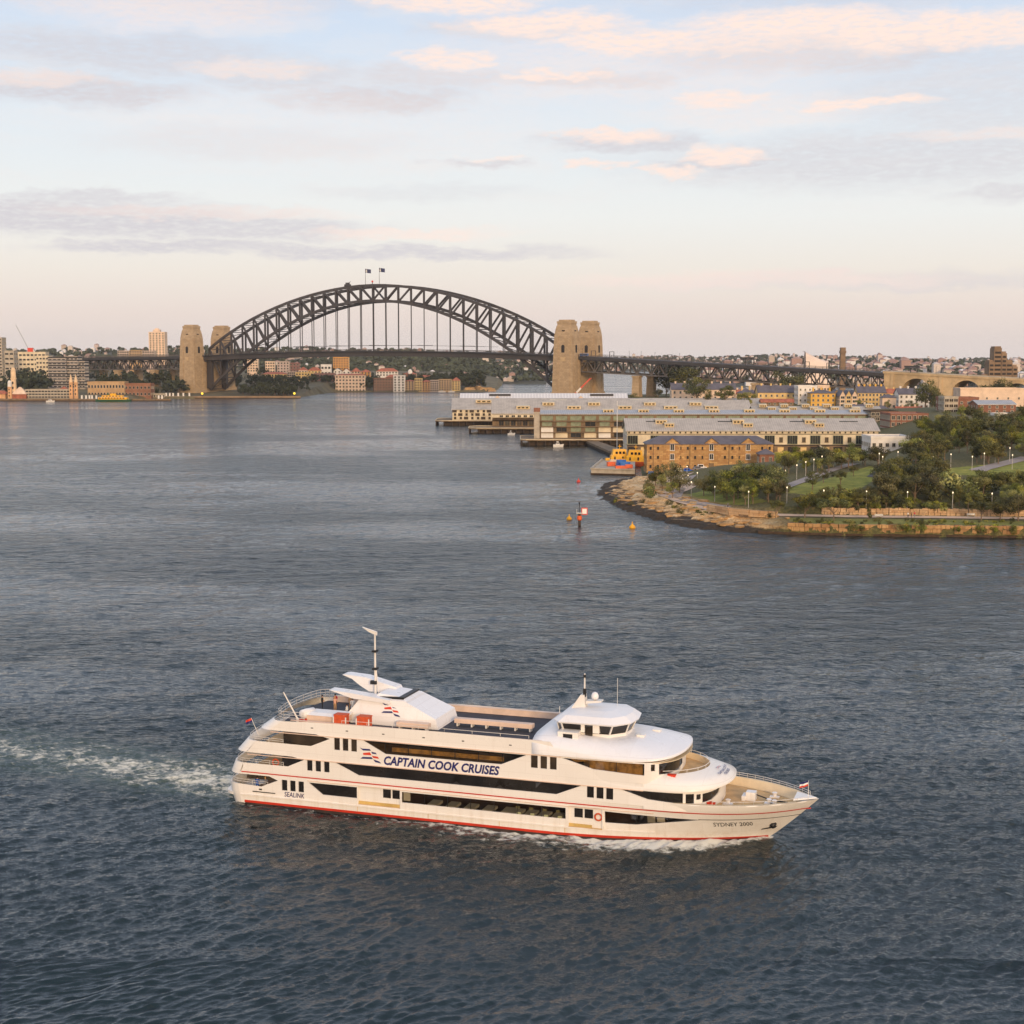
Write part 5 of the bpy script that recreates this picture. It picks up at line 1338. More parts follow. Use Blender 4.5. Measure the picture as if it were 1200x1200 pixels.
M['greenw'] = mat('green_glass_panel', lin(120, 130, 104), .3, .2, .4)
M['lamp'] = mat('lamp_glow', (1, .85, .6, 1), .5, 0, emit=((1.0, .80, .52, 1), 1.3))

# timber wharves on piles
def wharf(name, label, x0, x1, y0, y1, z, cham=3.0):
    t_ = thing(name, label, 'wharf', ((x0 + x1) / 2, (y0 + y1) / 2, 0)); cx, cy = (x0 + x1) / 2, (y0 + y1) / 2
    pl = [(x0 + cham, y0), (x1, y0), (x1, y1), (x0 + cham, y1), (x0, y1 - cham), (x0, y0 + cham)]
    MB().prism([(x - cx, y - cy, z - .7) for x, y in pl], (0, 0, .7)).build('deck', M['timber'], t_)
    b = MB(); [b.bar((a[0] - cx, a[1] - cy, z + .15), (c[0] - cx, c[1] - cy, z + .15), .35, .4) for a, c in zip(pl, pl[1:] + pl[:1])]; b.build('kerb_rail', M['cream'], t_)
    me = MB().tube((0, 0, -2), (0, 0, z - .7), .42, .42, 7).mesh('pile', M['pile'], True)
    n = min(44, int((x1 - x0 - cham) / 3.0))
    for i in range(n): link('pile', me, t_, (x0 + cham + (x1 - x0 - cham) * (i + .4) / n - cx, y0 + .5 - cy, 0))
    for i in range(7): link('pile', me, t_, (x0 + .6 - cx, y0 + cham + (y1 - y0 - 2 * cham) * i / 6 - cy, 0))
    MB().bx(x0 + cham + 1 - cx, x1 - cx, y0 + 4 - cy, y0 + 5 - cy, -1, z - .8).build('under_wall', M['tmbdk'], t_)
    return t_
wharf('wharf', 'long timber wharf deck on piles under the glass fronted apartments', px(610, 846, z=0).x, 210, 842, 885, 3.4)
wharf('wharf', 'timber wharf deck on piles in the middle with a chamfered pale end', px(549, 978, z=0).x, 190, 974, 1005, 3.6, 5)
wharf('wharf', 'farthest timber wharf deck on piles reaching left past its shed', px(510, 1088, z=0).x, 180, 1084, 1128, 3.8, 5)

def wharf_shed(name, label, x0, x1, y0, d, z0, ze, rh, roof, wall): # long gabled shed along X
    w = x1 - x0; t_ = thing(name, label, 'wharf shed', ((x0 + x1) / 2, y0 + d / 2, z0))
    b = MB(); b.bx(-w / 2, w / 2, -d / 2, d / 2, -.2, ze - z0); gable_fill(b, w, d, ze - z0, rh, 'x'); b.build('wall', wall, t_)
    ro = roof_gable(w, d, ze - z0, rh, .8, 'x').build('roof', roof, t_)
    return t_, ro, w, d, ze - z0
def dormers(ro, w, d, ze, rh, xs, f, ww=4.0, lit=True):
    for x in xs:
        y = -d / 2 * (1 - f); z = ze + rh * f
        b = MB(); b.bx(x - ww / 2, x + ww / 2, y - 1.4, y + 3.0, z - .3, z + 1.5); b.prism([(x - ww / 2 - .3, y - 1.7, z + 1.5), (x + ww / 2 + .3, y - 1.7, z + 1.5), (x + ww / 2 + .3, y + 4, z + 1.9), (x - ww / 2 - .3, y + 4, z + 1.9)], (0, 0, .2))
        o = b.build('dormer', M['cream'], ro)
        for k in (-1, 0, 1): win(o, x + k * ww * .3, y - 1.4, z + .25, ww * .2, .9, GLW, M['ochre'], 0, 0, 'dormer_window')
# A: front shed
xa, xb = px(735, 722, z=8).x, px(1029, 722, z=8).x
tA, roA, w, d, h = wharf_shed('wharf_shed', 'long front wharf shed with grey roof, white panels and big dark windows', xa, xb, 722, 26, 1.0, 14.4, 5.2, M['roofg'], M['cream'])
y = -d / 2
MB().bx(-w / 2 - .05, w / 2, y - .12, y, 6.0, 6.7).bx(-w / 2 - .05, w / 2, y - .15, y, 11.6, 11.9).build('floor_beam', M['tmbdk'], tA)
MB().bx(-w / 2, w / 2, y - .06, y, 0, 6.0).build('lower_cladding', M['timber'], tA)
n = 11; pitch = w / n
for i in range(n):
    x = -w / 2 + pitch * i + pitch * .24
    win(tA, x, y, 7.1, pitch * .42, 3.9, GL, M['greenw'], 0, 3, 'large_window')
    if i % 2 == 1 or i in (6, 8): win(tA, x + pitch * .5, y, 7.9, 1.5, 2.2, GLW, M['timber'], 0, 1, 'small_window')
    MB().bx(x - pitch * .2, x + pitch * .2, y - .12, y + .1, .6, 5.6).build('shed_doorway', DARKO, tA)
    MB().bx(x + pitch * .36, x + pitch * .62, y - .1, y, 1.0, 5.4).build('timber_door', M['ochre'], tA)
    for k in range(4): MB().bx(x - pitch * .2 + k * pitch * .24, x - pitch * .2 + k * pitch * .24 + .8, y - .1, y + .1, 12.1, 13.0).build('frieze_vent', GLW, tA)
b = MB(); b.bx(w * .28, w * .28 + 12, y - 3, y - 1.6, 0, .3); b.prism([(w * .26, y - 3.0, 6.4), (w * .26 + 1, y - 3.0, 6.4), (w * .33, y - 3.0, .2), (w * .33 - 1, y - 3, .2)], (0, 1.4, 0)); b.build('outside_stair', M['steel'], tA)
dormers(roA, w, d, h, 5.2, [-w * .36, -w * .05, w * .24], .62, 5.5); dormers(roA, w, d, h, 5.2, [-w * .33, -w * .015, w * .27], .34, 4.6)
for x in (-w * .42, -w * .13, w * .16, w * .36): MB().prism([(x, -4.2, h + 3.75), (x + 9, -4.2, h + 3.75), (x + 9, -3.4, h + 4.1), (x, -3.4, h + 4.1)], (0, 0, .25)).build('skylight', GLW, roA)
for k in range(5): win(tA, -w / 2, -d / 2 + d * (k + .5) / 5, 7.2, 2.8, 3.6, GL, M['white'], -math.pi / 2, 1)
for k in range(5): win(tA, -w / 2, -d / 2 + d * (k + .5) / 5, 1.4, 2.4, 3.8, GL, M['white'], -math.pi / 2, 1)
# dock at its left end
t_ = thing('timber_dock', 'long dark timber dock running out left of the front shed', 'dock', (px(708, 800, z=0).x, 790, 0))
MB().prism([(-8, 60, 1.4), (-2, 66, 1.4), (9, -45, 1.4), (1, -50, 1.4)], (0, 0, 1.2)).build('deck', M['timber'], t_)
MB().prism([(-7.6, 59, -1), (-2, 65, -1), (8.6, -44, -1), (1.3, -49, -1)], (0, 0, 2.4)).build('face', M['pile'], t_)
# B: glass fronted apartments on the second wharf
xa, xb = px(633, 850, z=8).x, px(1030, 870, z=8).x
tB, roB, w, d, h = wharf_shed('wharf_apartments', 'glassy wharf apartment block with a flat blue grey roof behind the front shed', xa, xb, 856, 30, 3.4, 17.2, 1.6, M['roofb'], M['timber'])
y = -d / 2; n = 24; pitch = w / n; r = random.Random(3)
MB().bx(-w / 2 - .2, w / 2, y - 1.4, y, 9.6, 9.9).bx(-w / 2 - .2, w / 2, y - 1.4, y, 6.5, 6.8).bx(-w / 2 - .2, w / 2, y - 1.4, y, 3.3, 3.6).build('balcony_slab', M['timber'], tB)
for f in range(4):
    z = .4 + f * 3.2
    for i in range(n):
        if i > 11 and f < 2: continue
        x = -w / 2 + pitch * (i + .5)
        if f == 3: win(tB, x, y, z + .3, pitch * .8, 2.6, M['greenw'], M['timber'], 0, 1)
        elif r.random() < .45: MB().bx(x - pitch * .42, x + pitch * .42, y - .3, y, z, z + 2.8).build('sliding_panel', M['white'] if r.random() < .6 else M['cream'], tB)
        else: win(tB, x, y, z + .2, pitch * .7, 2.4, GL if r.random() < .6 else M['greenw'], M['timber'], 0, 1)
dormers(roB, w, d, h, 1.6, np.linspace(-w * .3, w * .42, 8), .5, 6)
MB().bx(-w / 2 - 3.4, -w / 2 - .2, y - 1.0, y + 3.4, -.2, 14.6).bx(-w / 2 - 3.7, -w / 2, y - 1.2, y + 3.7, 14.6, 15.2).build('lift_tower', M['conc'], tB)
MB().bx(-w / 2 - 3.6, -w / 2 + .1, y - 1.1, y + 3.6, 15.2, 17.5).build('tower_head', M['brick'], tB)
# C2: middle shed, C1: farthest
xa, xb = px(577, 1000, z=8).x, 158
tC, roC, w, d, h = wharf_shed('wharf_shed', 'middle wharf shed with grey roof stepping down over a cream balcony row', xa, xb, 1000, 34, 3.6, 12.3, 8.0, M['roofg'], M['timber'])
y = -d / 2
MB().bx(-w / 2, -w / 2 + 42, y - 3, y, 6.0, 8.0).build('upper_cladding', M['cream'], tC)
MB().bx(-w / 2 - .1, -w / 2 + 40, y - 4, y, 4.4, 4.8).build('balcony_slab', M['tmbdk'], tC)
for i in range(9): win(tC, -w / 2 + 6 + i * 4.0, y, .5, 3.0, 3.2, GLW if i % 2 else GL, M['timber'], 0, 1); win(tC, -w / 2 + 6 + i * 4.0, y - 3, 6.3, 2.2, 1.3, GL, M['cream'], 0, 1)
dormers(roC, w, d, h, 8.5, [-w * .38, -w * .18, .02 * w, w * .2, w * .36], .35, 9); dormers(roC, w, d, h, 8.5, [-w * .28, -w * .1, w * .12, w * .3], .62, 8)
xa, xb = px(530, 1092, z=8).x, 185
tC1, roC1, w, d, h = wharf_shed('wharf_shed', 'farthest wharf shed with cream gable end and grey roof reaching out left', xa, xb, 1094, 36, 3.8, 11.6, 7.5, M['roofg'], M['cream'])
y = -d / 2
for f, z in ((0, .5), (1, 3.1), (2, 5.6)):
    for i in range(10):
        if (i + f) % 3 == 2: MB().bx(-w / 2 + 1.6 + i * 4.2 - 1.6, -w / 2 + 1.6 + i * 4.2 + 1.6, y - .2, y, z, z + 2.0).build('dark_panel', M['tmbdk'], tC1)
        else: win(tC1, -w / 2 + 2 + i * 4.2, y, z + .3, 1.4, 1.5, GL, M['timber'], 0, 1)
for i in range(5):
    for z in (.8, 3.2, 5.6): win(tC1, -w / 2, -d / 2 + d * (i + .5) / 5, z, 1.6, 1.9, GL, M['tmbdk'], -math.pi / 2, 1)
dormers(roC1, w, d, h, 9.0, [-w * .4, -w * .16, w * .1], .55, 12)
tW, roW, w, d, h = wharf_shed('wharf_shed', 'white roofed shed farthest back on the wharves below the right pylons', px(540, 1190, z=10).x, px(735, 1190, z=10).x, 1185, 34, 3, 14.2, 6.3, M['roofwh'], M['cream'])
for x in (-w * .28, w * .22): MB().prism([(x - 5, -d / 2 - .2, h + .4), (x + 5, -d / 2 - .2, h + .4), (x, -d / 2 - .2, h + 5)], (0, 8, 0)).build('roof_gable', M['pinkw'], roW)
MB().bx(-w * .33, -w * .2, -6, -3, h + 4.6, h + 6.2).bx(w * .28, w * .42, -6, -3, h + 4.6, h + 6.2).build('roof_vent', M['deckb'], roW)
# more shed roofs behind toward the right
for k, (x0, x1, Y, z, lab) in enumerate(((740, 880, 1060, 12.4, 'grey roofed shore shed behind the wharf sheds, left of the white terrace'), (885, 1035, 1010, 11.8, 'grey roofed shore shed curving in front of the yellow terraces'))):
    a, c = px(x0, Y, z=z).x, px(x1, Y, z=z).x
    tS, roS, w, d, h = wharf_shed('shore_shed', lab, a, c, Y, 30, 5, z, 6.3 if k == 0 else 4.2, M['roofg'], M['cream'])
    dormers(roS, w, d, h, 5.5, np.linspace(-w * .42, w * .42, 6), .75, 5); dormers(roS, w, d, h, 5.5, np.linspace(-w * .36, w * .3, 5), .4, 5)
# golden stone warehouse on the point
xa, xb = px(758, 622, z=8).x, px(906, 622, z=8).x; w = xb - xa
tG = thing('stone_warehouse', 'golden sandstone warehouse with purple slate roof and three gables', 'warehouse', ((xa + xb) / 2, 629, 2.6)); d, h = 14, 11.0
b = MB(); b.bx(-w / 2, w / 2, -d / 2, d / 2, -1, h); gxs = (-w * .30, 0.01 * w, w * .30)
for x in gxs: b.prism([(x - 3.4, -d / 2 - .15, -1), (x + 3.4, -d / 2 - .15, -1), (x + 3.4, -d / 2 - .15, h), (x, -d / 2 - .15, h + 2.6), (x - 3.4, -d / 2 - .15, h)], (0, .6, 0))
b.build('wall', M['golden'], tG)
b = MB(); k = 6; r1 = [(-w / 2 - .5, -d / 2 - .5, h), (w / 2 + .5, -d / 2 - .5, h), (w / 2 + .5, d / 2 + .5, h), (-w / 2 - .5, d / 2 + .5, h)]
b.loft([r1, [(x, y, z + .25) for x, y, z in r1], [(-w / 2 + k, -.2, h + 3.4), (w / 2 - k, -.2, h + 3.4), (w / 2 - k, .2, h + 3.4), (-w / 2 + k, .2, h + 3.4)]])
for x in gxs:
    for s in (-1, 1): b.prism([(x + s * 4.0, -d / 2 - .4, h - .2), (x, -d / 2 - .4, h + 2.75), (x, -1.5, h + 2.75), (x + s * 4.0, -1.5, h - .2)], (0, 0, .2))
b.build('roof', M['slate'], tG)
for x in gxs:
    win(tG, x, -d / 2 - .15, 8.6, 1.5, 2.6, GL, M['white'], 0, 1, 'loft_door'); win(tG, x, -d / 2 - .15, 4.8, 1.5, 2.2, GL, M['white'], 0, 1, 'loft_door'); MB().bx(x - 1.1, x + 1.1, -d / 2 - .3, -d / 2, .1, 3.2).build('door', M['timber'], tG)
for f, z in ((0, 1.2), (1, 5.0), (2, 8.8)):
    for i in range(17):
        x = -w / 2 + w * (i + .5) / 17
        if min(abs(x - g) for g in gxs) > 2.4: win(tG, x, -d / 2, z, .9, 1.3, GL, M['golden'], 0, 0)
for i in range(3):
    for z in (1.2, 5, 8.8): win(tG, -w / 2, -d / 2 + d * (i + .5) / 3, z, .9, 1.3, GL, M['golden'], -math.pi / 2, 0)
[MB().bx(x - .08, x + .08, -d / 2 - .15, -d / 2 + .05, 0, h).build('downpipe', M['deckb'], tG) for x in (-w * .45, -w * .16, w * .15, w * .45)]
p = hit(897, 552); building('brick_kiosk', 'small red brick kiosk with slate roof at the right end of the stone warehouse', (px(897, 612, z=4).x, 612, gh(109, 612)), 6.0, 6, 4.2, M['brick'], M['slate'], 'hip', 2.2, 1, 2, 1, 2, cat='kiosk')
# quay block at the point with its work yard
xq = (px(695, 636, z=0).x, px(745, 627, z=0).x)
t_ = thing('stone_quay', 'pale square stone quay jutting out left of the golden warehouse', 'quay', (44, 650, 0))
MB().prism([(-10.2, -14, -2), (8.0, -20, -2), (13, 40, -2), (-2, 44, -2)], (0, 0, 4.3)).build('masonry', M['conc'], t_)
MB().bar((-10.2, -14, 2.5), (8, -20, 2.5), .9, .5).bar((-10.2, -14, 2.5), (-2, 44, 2.5), .9, .5).build('kerb', M['conc'], t_)
MB().prism([(-10.5, -14.4, -2), (8.2, -20.4, -2), (13.2, 40, -2), (-2.3, 44, -2)], (0, 0, 2.6)).build('tidal_band', M['tide'], t_)
def yard(lab, x, Y, dims, mt, cat, rz=.1, z=2.35):
    t_ = thing(cat.replace(' ', '_'), lab, cat, (px(x, Y, z=z).x, Y, z), rz); a, c, e = dims
    MB().bx(-a / 2, a / 2, -c / 2, c / 2, .1, e).build('body', mt, t_)
    MB().bx(-a / 2 - .06, a / 2 + .06, -c / 2 - .06, c / 2 + .06, e, e + .12).bx(-a / 2 + .1, -a / 2 + .4, -c / 2, c / 2, 0, .1).bx(a / 2 - .4, a / 2 - .1, -c / 2, c / 2, 0, .1).build('lid', mt, t_)
    b = MB(); [b.bx(-a / 2 + a * (i + .5) / 7 - .04, -a / 2 + a * (i + .5) / 7 + .04, -c / 2 - .08, -c / 2, .2, e - .1) for i in range(7)]; b.build('rib', mt, t_)
BLU = mat('blue_paint', lin(44, 112, 190), .5, .08); ORG = mat('orange_paint', lin(222, 96, 44), .5, .1)
yard('blue container in the work yard behind the stone quay, the left one', 728, 650, (3.6, 2.4, 2.8), BLU, 'shipping container', .3)
yard('blue container sitting lower in the work yard beside the orange crates', 733, 645, (4.2, 2.4, 2.2), BLU, 'shipping container', -.1)
yard('orange crate at the left of the work yard', 716, 652, (3.4, 2.2, 1.8), ORG, 'crate', .2)
yard('orange crate at the right of the work yard below the yellow boats', 737, 640, (3.0, 2.0, 1.5), ORG, 'crate')
yard('long orange crate in front of the blue containers', 728, 637, (5.0, 1.4, 1.2), ORG, 'crate')
yard('pale pallet stack on the quay', 719, 657, (3.2, 2.4, 2.4), M['pinkw'], 'pallet stack')
yard('small blue skip at the left foot of the stone warehouse', 763, 614, (2.4, 1.8, 1.6), BLU, 'skip', 0, gh(58, 614))
YEL = mat('workboat_yellow', lin(240, 176, 20), .45, .06)
def workboat(lab, x, Y, s):
    t_ = thing('work_boat', lab, 'boat', (px(x, Y, z=0).x, Y, 0), s, 'yellow work boats')
    MB().loft([[(-7 - e, -2.6 * k, z), (5, -3.1 * k, z), (8.2 + e, 0, z + .2), (5, 3.1 * k, z), (-7 - e, 2.6 * k, z)] for z, k, e in ((-.6, .8, 0), (1.6, 1, .3), (2.2, 1.03, .4))]).build('hull', ORG, t_)
    MB().loft([[(-4.4 + q, -2.3 + q * .5, z), (4 - q, -2.3 + q * .5, z), (4 - q, 2.3 - q * .5, z), (-4.4 + q, 2.3 - q * .5, z)] for z, q in ((2.1, 0), (4.8, .3), (4.85, .8), (7.2, 1.2))]).bx(-3.1, 2.7, -1.9, 1.9, 7.2, 7.5).build('cabin', YEL, t_)
    [MB().bx(x_ - .5, x_ + .5, -2.1, -1.4, 5.4, 6.5).build('cabin_window', M['dkgl'], t_) for x_ in (-1.7, 0, 1.6)]; [MB().bx(a, a + .7, -2.4, -2, 2.8, 4.2).build('cabin_door', M['dkgl'], t_) for a in (-2.9, .8)]
    MB().tube((0, 0, 7.5), (0, 0, 9.6), .14).bx(-.8, .8, -.1, .1, 8.7, 8.9).build('mast', YEL, t_)
    MB().bx(-6.6, -4.6, -1.2, 1.2, 2.2, 3.4).build('deck_winch', YEL, t_)
workboat('yellow work boat with orange hull behind the quay, the left of two', 726, 690, .1); workboat('yellow work boat with orange hull moored beside the stone warehouse', 745, 684, -.1)
for k_, (x_, mt, lab) in enumerate(((797, M['white'], 'white car parked at the foot of the stone warehouse'), (806, C_blu, 'blue car parked at the foot of the stone warehouse'), (822, M['white'], 'white van parked right of the cars by the stone warehouse'), (818, C_grey, 'grey car parked between white vehicles by the warehouse'))):
    Y = 612 - k_; q = thing('parked_car', lab, 'car', (px(x_, Y, z=4).x, Y, gh(px(x_, Y, z=4).x, Y) + .05), .05 * k_)
    hh = 1.0 if k_ == 2 else .6
    MB().loft([[(-2.1, -.85, z), (2.1, -.85, z), (2.1, .85, z), (-2.1, .85, z)] for z in (.3, .85)] + [[(-1.7, -.75, .9), (1.2, -.75, .9), (1.2, .75, .9), (-1.7, .75, .9)], [(-1.4, -.65, .9 + hh), (.6, -.65, .9 + hh), (.6, .65, .9 + hh), (-1.4, .65, .9 + hh)]]).build('body', mt, q)
    MB().bx(-1.35, .55, -.76, .76, 1.0, .75 + hh).build('window', M['dkgl'], q)
    for sx in (-1.3, 1.3): MB().tube((sx, -.9, .32), (sx, .9, .32), .32, n=10).build('wheel', M['black'], q)

# terraces and other houses up the hill
CH = M['pinkw']
def B(name, label, x0, x1, yb, yt, Y, wall, depth=12, **k):
    a, c = px(x0, Y, y=yb), px(x1, Y, y=yb); top = px(x0, Y, y=yt); zb = min(a.z, gh((a.x + c.x) / 2, Y + depth / 2) if Y < 1400 and a.x > 20 else a.z)
    rh = k.get('rh', 3.0) if k.get('rtype', 'flat') != 'flat' else 0
    return building(name, label, ((a.x + c.x) / 2, Y + depth / 2, zb), c.x - a.x, depth, max(3.0, top.z - zb - rh), wall, **k)
B('terrace_row', 'long cream terrace row with dark stepped roofs and many chimneys under the truss', 787, 862, 474, 449.5, 1150, M['pinkw'], 14, rtype='gx', rh=4.5, roof=M['slate'], floors=3, bays=11, chim=7, ww=1.2, wh=1.8, cat='terrace')
B('cottage', 'low yellow cottage with a dark hip roof right of the long terrace', 866, 884, 474, 455, 1140, M['ochre'], 12, rtype='hip', rh=4, roof=M['slate'], floors=2, bays=3, chim=2, cat='house')
B('terrace_row', 'ochre terrace with a broad slate roof in front of the far water', 888, 933, 473, 452, 1130, M['ochre'], 14, rtype='gx', rh=5, roof=M['slate'], floors=2, bays=7, chim=4, cat='terrace')
B('verandah', 'brown verandah building below the ochre terrace', 892, 930, 480, 468, 1095, M['timber'], 8, rtype='gx', rh=2, roof=M['tile'], floors=2, bays=6, cat='house')
B('apartment_house', 'tall plain white house with four rows of small windows', 935, 957, 478, 453, 1110, M['white'], 16, floors=4, bays=4, ww=.9, wh=1.3)
B('pub', 'bright yellow corner building with a dark roof and a balcony', 950, 979, 477, 457, 1090, M['yellow'], 14, rtype='hip', rh=2.5, roof=M['slate'], floors=3, bays=5, chim=3, chm=M['yellow'])
for i in range(3): B('terrace_house', 'cream gabled terrace house with arched balconies right of the yellow corner building', 984 + i * 7, 990.6 + i * 7, 477, 458, 1080, M['ochre'] if i == 1 else M['pinkw'], 14, rtype='gy', rh=3.5, roof=M['slate'], floors=3, bays=1, ww=2.6, wh=1.6, group='cream gabled terrace houses', cat='house')
B('terrace_row', 'tall yellow terrace row with dark roofs and yellow chimneys before the viaduct', 1005, 1038, 476, 453, 1095, M['ochre'], 14, rtype='gx', rh=4.5, roof=M['slate'], floors=3, bays=8, chim=5, chm=M['yellow'], cat='terrace')
B('terrace_row', 'white terrace row with grey roof and plain right gable wall', 1053, 1089, 476, 455.5, 1070, M['white'], 14, rtype='gx', rh=4, roof=M['slate'], floors=3, bays=6, chim=4, cat='terrace')
B('pavilion', 'small dark hip roofed pavilion between the yellow and white terraces', 1034, 1050, 474, 462, 1060, M['pinkw'], 8, rtype='hip', rh=2.5, roof=M['slate'], floors=1, bays=3, cat='house')
B('lowrise', 'long pale pink flat roofed building in front of the right hillside', 1125, 1200, 474, 456, 1000, M['pinkw'], 16, floors=2, bays=6, ww=1.0, wh=1.2)
B('apartment_house', 'red brick apartment block with a glass stair strip below the long pale building', 1106, 1146, 500, 467, 870, M['brick'], 18, floors=4, bays=5, ww=1.2, wh=1.3)
B('apartment_house', 'red brick block with a grey metal roof beside a blue glass corner', 1146, 1190, 490, 470, 830, M['brick'], 18, rtype='gx', rh=2, roof=M['roofb'], floors=3, bays=5, ww=1.2, wh=1.2)
B('glass_house', 'grey glazed apartment block with stacked balconies left of the brick blocks', 1106, 1122, 498, 466, 860, M['conc'], 12, floors=5, bays=3, ww=2.2, wh=1.6, gl=M['brgl'])
B('apartment_house', 'brick and cream apartments with a flat grey roof at the right end of the sheds', 1043, 1087, 517, 486, 780, M['brick'], 22, rtype='flat', roof=M['roofb'], floors=4, bays=7, ww=1.6, wh=2.0)
B('apartment_house', 'dark apartment block with white balconies tucked behind the front shed', 1020, 1052, 505, 483, 850, M['tmbdk'], 18, floors=4, bays=6, ww=1.8, wh=1.8, roof=M['roofb'])
B('service_building', 'low white building with square windows right of the front shed', 1020, 1066, 541, 513, 690, M['white'], 18, rtype='flat', roof=M['roofb'], floors=2, bays=6, ww=1.4, wh=1.6)
B('lowrise', 'small white flat roofed house among the trees below the brick blocks', 1168, 1186, 500, 486, 760, M['white'], 10, floors=2, bays=3)
for (x0, x1, yb, yt, Y, wl, rt, rf, nf, nb, lab) in (
        (862, 874, 470, 457, 1200, 'pinkw', 'gx', 'tile', 2, 3, 'small pale house with a tile roof wedged right of the long cream terrace'),
        (876, 889, 470, 456.5, 1210, 'brick', 'hip', 'slate', 2, 3, 'small brick house with a dark hip roof behind the yellow cottage'),
        (930, 940, 470, 455, 1200, 'conc', 'gx', 'slate', 3, 2, 'narrow grey house peeping out left of the tall plain white house'),
        (958, 972, 462, 452.5, 1190, 'pinkw', 'flat', 'roofb', 3, 4, 'pale flat roofed house rising behind the bright yellow corner building'),
        (975, 986, 470, 457, 1170, 'timber', 'gy', 'slate', 3, 2, 'brown gabled house between the yellow corner building and the cream gables'),
        (1036, 1053, 467, 456, 1180, 'ochre', 'gx', 'tile', 2, 4, 'ochre house with a tile roof behind the dark pavilion'),
        (1090, 1106, 478, 463, 1150, 'brick', 'gx', 'slate', 3, 4, 'dark brick house with a slate roof right of the white gable wall'),
        (1000, 1020, 484, 474.5, 1040, 'pinkw', 'gx', 'slate', 2, 4, 'low pale house in front of the yellow terrace row'),
        (1024, 1046, 486, 476, 1030, 'conc', 'hip', 'slate', 2, 5, 'low grey house below the dark pavilion'),
        (1052, 1082, 488, 477.5, 1000, 'pinkw', 'gx', 'tile', 2, 6, 'long low pale house with a tile roof below the white terrace row'),
        (838, 862, 484, 474, 1030, 'timber', 'gx', 'slate', 2, 5, 'brown timber house just below the right end of the cream terrace')):
    B('house', lab, x0, x1, yb, yt, Y, M[wl], 11, rtype=rt, rh=3.2, roof=M[rf], floors=nf, bays=nb, chim=2 if rt == 'gx' else 0)
# stepped concrete tower block on the right skyline
t_ = thing('stepped_block', 'brown stepped concrete apartment block on the right skyline', 'building', (px(1166, 1500, z=20).x, 1500, 10)); SB = mat('brown_concrete', lin(136, 112, 88), .9, .15, .1)
for k, (x0, x1, zt) in enumerate(((-26, -14, 25), (-14, -6, 42), (-6, 6, 58), (6, 14, 52), (14, 24, 42), (24, 32, 36))):
    o = MB().bx(x0 * .62, x1 * .62, -6 - k % 2, 8, -6, zt * .84).bx(x0 * .62 + .5, x1 * .62 - .5, -5, 7, zt * .84, zt * .84 + 1.6).build('tower_module', SB, t_)
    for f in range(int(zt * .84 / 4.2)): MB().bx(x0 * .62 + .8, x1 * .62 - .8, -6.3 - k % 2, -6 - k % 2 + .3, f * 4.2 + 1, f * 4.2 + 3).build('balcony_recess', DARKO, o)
# chimney, white shells
t_ = thing('chimney_stack', 'tall brown brick chimney rising behind the bridge approach', 'chimney', (px(987, 1800, z=30).x, 1800, 20))
MB().loft([[(sx * h_, sy * h_, z) for sx, sy in ((-1, -1), (1, -1), (1, 1), (-1, 1))] for z, h_ in ((-14, 3.6), (34, 2.9))]).build('shaft', SB, t_); MB().bx(-3.5, 3.5, -3.5, 3.5, 34, 37).bx(-3.0, 3.0, -3, 3, 37, 41).build('crown', SB, t_)
sh = thing('shell_roof', 'pale curved shell roof of a concert hall rising behind the truss approach', 'roof', (px(950, 2150, z=10).x, 2150, 0))
SHELL = mat('pale_tiles', lin(226, 206, 190), .5, .05, .1)
b = MB(); rows = []
for i in range(15):
    f = i / 14; zt = 46 + 15 * (1 - f) ** 1.25 - 3; ridge = Vector((-13.0 + 36 * f, 0, zt if f < 1 else 44)); 
    rows.append([Vector((-9 + 34 * f * (1 - .1 * q), -11 * math.sin(q * math.pi / 2) * (1 - .4 * f), 10 + (ridge.z - 10) * math.cos(q * math.pi / 2) ** .8)) if q > 0 else ridge for q in np.linspace(0, 1, 8)])
for s in (1, -1): b.loft([[(p.x, s * p.y, p.z) for p in r_] for r_ in rows], closed=False, caps=False)
b.build('shell', SHELL, sh, True); MB().bx(-16, 30, -14, 14, -2, 12).build('podium', M['pinkw'], sh)
# red lattice crane on the wharf by the right pylon
t_ = thing('crawler_crane', 'red and white lattice crane jib leaning right at the foot of the right pylon', 'crane', (px(662, 1330, z=8).x, 1330, 6))
q = MB(); top = Vector((26 * .87, 0, 25)); 
for s in (-1, 1):
    for r_ in (-1, 1): q.bar((s * .9, r_ * .9, 2), (top.x + s * .4, r_ * .4, top.z), .4)
for i in range(12):
    f, g = i / 12, (i + 1) / 12
    for r_ in (-1, 1): q.bar((-.9 + top.x * f, r_ * .8, 2 + (top.z - 2) * f), (.9 + top.x * g, r_ * .8, 2 + (top.z - 2) * g), .3)
q.build('jib', M['lifered'], t_); MB().bx(-3.5, 2.5, -2, 2, .8, 4.6).build('cab', M['lifered'], t_); MB().bx(-3, 3, -2.4, -1.2, -2, .8).bx(-3, 3, 1.2, 2.4, -2, .8).build('track', M['black'], t_)
q = MB(); q.bar((top.x * .45, -1.0, 2 + 23 * .45), (top.x * .62, -1, 2 + 23 * .62), .9, 1.6); q.build('jib_band', M['white'], t_)
t_ = thing('flag_mast', 'tall thin white pole standing among the wharf sheds', 'pole', (px(723, 760, z=5).x, 760, 1)); MB().tube((0, 0, 0), (0, 0, 26), .22, .12).build('pole', M['white'], t_); MB().lathe((0, 0, 26), [(.1, 0), (.3, .2), (.1, .5)], 8).build('finial', M['white'], t_)

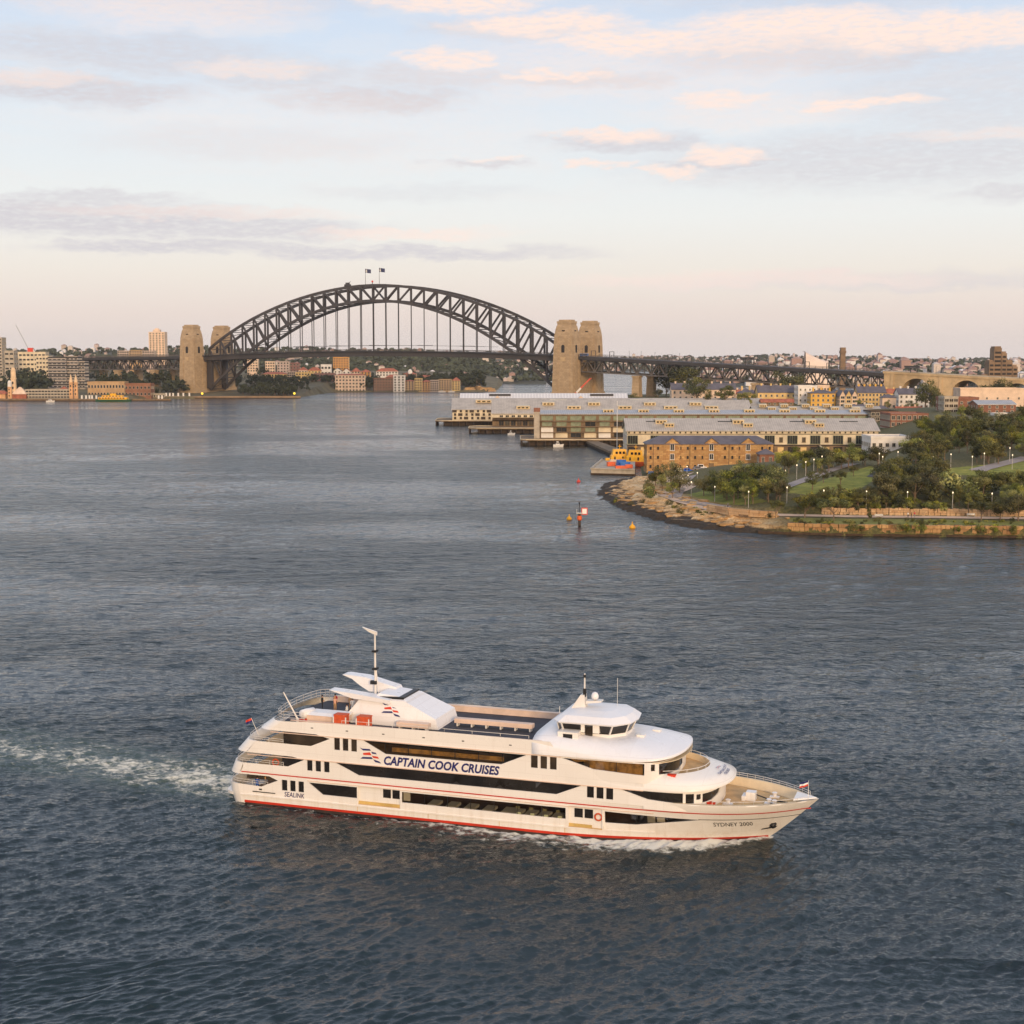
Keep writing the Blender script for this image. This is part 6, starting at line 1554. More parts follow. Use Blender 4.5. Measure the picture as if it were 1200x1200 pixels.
# ------------------------------------------------------------------ marks on the water
YB = mat('buoy_yellow', lin(236, 170, 24), .5, .05)
for (x, y, s, mt, lab) in ((667, 609, .85, YB, 'yellow buoy left of the navigation beacon'), (741, 619, .95, YB, 'yellow buoy close to the rocky point'), (678, 565, .8, M['lifered'], 'small red buoy off the stone quay')):
    p = px(x, 1, y=y); d = Vector((p.x, p.y, p.z - 50)); k = 50 / -d.z; q = (d.x * k, d.y * k, 0)
    t_ = thing('buoy', lab, 'buoy', q, 0)
    MB().lathe((0, 0, 0), [(.2, -.5), (.9 * s, -.2), (1.0 * s, .35), (.85 * s, .6), (.35 * s, 1.1 * s), (.12, 1.5 * s)], 12).build('float', mt, t_, True); MB().lathe((0, 0, 1.5 * s), [(.05, 0), (.22 * s, .2), (.05, .5)], 8).build('top_mark', mt, t_)
p = px(679, 1, y=616); d = Vector((p.x, p.y, -50 + p.z - 0)); k = 50 / (50 - p.z); q = (p.x * k, p.y * k, 0)
t_ = thing('navigation_beacon', 'piled navigation beacon with a white sign board edged in red', 'beacon', q, 0)
MB().tube((0, 0, -2), (0, 0, 3.6), .45).build('pile', M['tmbdk'], t_); MB().lathe((0, 0, 1.6), [(.5, 0), (.75, .3), (.75, 1.1), (.5, 1.4)], 10).build('collar', ORG, t_)
MB().bx(-1.0, .8, -.8, .8, 3.6, 3.9).bx(-.9, -.75, -.7, .7, 3.9, 4.9).build('platform', M['steel'], t_)
MB().bx(.55, 2.35, -.5, -.4, 3.3, 5.4).build('sign_border', M['lifered'], t_); MB().bx(.8, 2.1, -.56, -.5, 3.6, 5.1).build('sign_panel', M['linen'], t_); MB().tube((0, 0, 3.9), (0, 0, 6.6), .09).lathe((0, 0, 6.4), [(.1, 0), (.25, .2), (.25, .5), (.05, .7)], 8).build('lantern', M['black'], t_)

# ------------------------------------------------------------------ trees
def leaf_mat(name, dark, mid, light):
    m = bpy.data.materials.new(name); m.use_nodes = True
    t = NT(m.node_tree); b = m.node_tree.nodes['Principled BSDF']
    ti = t.n('Attribute', attribute_name='tint').outputs['Fac']; oi = t.n('ObjectInfo').outputs['Random']
    c = t.ramp(ti, [(0.1, dark), (.5, mid), (.92, light)])
    c = t.n('HueSaturation', {'Hue': t.mr(oi, 0, 1, .478, .515, False), 'Saturation': t.mr(t.math('FRACT', t.math('MULTIPLY', oi, 5.7)), 0, 1, .75, 1.05, False), 'Value': t.mr(t.math('FRACT', t.math('MULTIPLY', oi, 9.13)), 0, 1, .65, 1.3, False), 'Color': c}).outputs[0]
    t.put(b.inputs['Base Color'], c); b.inputs['Roughness'].default_value = .7; b.inputs['Specular IOR Level'].default_value = .25
    return m
LEAFS = {'bright': leaf_mat('bright_leaf', lin(62, 70, 22), lin(108, 114, 38), lin(156, 152, 62)), 'dark': leaf_mat('dark_leaf', lin(46, 50, 24), lin(80, 82, 38), lin(118, 112, 54)), 'far': leaf_mat('far_leaf', lin(44, 50, 38), lin(66, 70, 50), lin(90, 88, 62))}
BARK = mat('bark', lin(120, 100, 80), .9, .2, 2.0)
def crown(kind, seed, n, leaf, mname):
    r = np.random.default_rng(seed)
    P_ = {'round': (13, .46, .30, .62, .21), 'gum': (15, .30, .34, .62, .15), 'spread': (11, .60, .17, .76, .18), 'cone': (13, .19, .40, .55, .13), 'shrub': (7, .62, .34, .42, .30)}[kind]
    nc, rx, rz, cz, cr = P_
    cs = []
    while len(cs) < nc:
        p = r.uniform(-1, 1, 3)
        if .25 < np.linalg.norm(p) < 1:
            k = 1.0 if kind != 'cone' else 1.1 - .8 * (p[2] + 1) / 2
            cs.append((p[0] * rx * k, p[1] * rx * k, cz + p[2] * rz))
    cs = np.array(cs); tint = r.uniform(0, 1, nc); rad = cr * r.uniform(.65, 1.2, nc)
    w = rad ** 2 / (rad ** 2).sum(); ci = r.choice(nc, n, p=w)
    d = r.normal(size=(n, 3)); d /= np.linalg.norm(d, axis=1)[:, None]
    pos = cs[ci] + d * (rad[ci] * r.uniform(.45, 1.08, n))[:, None] * np.array([1, 1, .78])
    nrm = d + r.normal(scale=.55, size=(n, 3)); nrm /= np.linalg.norm(nrm, axis=1)[:, None]
    a = np.cross(nrm, r.normal(size=(n, 3))); a /= np.linalg.norm(a, axis=1)[:, None]; b = np.cross(nrm, a)
    s = (leaf * r.uniform(.6, 1.3, n))[:, None]
    v = np.stack([pos - a * s, pos - b * s * .6, pos + a * s, pos + b * s * .6], 1).reshape(-1, 3)
    me = bpy.data.meshes.new('crown'); me.from_pydata(v.tolist(), [], [(4 * i, 4 * i + 1, 4 * i + 2, 4 * i + 3) for i in range(n)])
    at_ = me.attributes.new('tint', 'FLOAT', 'POINT'); at_.data.foreach_set('value', np.repeat(np.clip(tint[ci] * .75 + r.uniform(0, .35, n), 0, 1), 4).astype(np.float32))
    me.materials.append(LEAFS[mname])
    b = MB(); b.tube((0, 0, -.08), (.01, 0, .35), .028, .02, 6)
    for c in cs[r.permutation(nc)[:6]]: b.tube((.01, 0, r.uniform(.2, .38)), tuple(c), .014, .005, 5)
    return me, b.mesh('trunk', BARK)
TREES = {}
for mname in ('bright', 'dark'):
    for kind, nv, n, leaf in (('round', 4, 2600, .027), ('gum', 4, 2000, .023), ('spread', 2, 2000, .03), ('cone', 1, 1200, .025), ('shrub', 3, 600, .06)):
        TREES[kind, mname] = [crown(kind, 31 * v + len(kind) + (7 if mname == 'dark' else 0), n, leaf, mname) for v in range(nv)]
tr = random.Random(21)
def tree(kind, mname, loc, h, label, group, cat='tree', name=None):
    me, tk = tr.choice(TREES[kind, mname]); s = h / (1.0 if kind != 'shrub' else .85)
    t_ = thing(name or ('shrub' if kind == 'shrub' else 'tree'), label, cat, loc, tr.uniform(0, 6.28), group)
    w = s * tr.uniform(.85, 1.2)
    link('crown', me, t_, scale=(w, w * tr.uniform(.9, 1.1), s))
    if kind != 'shrub': link('trunk', tk, t_, scale=(w, w, s))
    return t_
def grove(poly, n, kinds, hs, mnames, label, group, mind=2.2, cat='tree'):
    xs = [p[0] for p in poly]; ys_ = [p[1] for p in poly]; got = []; tries = 0
    while len(got) < n and tries < n * 30:
        tries += 1
        x, y = tr.uniform(min(xs), max(xs)), tr.uniform(min(ys_), max(ys_))
        if not inpoly((x, y), poly): continue
        p = hit(x, y)
        if any((p.x - q.x) ** 2 + (p.y - q.y) ** 2 < mind ** 2 for q in got): continue
        got.append(p); tree(tr.choice(kinds), tr.choice(mnames), (p.x, p.y, gh(p.x, p.y) - .1), tr.uniform(*hs), label, group, cat)
for (x, y, h, k) in ((758, 578, 5, 'round'), (768, 570, 8, 'round'), (776, 576, 6.5, 'gum'), (786, 571, 9, 'round'), (796, 578, 8, 'round'), (765, 584, 4.5, 'shrub'), (788, 584, 6, 'gum')):
    p = hit(x, y); tree(k, 'dark' if h > 7 else 'bright', p - Vector((0, 0, .1)), h, 'bushy tree in the small clump on the rocky point', 'trees on the rocky point')
grove([(822, 580), (850, 568), (912, 572), (918, 590), (880, 594), (830, 590)], 34, ['round', 'gum'], (6.0, 9.3), ['bright', 'bright', 'dark'], 'leafy tree in the bright green grove beside the waterside lamps', 'trees in the bright green grove')
for (x, y, h, k, m_, lab) in ((909, 608, 5.5, 'spread', 'dark', 'small flat topped dark tree by the path, leftmost of its row'), (943, 607, 6.5, 'spread', 'dark', 'dark round tree beside the path below the lawn'), (977, 610, 6.5, 'spread', 'bright', 'small spreading tree beside the path before the long stone wall'), (1018, 610, 5.0, 'cone', 'dark', 'narrow dark cone shaped tree beside the path'),
                          (1150, 610, 5.5, 'spread', 'dark', 'small dark tree growing beside the path before the wall, right of the strollers'), (1172, 609, 7.0, 'round', 'dark', 'taller dark tree by the path near the right edge'), (1193, 611, 7.5, 'round', 'dark', 'dark tree by the path at the right edge')):
    p = hit(x, y); tree(k, m_, p, h, lab, None)
grove([(925, 600), (940, 590), (985, 584), (1040, 588), (1080, 597), (980, 601)], 38, ['round', 'gum', 'gum', 'shrub'], (3.0, 5.5), ['dark', 'bright', 'dark'], 'small tree on the planted slope behind the stone retaining wall', 'trees on the planted slope')
grove([(1030, 576), (1055, 564), (1095, 566), (1095, 590), (1035, 592)], 22, ['round', 'gum'], (7.0, 10.5), ['dark'], 'big dark tree in the clump right of the lawn', 'trees right of the lawn')
grove([(1090, 578), (1215, 570), (1215, 602), (1090, 600)], 38, ['round', 'gum', 'shrub'], (3.0, 7.5), ['dark', 'bright'], 'tree on the rocky right hand slope above the path', 'trees on the right slope')
grove([(1062, 545), (1085, 522), (1140, 512), (1215, 505), (1215, 542), (1140, 546), (1085, 552)], 58, ['round', 'gum', 'gum'], (6.0, 10.0), ['dark', 'bright', 'dark'], 'tall tree in the dense wood on the right hill', 'trees in the wood on the hill')
grove([(1060, 531), (1100, 514), (1130, 506), (1130, 520), (1075, 538)], 12, ['gum', 'round'], (7.0, 10.0), ['dark', 'bright'], 'tree right of the low white building at the foot of the brick apartments', 'trees beside the low white building')
grove([(1085, 520), (1100, 506), (1215, 498), (1215, 512), (1110, 524)], 30, ['round', 'gum'], (7.0, 11.0), ['dark'], 'big dark tree at the back of the wood below the brick blocks', 'trees at the back of the wood')
grove([(913, 549), (960, 545), (1010, 541), (1040, 545), (1000, 552), (920, 556)], 22, ['round', 'gum'], (4.5, 8), ['dark', 'bright'], 'tree in the row between the lawn and the front wharf shed', 'trees before the front shed')
for (x, y, h) in ((965, 566, 5), (975, 562, 3), (1000, 558, 4.5), (985, 568, 5.5), (952, 574, 6)):
    p = hit(x, y); tree('gum', 'dark', p, h, 'small lone tree standing on the open lawn', 'young trees on the lawn')
grove([(700, 583), (790, 592), (900, 604), (905, 608), (800, 604), (740, 596)], 26, ['shrub'], (.8, 1.8), ['dark', 'bright'], 'low green bush on the sandstone shelf', 'bushes on the sandstone shelf', 1.5, 'shrub')
grove([(920, 600), (1000, 590), (1215, 596), (1215, 604), (1000, 602)], 44, ['shrub'], (1.2, 2.6), ['dark', 'bright'], 'shrub on the bank just above the retaining wall', 'shrubs above the retaining wall', 1.2, 'shrub')
grove([(930, 611), (1215, 610.5), (1215, 616), (930, 616)], 54, ['shrub'], (.7, 1.4), ['dark', 'bright'], 'low shrub in the grass strip on top of the sea wall', 'shrubs on the sea wall', 1.0, 'shrub')
for k, x in enumerate((1004, 1052, 1066, 1078, 1120, 1148, 1166, 1180)):
    p = offs(.2, px(x, 414, z=2).x, px(x, 414, z=2).x + .01, 2)[0]; tree('shrub', 'bright', (p[0], p[1] - .3, 1.3), 2.6, 'green creeper hanging down the face of the sea wall', 'creepers on the sea wall', 'creeper', 'creeper')
grove([(1074, 514), (1090, 494), (1145, 490), (1150, 500), (1092, 520)], 14, ['gum', 'round'], (6.0, 9.5), ['dark', 'dark', 'bright'], 'tree on the bank right of the brick and cream apartments', 'trees beside the brick and cream apartments')
# trees among the terraces
for (x, Y, zb, h, k, lab) in ((817, 1120, 14, 20, 'round', 'big round green tree in front of the long cream terrace'), (829, 1110, 14, 13, 'gum', 'smaller tree right of the big tree before the cream terrace'), (849, 1110, 13, 17, 'gum', 'slim tree before the right end of the cream terrace'), (923, 1300, 16, 24, 'round', 'broad dark tree behind the ochre terrace, seen through the truss'),
                         (781, 1640, 4, 32, 'round', 'dark tree mass under the truss left of the cream terrace, the left one'), (790, 1640, 6, 38, 'round', 'dark tall tree under the truss right beside the cream terrace'), (801, 1560, 8, 34, 'round', 'dark tree behind the cream terrace chimneys'), (771, 1600, 3, 16, 'gum', 'smaller olive tree beside the right approach pier'),
                         (726, 1420, 2, 14, 'gum', 'lone leaning tree left of the approach piers'), (741, 1420, 2, 14, 'gum', 'dark tree at the foot of the first approach pier'), (1024, 1260, 12, 15, 'round', 'tree at the left end of the stone viaduct'), (1084, 1020, 13, 22, 'gum', 'tall brown green tree right of the white terrace'), (1092, 1000, 13, 17, 'round', 'tree below the white gable wall'), (1100, 985, 12, 15, 'gum', 'leafy tree left of the glazed apartments'),
                         (1146, 1180, 14, 15, 'round', 'tree before the right part of the viaduct'), (1162, 1120, 14, 17, 'round', 'broad tree above the long pale building'), (1176, 1120, 14, 19, 'round', 'bright tree above the long pale building near the right edge'), (1192, 1130, 14, 18, 'gum', 'tree at the right edge above the long pale building'), (1010, 1050, 12, 8, 'round', 'small garden tree before the yellow terrace row'), (1040, 1040, 12, 8, 'gum', 'small garden tree before the dark pavilion'), (877, 1095, 13, 8, 'round', 'round garden bush before the yellow cottage'), (872, 1100, 13, 11, 'spread', 'palm like tree before the yellow cottage'), (1067, 1040, 12, 8, 'round', 'garden tree before the white terrace row')):
    q = px(x, Y, z=zb); tree(k, 'dark' if h > 12 else 'bright', q, h, lab, None)

# ------------------------------------------------------------------ lamps and strollers on the point
def lamp(x, yb, h=4.6):
    p = hit(x, yb); p.z = gh(p.x, p.y)
    t_ = thing('path_lamp', 'slim grey path lamp glowing on the green headland', 'street lamp', p, 0, 'lit lamps on the headland')
    MB().tube((0, 0, -.2), (0, 0, h), .10, .07, 6).build('post', M['steel'], t_)
    MB().lathe((0, 0, h), [(.12, 0), (.16, .08), (.16, .4), (.1, .46)], 8).build('lamp_head', M['lamp'], t_)
for (x, y) in ((965, 594), (1015, 595), (1063, 598), (1116, 599), (1162, 600), (837.5, 588), (877, 595), (810, 582), (806, 573), (805, 562), (800, 577), (817, 570), (920, 569), (933.5, 562), (922, 590), (944, 558), (953.5, 555), (963, 551), (977, 548), (1081, 549), (1093, 553), (1114, 549), (1139, 552), (1153, 548), (1166, 543), (1183, 541), (1186, 550), (1030, 548), (1034, 552), (1052, 546)): lamp(x, y)
for k, (x, y, s_, tr_, lab) in enumerate(((1064, 607.5, C_wht, C_blk, 'person in white strolling on the waterside path, left of three'), (1068, 608, C_blk, C_blk, 'person in dark clothes in the middle of three on the path'), (1071.5, 607, C_red, C_grey, 'person in reddish clothes at the right of three on the path'), (798, 570, C_red, C_blk, 'person in red on the curving path of the point'), (853, 596, C_grey, C_blk, 'person in grey at the stone wall by the path'))):
    p = hit(x, y); person(lab, (p.x, p.y, gh(p.x, p.y) + .12), s_, tr_, H_dk, k * 1.3)
for (x, y, lab) in ((1030, 607, 'grey bench against the retaining wall right of the cone tree'), (1138, 606, 'grey bench on the path left of the taller dark tree')):
    p = hit(x, y); t_ = thing('park_bench', lab, 'bench', (p.x, p.y, gh(p.x, p.y) + .15), 0)
    MB().bx(-1.2, 1.2, -.3, .3, .42, .5).build('seat', M['steel'], t_); MB().bx(-1.2, 1.2, .25, .32, .5, .95).build('backrest', M['steel'], t_)
    for sx in (-1, 1): MB().bx(sx - .06, sx + .06, -.25, .25, 0, .42).build('leg', M['steel'], t_)

# ------------------------------------------------------------------ far shores
M['hillf'] = mat('far_hill_scrub', lin(80, 78, 62), .95, .2, .02)
M['hilln'] = mat('near_shore_ground', lin(104, 94, 66), .95, .2, .03)
M['quay'] = mat('quay_stone', lin(150, 124, 96), .9, .15, .1)
def far_h(X, Y):
    ysh = np.interp(X, [-900, -455, -440, -262, -255, -60, -22, -18], [1695, 1695, 1800, 1818, 2128, 2150, 2180, 2600])
    d = Y - ysh
    k = np.interp(X, [-900, -450, -250, -150, -60, -20], [1.0, .8, .75, .8, .6, .25])
    return np.where(d < 0, -3, np.interp(d, [0, 1, 30, 90, 260, 600, 1200], [2.4, 2.6, 3.0, 6, 14, 26, 32]) * np.where(d > 2, k * .9 + .1, 1))
xs = np.linspace(-1050, -17, 130); ys_ = np.concatenate([np.arange(1680, 1830, 6), np.arange(1830, 2240, 8), np.arange(2240, 2900, 40)])
Xg, Yg = np.meshgrid(xs, ys_); Zg = far_h(Xg, Yg) + np.where(Yg > 1900, 1.2, 0) * np.sin(Xg * .05) * np.sin(Yg * .04)
me = bpy.data.meshes.new('far_shore'); idx = np.arange(Xg.size).reshape(Xg.shape)
q = np.stack([idx[:-1, :-1], idx[:-1, 1:], idx[1:, 1:], idx[1:, :-1]], -1).reshape(-1, 4); q = q[(Zg.ravel()[q] > -2.9).any(1)]
me.from_pydata(np.stack([Xg, Yg, Zg], -1).reshape(-1, 3).tolist(), [], q.tolist()); me.materials.append(M['hilln']); tag(link('far_shore', me), kind='structure')
def fhh(X, Y): return float(far_h(np.array([X]), np.array([Y]))[0])
def hill(name, Y, sky_, yb, depth, seed, mt, amp=1.5):
    """a ridge Y metres ahead whose top follows the given photo heights"""
    r = np.random.default_rng(seed); xs = np.linspace(sky_[0][0], sky_[-1][0], 260); top = np.interp(xs, [p[0] for p in sky_], [p[1] for p in sky_])
    nz = sum(np.sin(xs * f + r.uniform(0, 6)) / (1 + i) for i, f in enumerate((.05, .11, .23, .41)))
    rows = []
    for k in range(15):
        f = k / 14; Yk = Y - depth * (1 - f); row = []
        for x, yt, n in zip(xs, top, nz):
            zt = CAM_H - (yt - HZ) / FPX * Y + n * amp; sh = f ** .75
            row.append(((x - 600) / FPX * Yk, Yk + n * 20 * (1 - f), max(zt, .5) * sh - 2 * (1 - f)))
        rows.append(row)
    rows.append([(x * 1.1, y + depth * .6, -3) for x, y, z in rows[-1]])
    b = MB(); b.loft(rows, closed=False, caps=False); tag(b.build(name, mt, None, True), kind='structure')
    return rows
H1 = hill('hills', 3700, [(-140, 411), (0, 412.5), (60, 413), (110, 411), (170, 411), (230, 409), (290, 412), (330, 410.5), (400, 411.5), (480, 413), (560, 416), (640, 418)], 0, 1000, 1, M['hillf'])
H2 = hill('hills', 3050, [(340, 428), (390, 424), (440, 421), (500, 421), (545, 421), (575, 428), (600, 438), (612, 446)], 0, 160, 2, M['hillf'])
H3 = hill('hills', 5900, [(540, 421), (640, 420), (760, 420), (850, 419.5), (905, 418), (960, 419), (1010, 420), (1060, 422), (1110, 423), (1200, 422), (1320, 421)], 0, 900, 3, M['hillf'], 2.2)
H4 = hill('hills', 3000, [(820, 440), (880, 431), (940, 428), (1040, 427), (1100, 428), (1200, 429), (1330, 428)], 0, 500, 4, M['hillf'])
def scatter(b, rows, n, size, mats, seed, kind_, lo=0.0, hi=1.0):
    r = np.random.default_rng(seed); nr = len(rows) - 1; nc = len(rows[0])
    vs, fs, ms = [], [], []
    for i in range(n):
        k = int(r.integers(int(lo * (nr - 1)), max(1, int(hi * (nr - 1)) + 1))); c = int(r.integers(0, nc)); p = rows[k][c]
        if p[2] < 1.5: continue
        X, Y, Z = p[0] + r.uniform(-8, 8), p[1] + r.uniform(-15, 15), p[2] - 1.5
        if kind_ == 'house':
            w, d, h = size * r.uniform(.6, 1.6), size, size * r.choice([.5, .6, .7, 1.0, 1.6], p=[.3, .3, .25, .1, .05]); m = int(r.integers(0, len(mats) - 1))
            b.bx(X - w / 2, X + w / 2, Y - d / 2, Y + d / 2, Z, Z + h + 1.5, m); b.prism([(X - w / 2 - .4, Y - d / 2 - .4, Z + h + 1.5), (X + w / 2 + .4, Y - d / 2 - .4, Z + h + 1.5), (X, Y, Z + h + 1.5 + size * .3)], (0, d * .8, 0), len(mats) - 1 if r.random() < .6 else m)
        else:
            for q in range(26):
                a = r.normal(size=3); a /= np.linalg.norm(a); cpos = np.array([X, Y, Z + size * .55]) + a * size * .5 * r.uniform(.4, 1) * np.array([1.2, 1.2, .8])
                u = np.cross(a, r.normal(size=3)); u /= np.linalg.norm(u); v = np.cross(a, u); s = size * .26
                b.add([cpos - u * s, cpos - v * s, cpos + u * s, cpos + v * s], [(0, 1, 2, 3)], 0)
hm = [mat('far_wall_' + n_, lin(*c), .9, .05) for n_, c in (('cream', (206, 192, 180)), ('white', (222, 218, 216)), ('pink', (196, 178, 170)), ('brick', (164, 134, 124)), ('tan', (186, 170, 156)))]; hr = mat('far_roof', lin(158, 126, 116), .9, .1)  # wall and roof tones paled, distance haze mixed into the colours
tm = mat('far_tree', lin(74, 80, 60), .9, .25, .02)
DH, DT = MB(), MB(); HM = hm + [hr]
scatter(DH, H1, 600, 8.5, HM, 1, 'house'); scatter(DH, H2, 36, 8, HM, 8, 'house'); scatter(DH, H3, 1200, 10, HM, 4, 'house'); scatter(DH, H4, 420, 13, HM, 6, 'house')
scatter(DT, H1, 1700, 12, tm, 2, 'tree'); scatter(DT, H2, 1500, 11, tm, 3, 'tree'); scatter(DT, H3, 2000, 13, tm, 5, 'tree'); scatter(DT, H4, 600, 13, tm, 7, 'tree')
tag(DH.build('distant_houses', HM, None, fix=False), 'mass of small pale houses scattered over all the far hills along the horizon', 'houses', None, 'stuff')

def FB(name, label, x0, x1, yb, yt, Y, wall, depth=14, **k):
    a, c = px(x0, Y, y=yb), px(x1, Y, y=yb); top = px(x0, Y, y=yt)
    rh = k.get('rh', 3.0) if k.get('rtype', 'flat') != 'flat' else 0
    k.setdefault('ww', 2.2); k.setdefault('wh', 2.0); k.setdefault('bars', 0); k.setdefault('ext', 16)
    return building(name, label, ((a.x + c.x) / 2, Y + depth / 2, a.z), c.x - a.x, depth, max(3.0, top.z - a.z - rh), wall, side=1, **k)
LIL = mat('lilac_render', lin(186, 166, 156), .9, .1, .1); MAU = mat('mauve_brick', lin(128, 92, 86), .9, .1, .1); BRN = mat('brown_brick', lin(142, 98, 74), .9, .12, .1); YG = mat('sand_yellow_render', lin(216, 184, 118), .9, .1, .1); TANB = mat('tan_brick', lin(186, 152, 112), .9, .1, .1); OCH2 = mat('ochre_brick', lin(204, 146, 72), .9, .1, .1)
AP = 'apartment_house'
FB(AP, 'big cream waterfront apartment block with rows of small dark windows', 393, 428, 459, 438, 2140, M['pinkw'], 16, floors=5, bays=9, rtype='hip', rh=2, roof=M['tile'])
FB(AP, 'dark brown brick waterfront block right of the big cream block', 438, 461, 459, 443.5, 2140, BRN, 16, floors=5, bays=7)
FB(AP, 'tall white waterfront block with a central window strip', 461, 474.5, 459, 440.5, 2138, M['white'], 14, floors=6, bays=3)
FB(AP, 'narrow grey tan waterfront block right of the white one', 475, 485, 459, 445, 2140, TANB, 14, floors=5, bays=3, rtype='hip', rh=2, roof=M['tile'])
FB(AP, 'narrow sand yellow waterfront block', 486, 494.5, 459, 444, 2142, YG, 14, floors=5, bays=3)
FB(AP, 'orange brick waterfront block with terracotta roof', 495, 504, 459, 445, 2142, OCH2, 14, floors=5, bays=3, rtype='hip', rh=3, roof=M['tile'])
FB(AP, 'lilac grey waterfront block with balconies', 504, 514, 459, 446, 2144, LIL, 14, floors=5, bays=4)
FB(AP, 'wide tan waterfront block with a stepped top', 514, 529, 458, 445, 2148, TANB, 14, floors=5, bays=5)
FB(AP, 'last waterfront block on the point with a red roof', 530, 539, 457.5, 442, 2150, YG, 14, floors=4, bays=3, rtype='hip', rh=5, roof=M['tile'])
FB(AP, 'sand yellow apartment block with a long terracotta roof left of the far trees', 307, 336, 450.5, 436, 2190, YG, 16, floors=4, bays=8, rtype='hip', rh=3, roof=M['tile'])
FB(AP, 'narrow pale apartment tower between two yellow blocks', 337, 346, 449, 436, 2200, LIL, 14, floors=5, bays=4)
FB(AP, 'yellow apartment block with orange base above the far trees', 346.5, 367, 450, 437, 2190, YG, 14, floors=4, bays=6)
FB(AP, 'dark red brick block behind the far trees', 368, 392, 449, 438, 2200, MAU, 14, floors=3, bays=7)
FB(AP, 'lilac block with a pale top high on the far shore', 325, 339, 440, 424, 2330, LIL, 14, floors=5, bays=4)
FB(AP, 'mauve brick block beside the lilac block', 339.5, 351, 440, 425.5, 2340, MAU, 14, floors=4, bays=3)
FB('house', 'house with a bright terracotta roof, the left of two below the deck', 350, 360, 441, 430, 2300, M['pinkw'], 12, floors=2, bays=3, rtype='hip', rh=5, roof=M['tile'])
FB('house', 'wider house with a bright terracotta roof, the right of two below the deck', 361, 376, 441, 430.5, 2300, M['ochre'], 12, floors=2, bays=4, rtype='hip', rh=5, roof=M['tile'])
FB('house', 'white framed modern house above the dark red brick block', 376, 388, 440, 427.5, 2310, M['white'], 12, floors=2, bays=3, ww=3.2, wh=3)
FB(AP, 'square ochre brick block standing high under the bridge deck', 390.5, 408.5, 436, 419, 2420, OCH2, 16, floors=6, bays=6)
FB('house', 'white gabled house left of the red roofed houses', 391, 400, 440, 431.5, 2320, M['white'], 12, floors=2, bays=2, rtype='gy', rh=4, roof=M['slate'])
FB('house', 'pale house with dark gable right of the white gabled house', 401, 411, 440, 432, 2330, M['white'], 12, floors=2, bays=2, rtype='gy', rh=5, roof=M['tile'])
FB('house', 'red roofed house above the big cream block', 412, 422, 440, 431, 2330, M['pinkw'], 12, floors=2, bays=3, rtype='hip', rh=6, roof=M['tile'])
FB('house', 'orange roofed house above the dark tree', 423, 434, 441, 433, 2320, OCH2, 12, floors=2, bays=3, rtype='hip', rh=4, roof=M['tile'])
FB('mansion', 'long white mansion with a red roof on the far shore', 441, 466, 441, 431.5, 2300, M['white'], 14, floors=2, bays=7, rtype='hip', rh=5, roof=M['tile'])
FB('house', 'low wide house with a long red roof below the white mansion', 452, 470, 446, 439, 2220, MAU, 12, floors=2, bays=5, rtype='hip', rh=4, roof=M['tile'])
dm = FB('house', 'brown brick house with a white domed turret', 473, 488, 446, 436, 2260, BRN, 14, floors=3, bays=4, rtype='hip', rh=3, roof=M['tile'])
MB().lathe((0, -4, 10), [(3.4, 0), (3.4, 3), (3.0, 5), (1.6, 6.6), (.2, 7.2)], 12).build('dome', M['white'], dm)
FB('house', 'long low house with tile roof and white band right of the dome', 488, 507, 446, 439.5, 2290, TANB, 12, floors=1, bays=7, rtype='hip', rh=3, roof=M['tile'])
FB(AP, 'pale block behind the steel at the left foot of the arch', 311, 322, 440, 424, 2360, M['pinkw'], 14, floors=5, bays=4)
FB(AP, 'pink block glimpsed through the left foot of the arch', 290, 302, 436, 421, 2380, M['pinkw'], 14, floors=5, bays=4)
# left shore
M['banded'] = stripes('banded_facade', lin(52, 46, 44), lin(186, 172, 158), 3.4, 2, .66, .7)
FB('tower_block', 'tall pale tower cut by the left edge of the picture', -14, 3.2, 440, 396, 2000, M['conc'], 18, floors=12, bays=5)
FB('office_block', 'white banded office block with dark window strips near the left edge', 6, 17, 440, 411.5, 1950, M['conc'], 16, floors=5, bays=2, ww=4.5, wh=2.2)
FB('office_block', 'long low cream office block with a flat overhanging roof', 18, 54, 440, 413, 2010, M['cream'], 16, floors=5, bays=8, ww=3.4, wh=2.2)
FB('office_block', 'white curved office block with dark square windows', 43, 58, 452, 417.5, 1900, M['cream'], 18, floors=7, bays=4, ww=2.4, wh=2.0)
FB('office_block', 'dark glass office block with pale balcony bands, its left half', 57, 78, 455, 419, 1880, M['banded'], 20, floors=8, bays=4, ww=4.4, wh=1.7, fr=M['white'])
FB('office_block', 'dark glass office block with pale balcony bands stepping down at right', 78.5, 92, 455, 418, 1885, M['banded'], 20, floors=8, bays=3, ww=3.6, wh=1.7, fr=M['white'])
FB('office_block', 'lower rounded end of the dark banded office block', 92.5, 100, 455, 424, 1890, M['banded'], 18, floors=7, bays=2, ww=3.0, wh=1.7, fr=M['white'])
FB('tower_block', 'cream residential tower with a dark window strip left of the pylons', 175, 193.5, 425, 389.5, 2450, M['pinkw'], 20, floors=13, bays=5, ww=2.0, wh=1.8)
tb = MB().bx(px(180, 2450, z=0).x, px(188, 2450, z=0).x, 2455, 2465, 88, 94); tag(tb.bx(px(182, 2450, z=0).x, px(186, 2450, z=0).x, 2457, 2463, 94, 96).build('plant_room', M['pinkw']), 'small plant room on top of the cream residential tower', 'plant room')
for i, (a, c) in enumerate(((138, 151), (152, 166), (167, 181))): FB(AP, 'long brown apartment block behind the left approach deck, ' + ('left', 'middle', 'right')[i] + ' of three', a, c, 425, 411.5 - (i == 1) * .5, 2300, LIL if i != 1 else TANB, 16, floors=5, bays=5, ww=2.4)
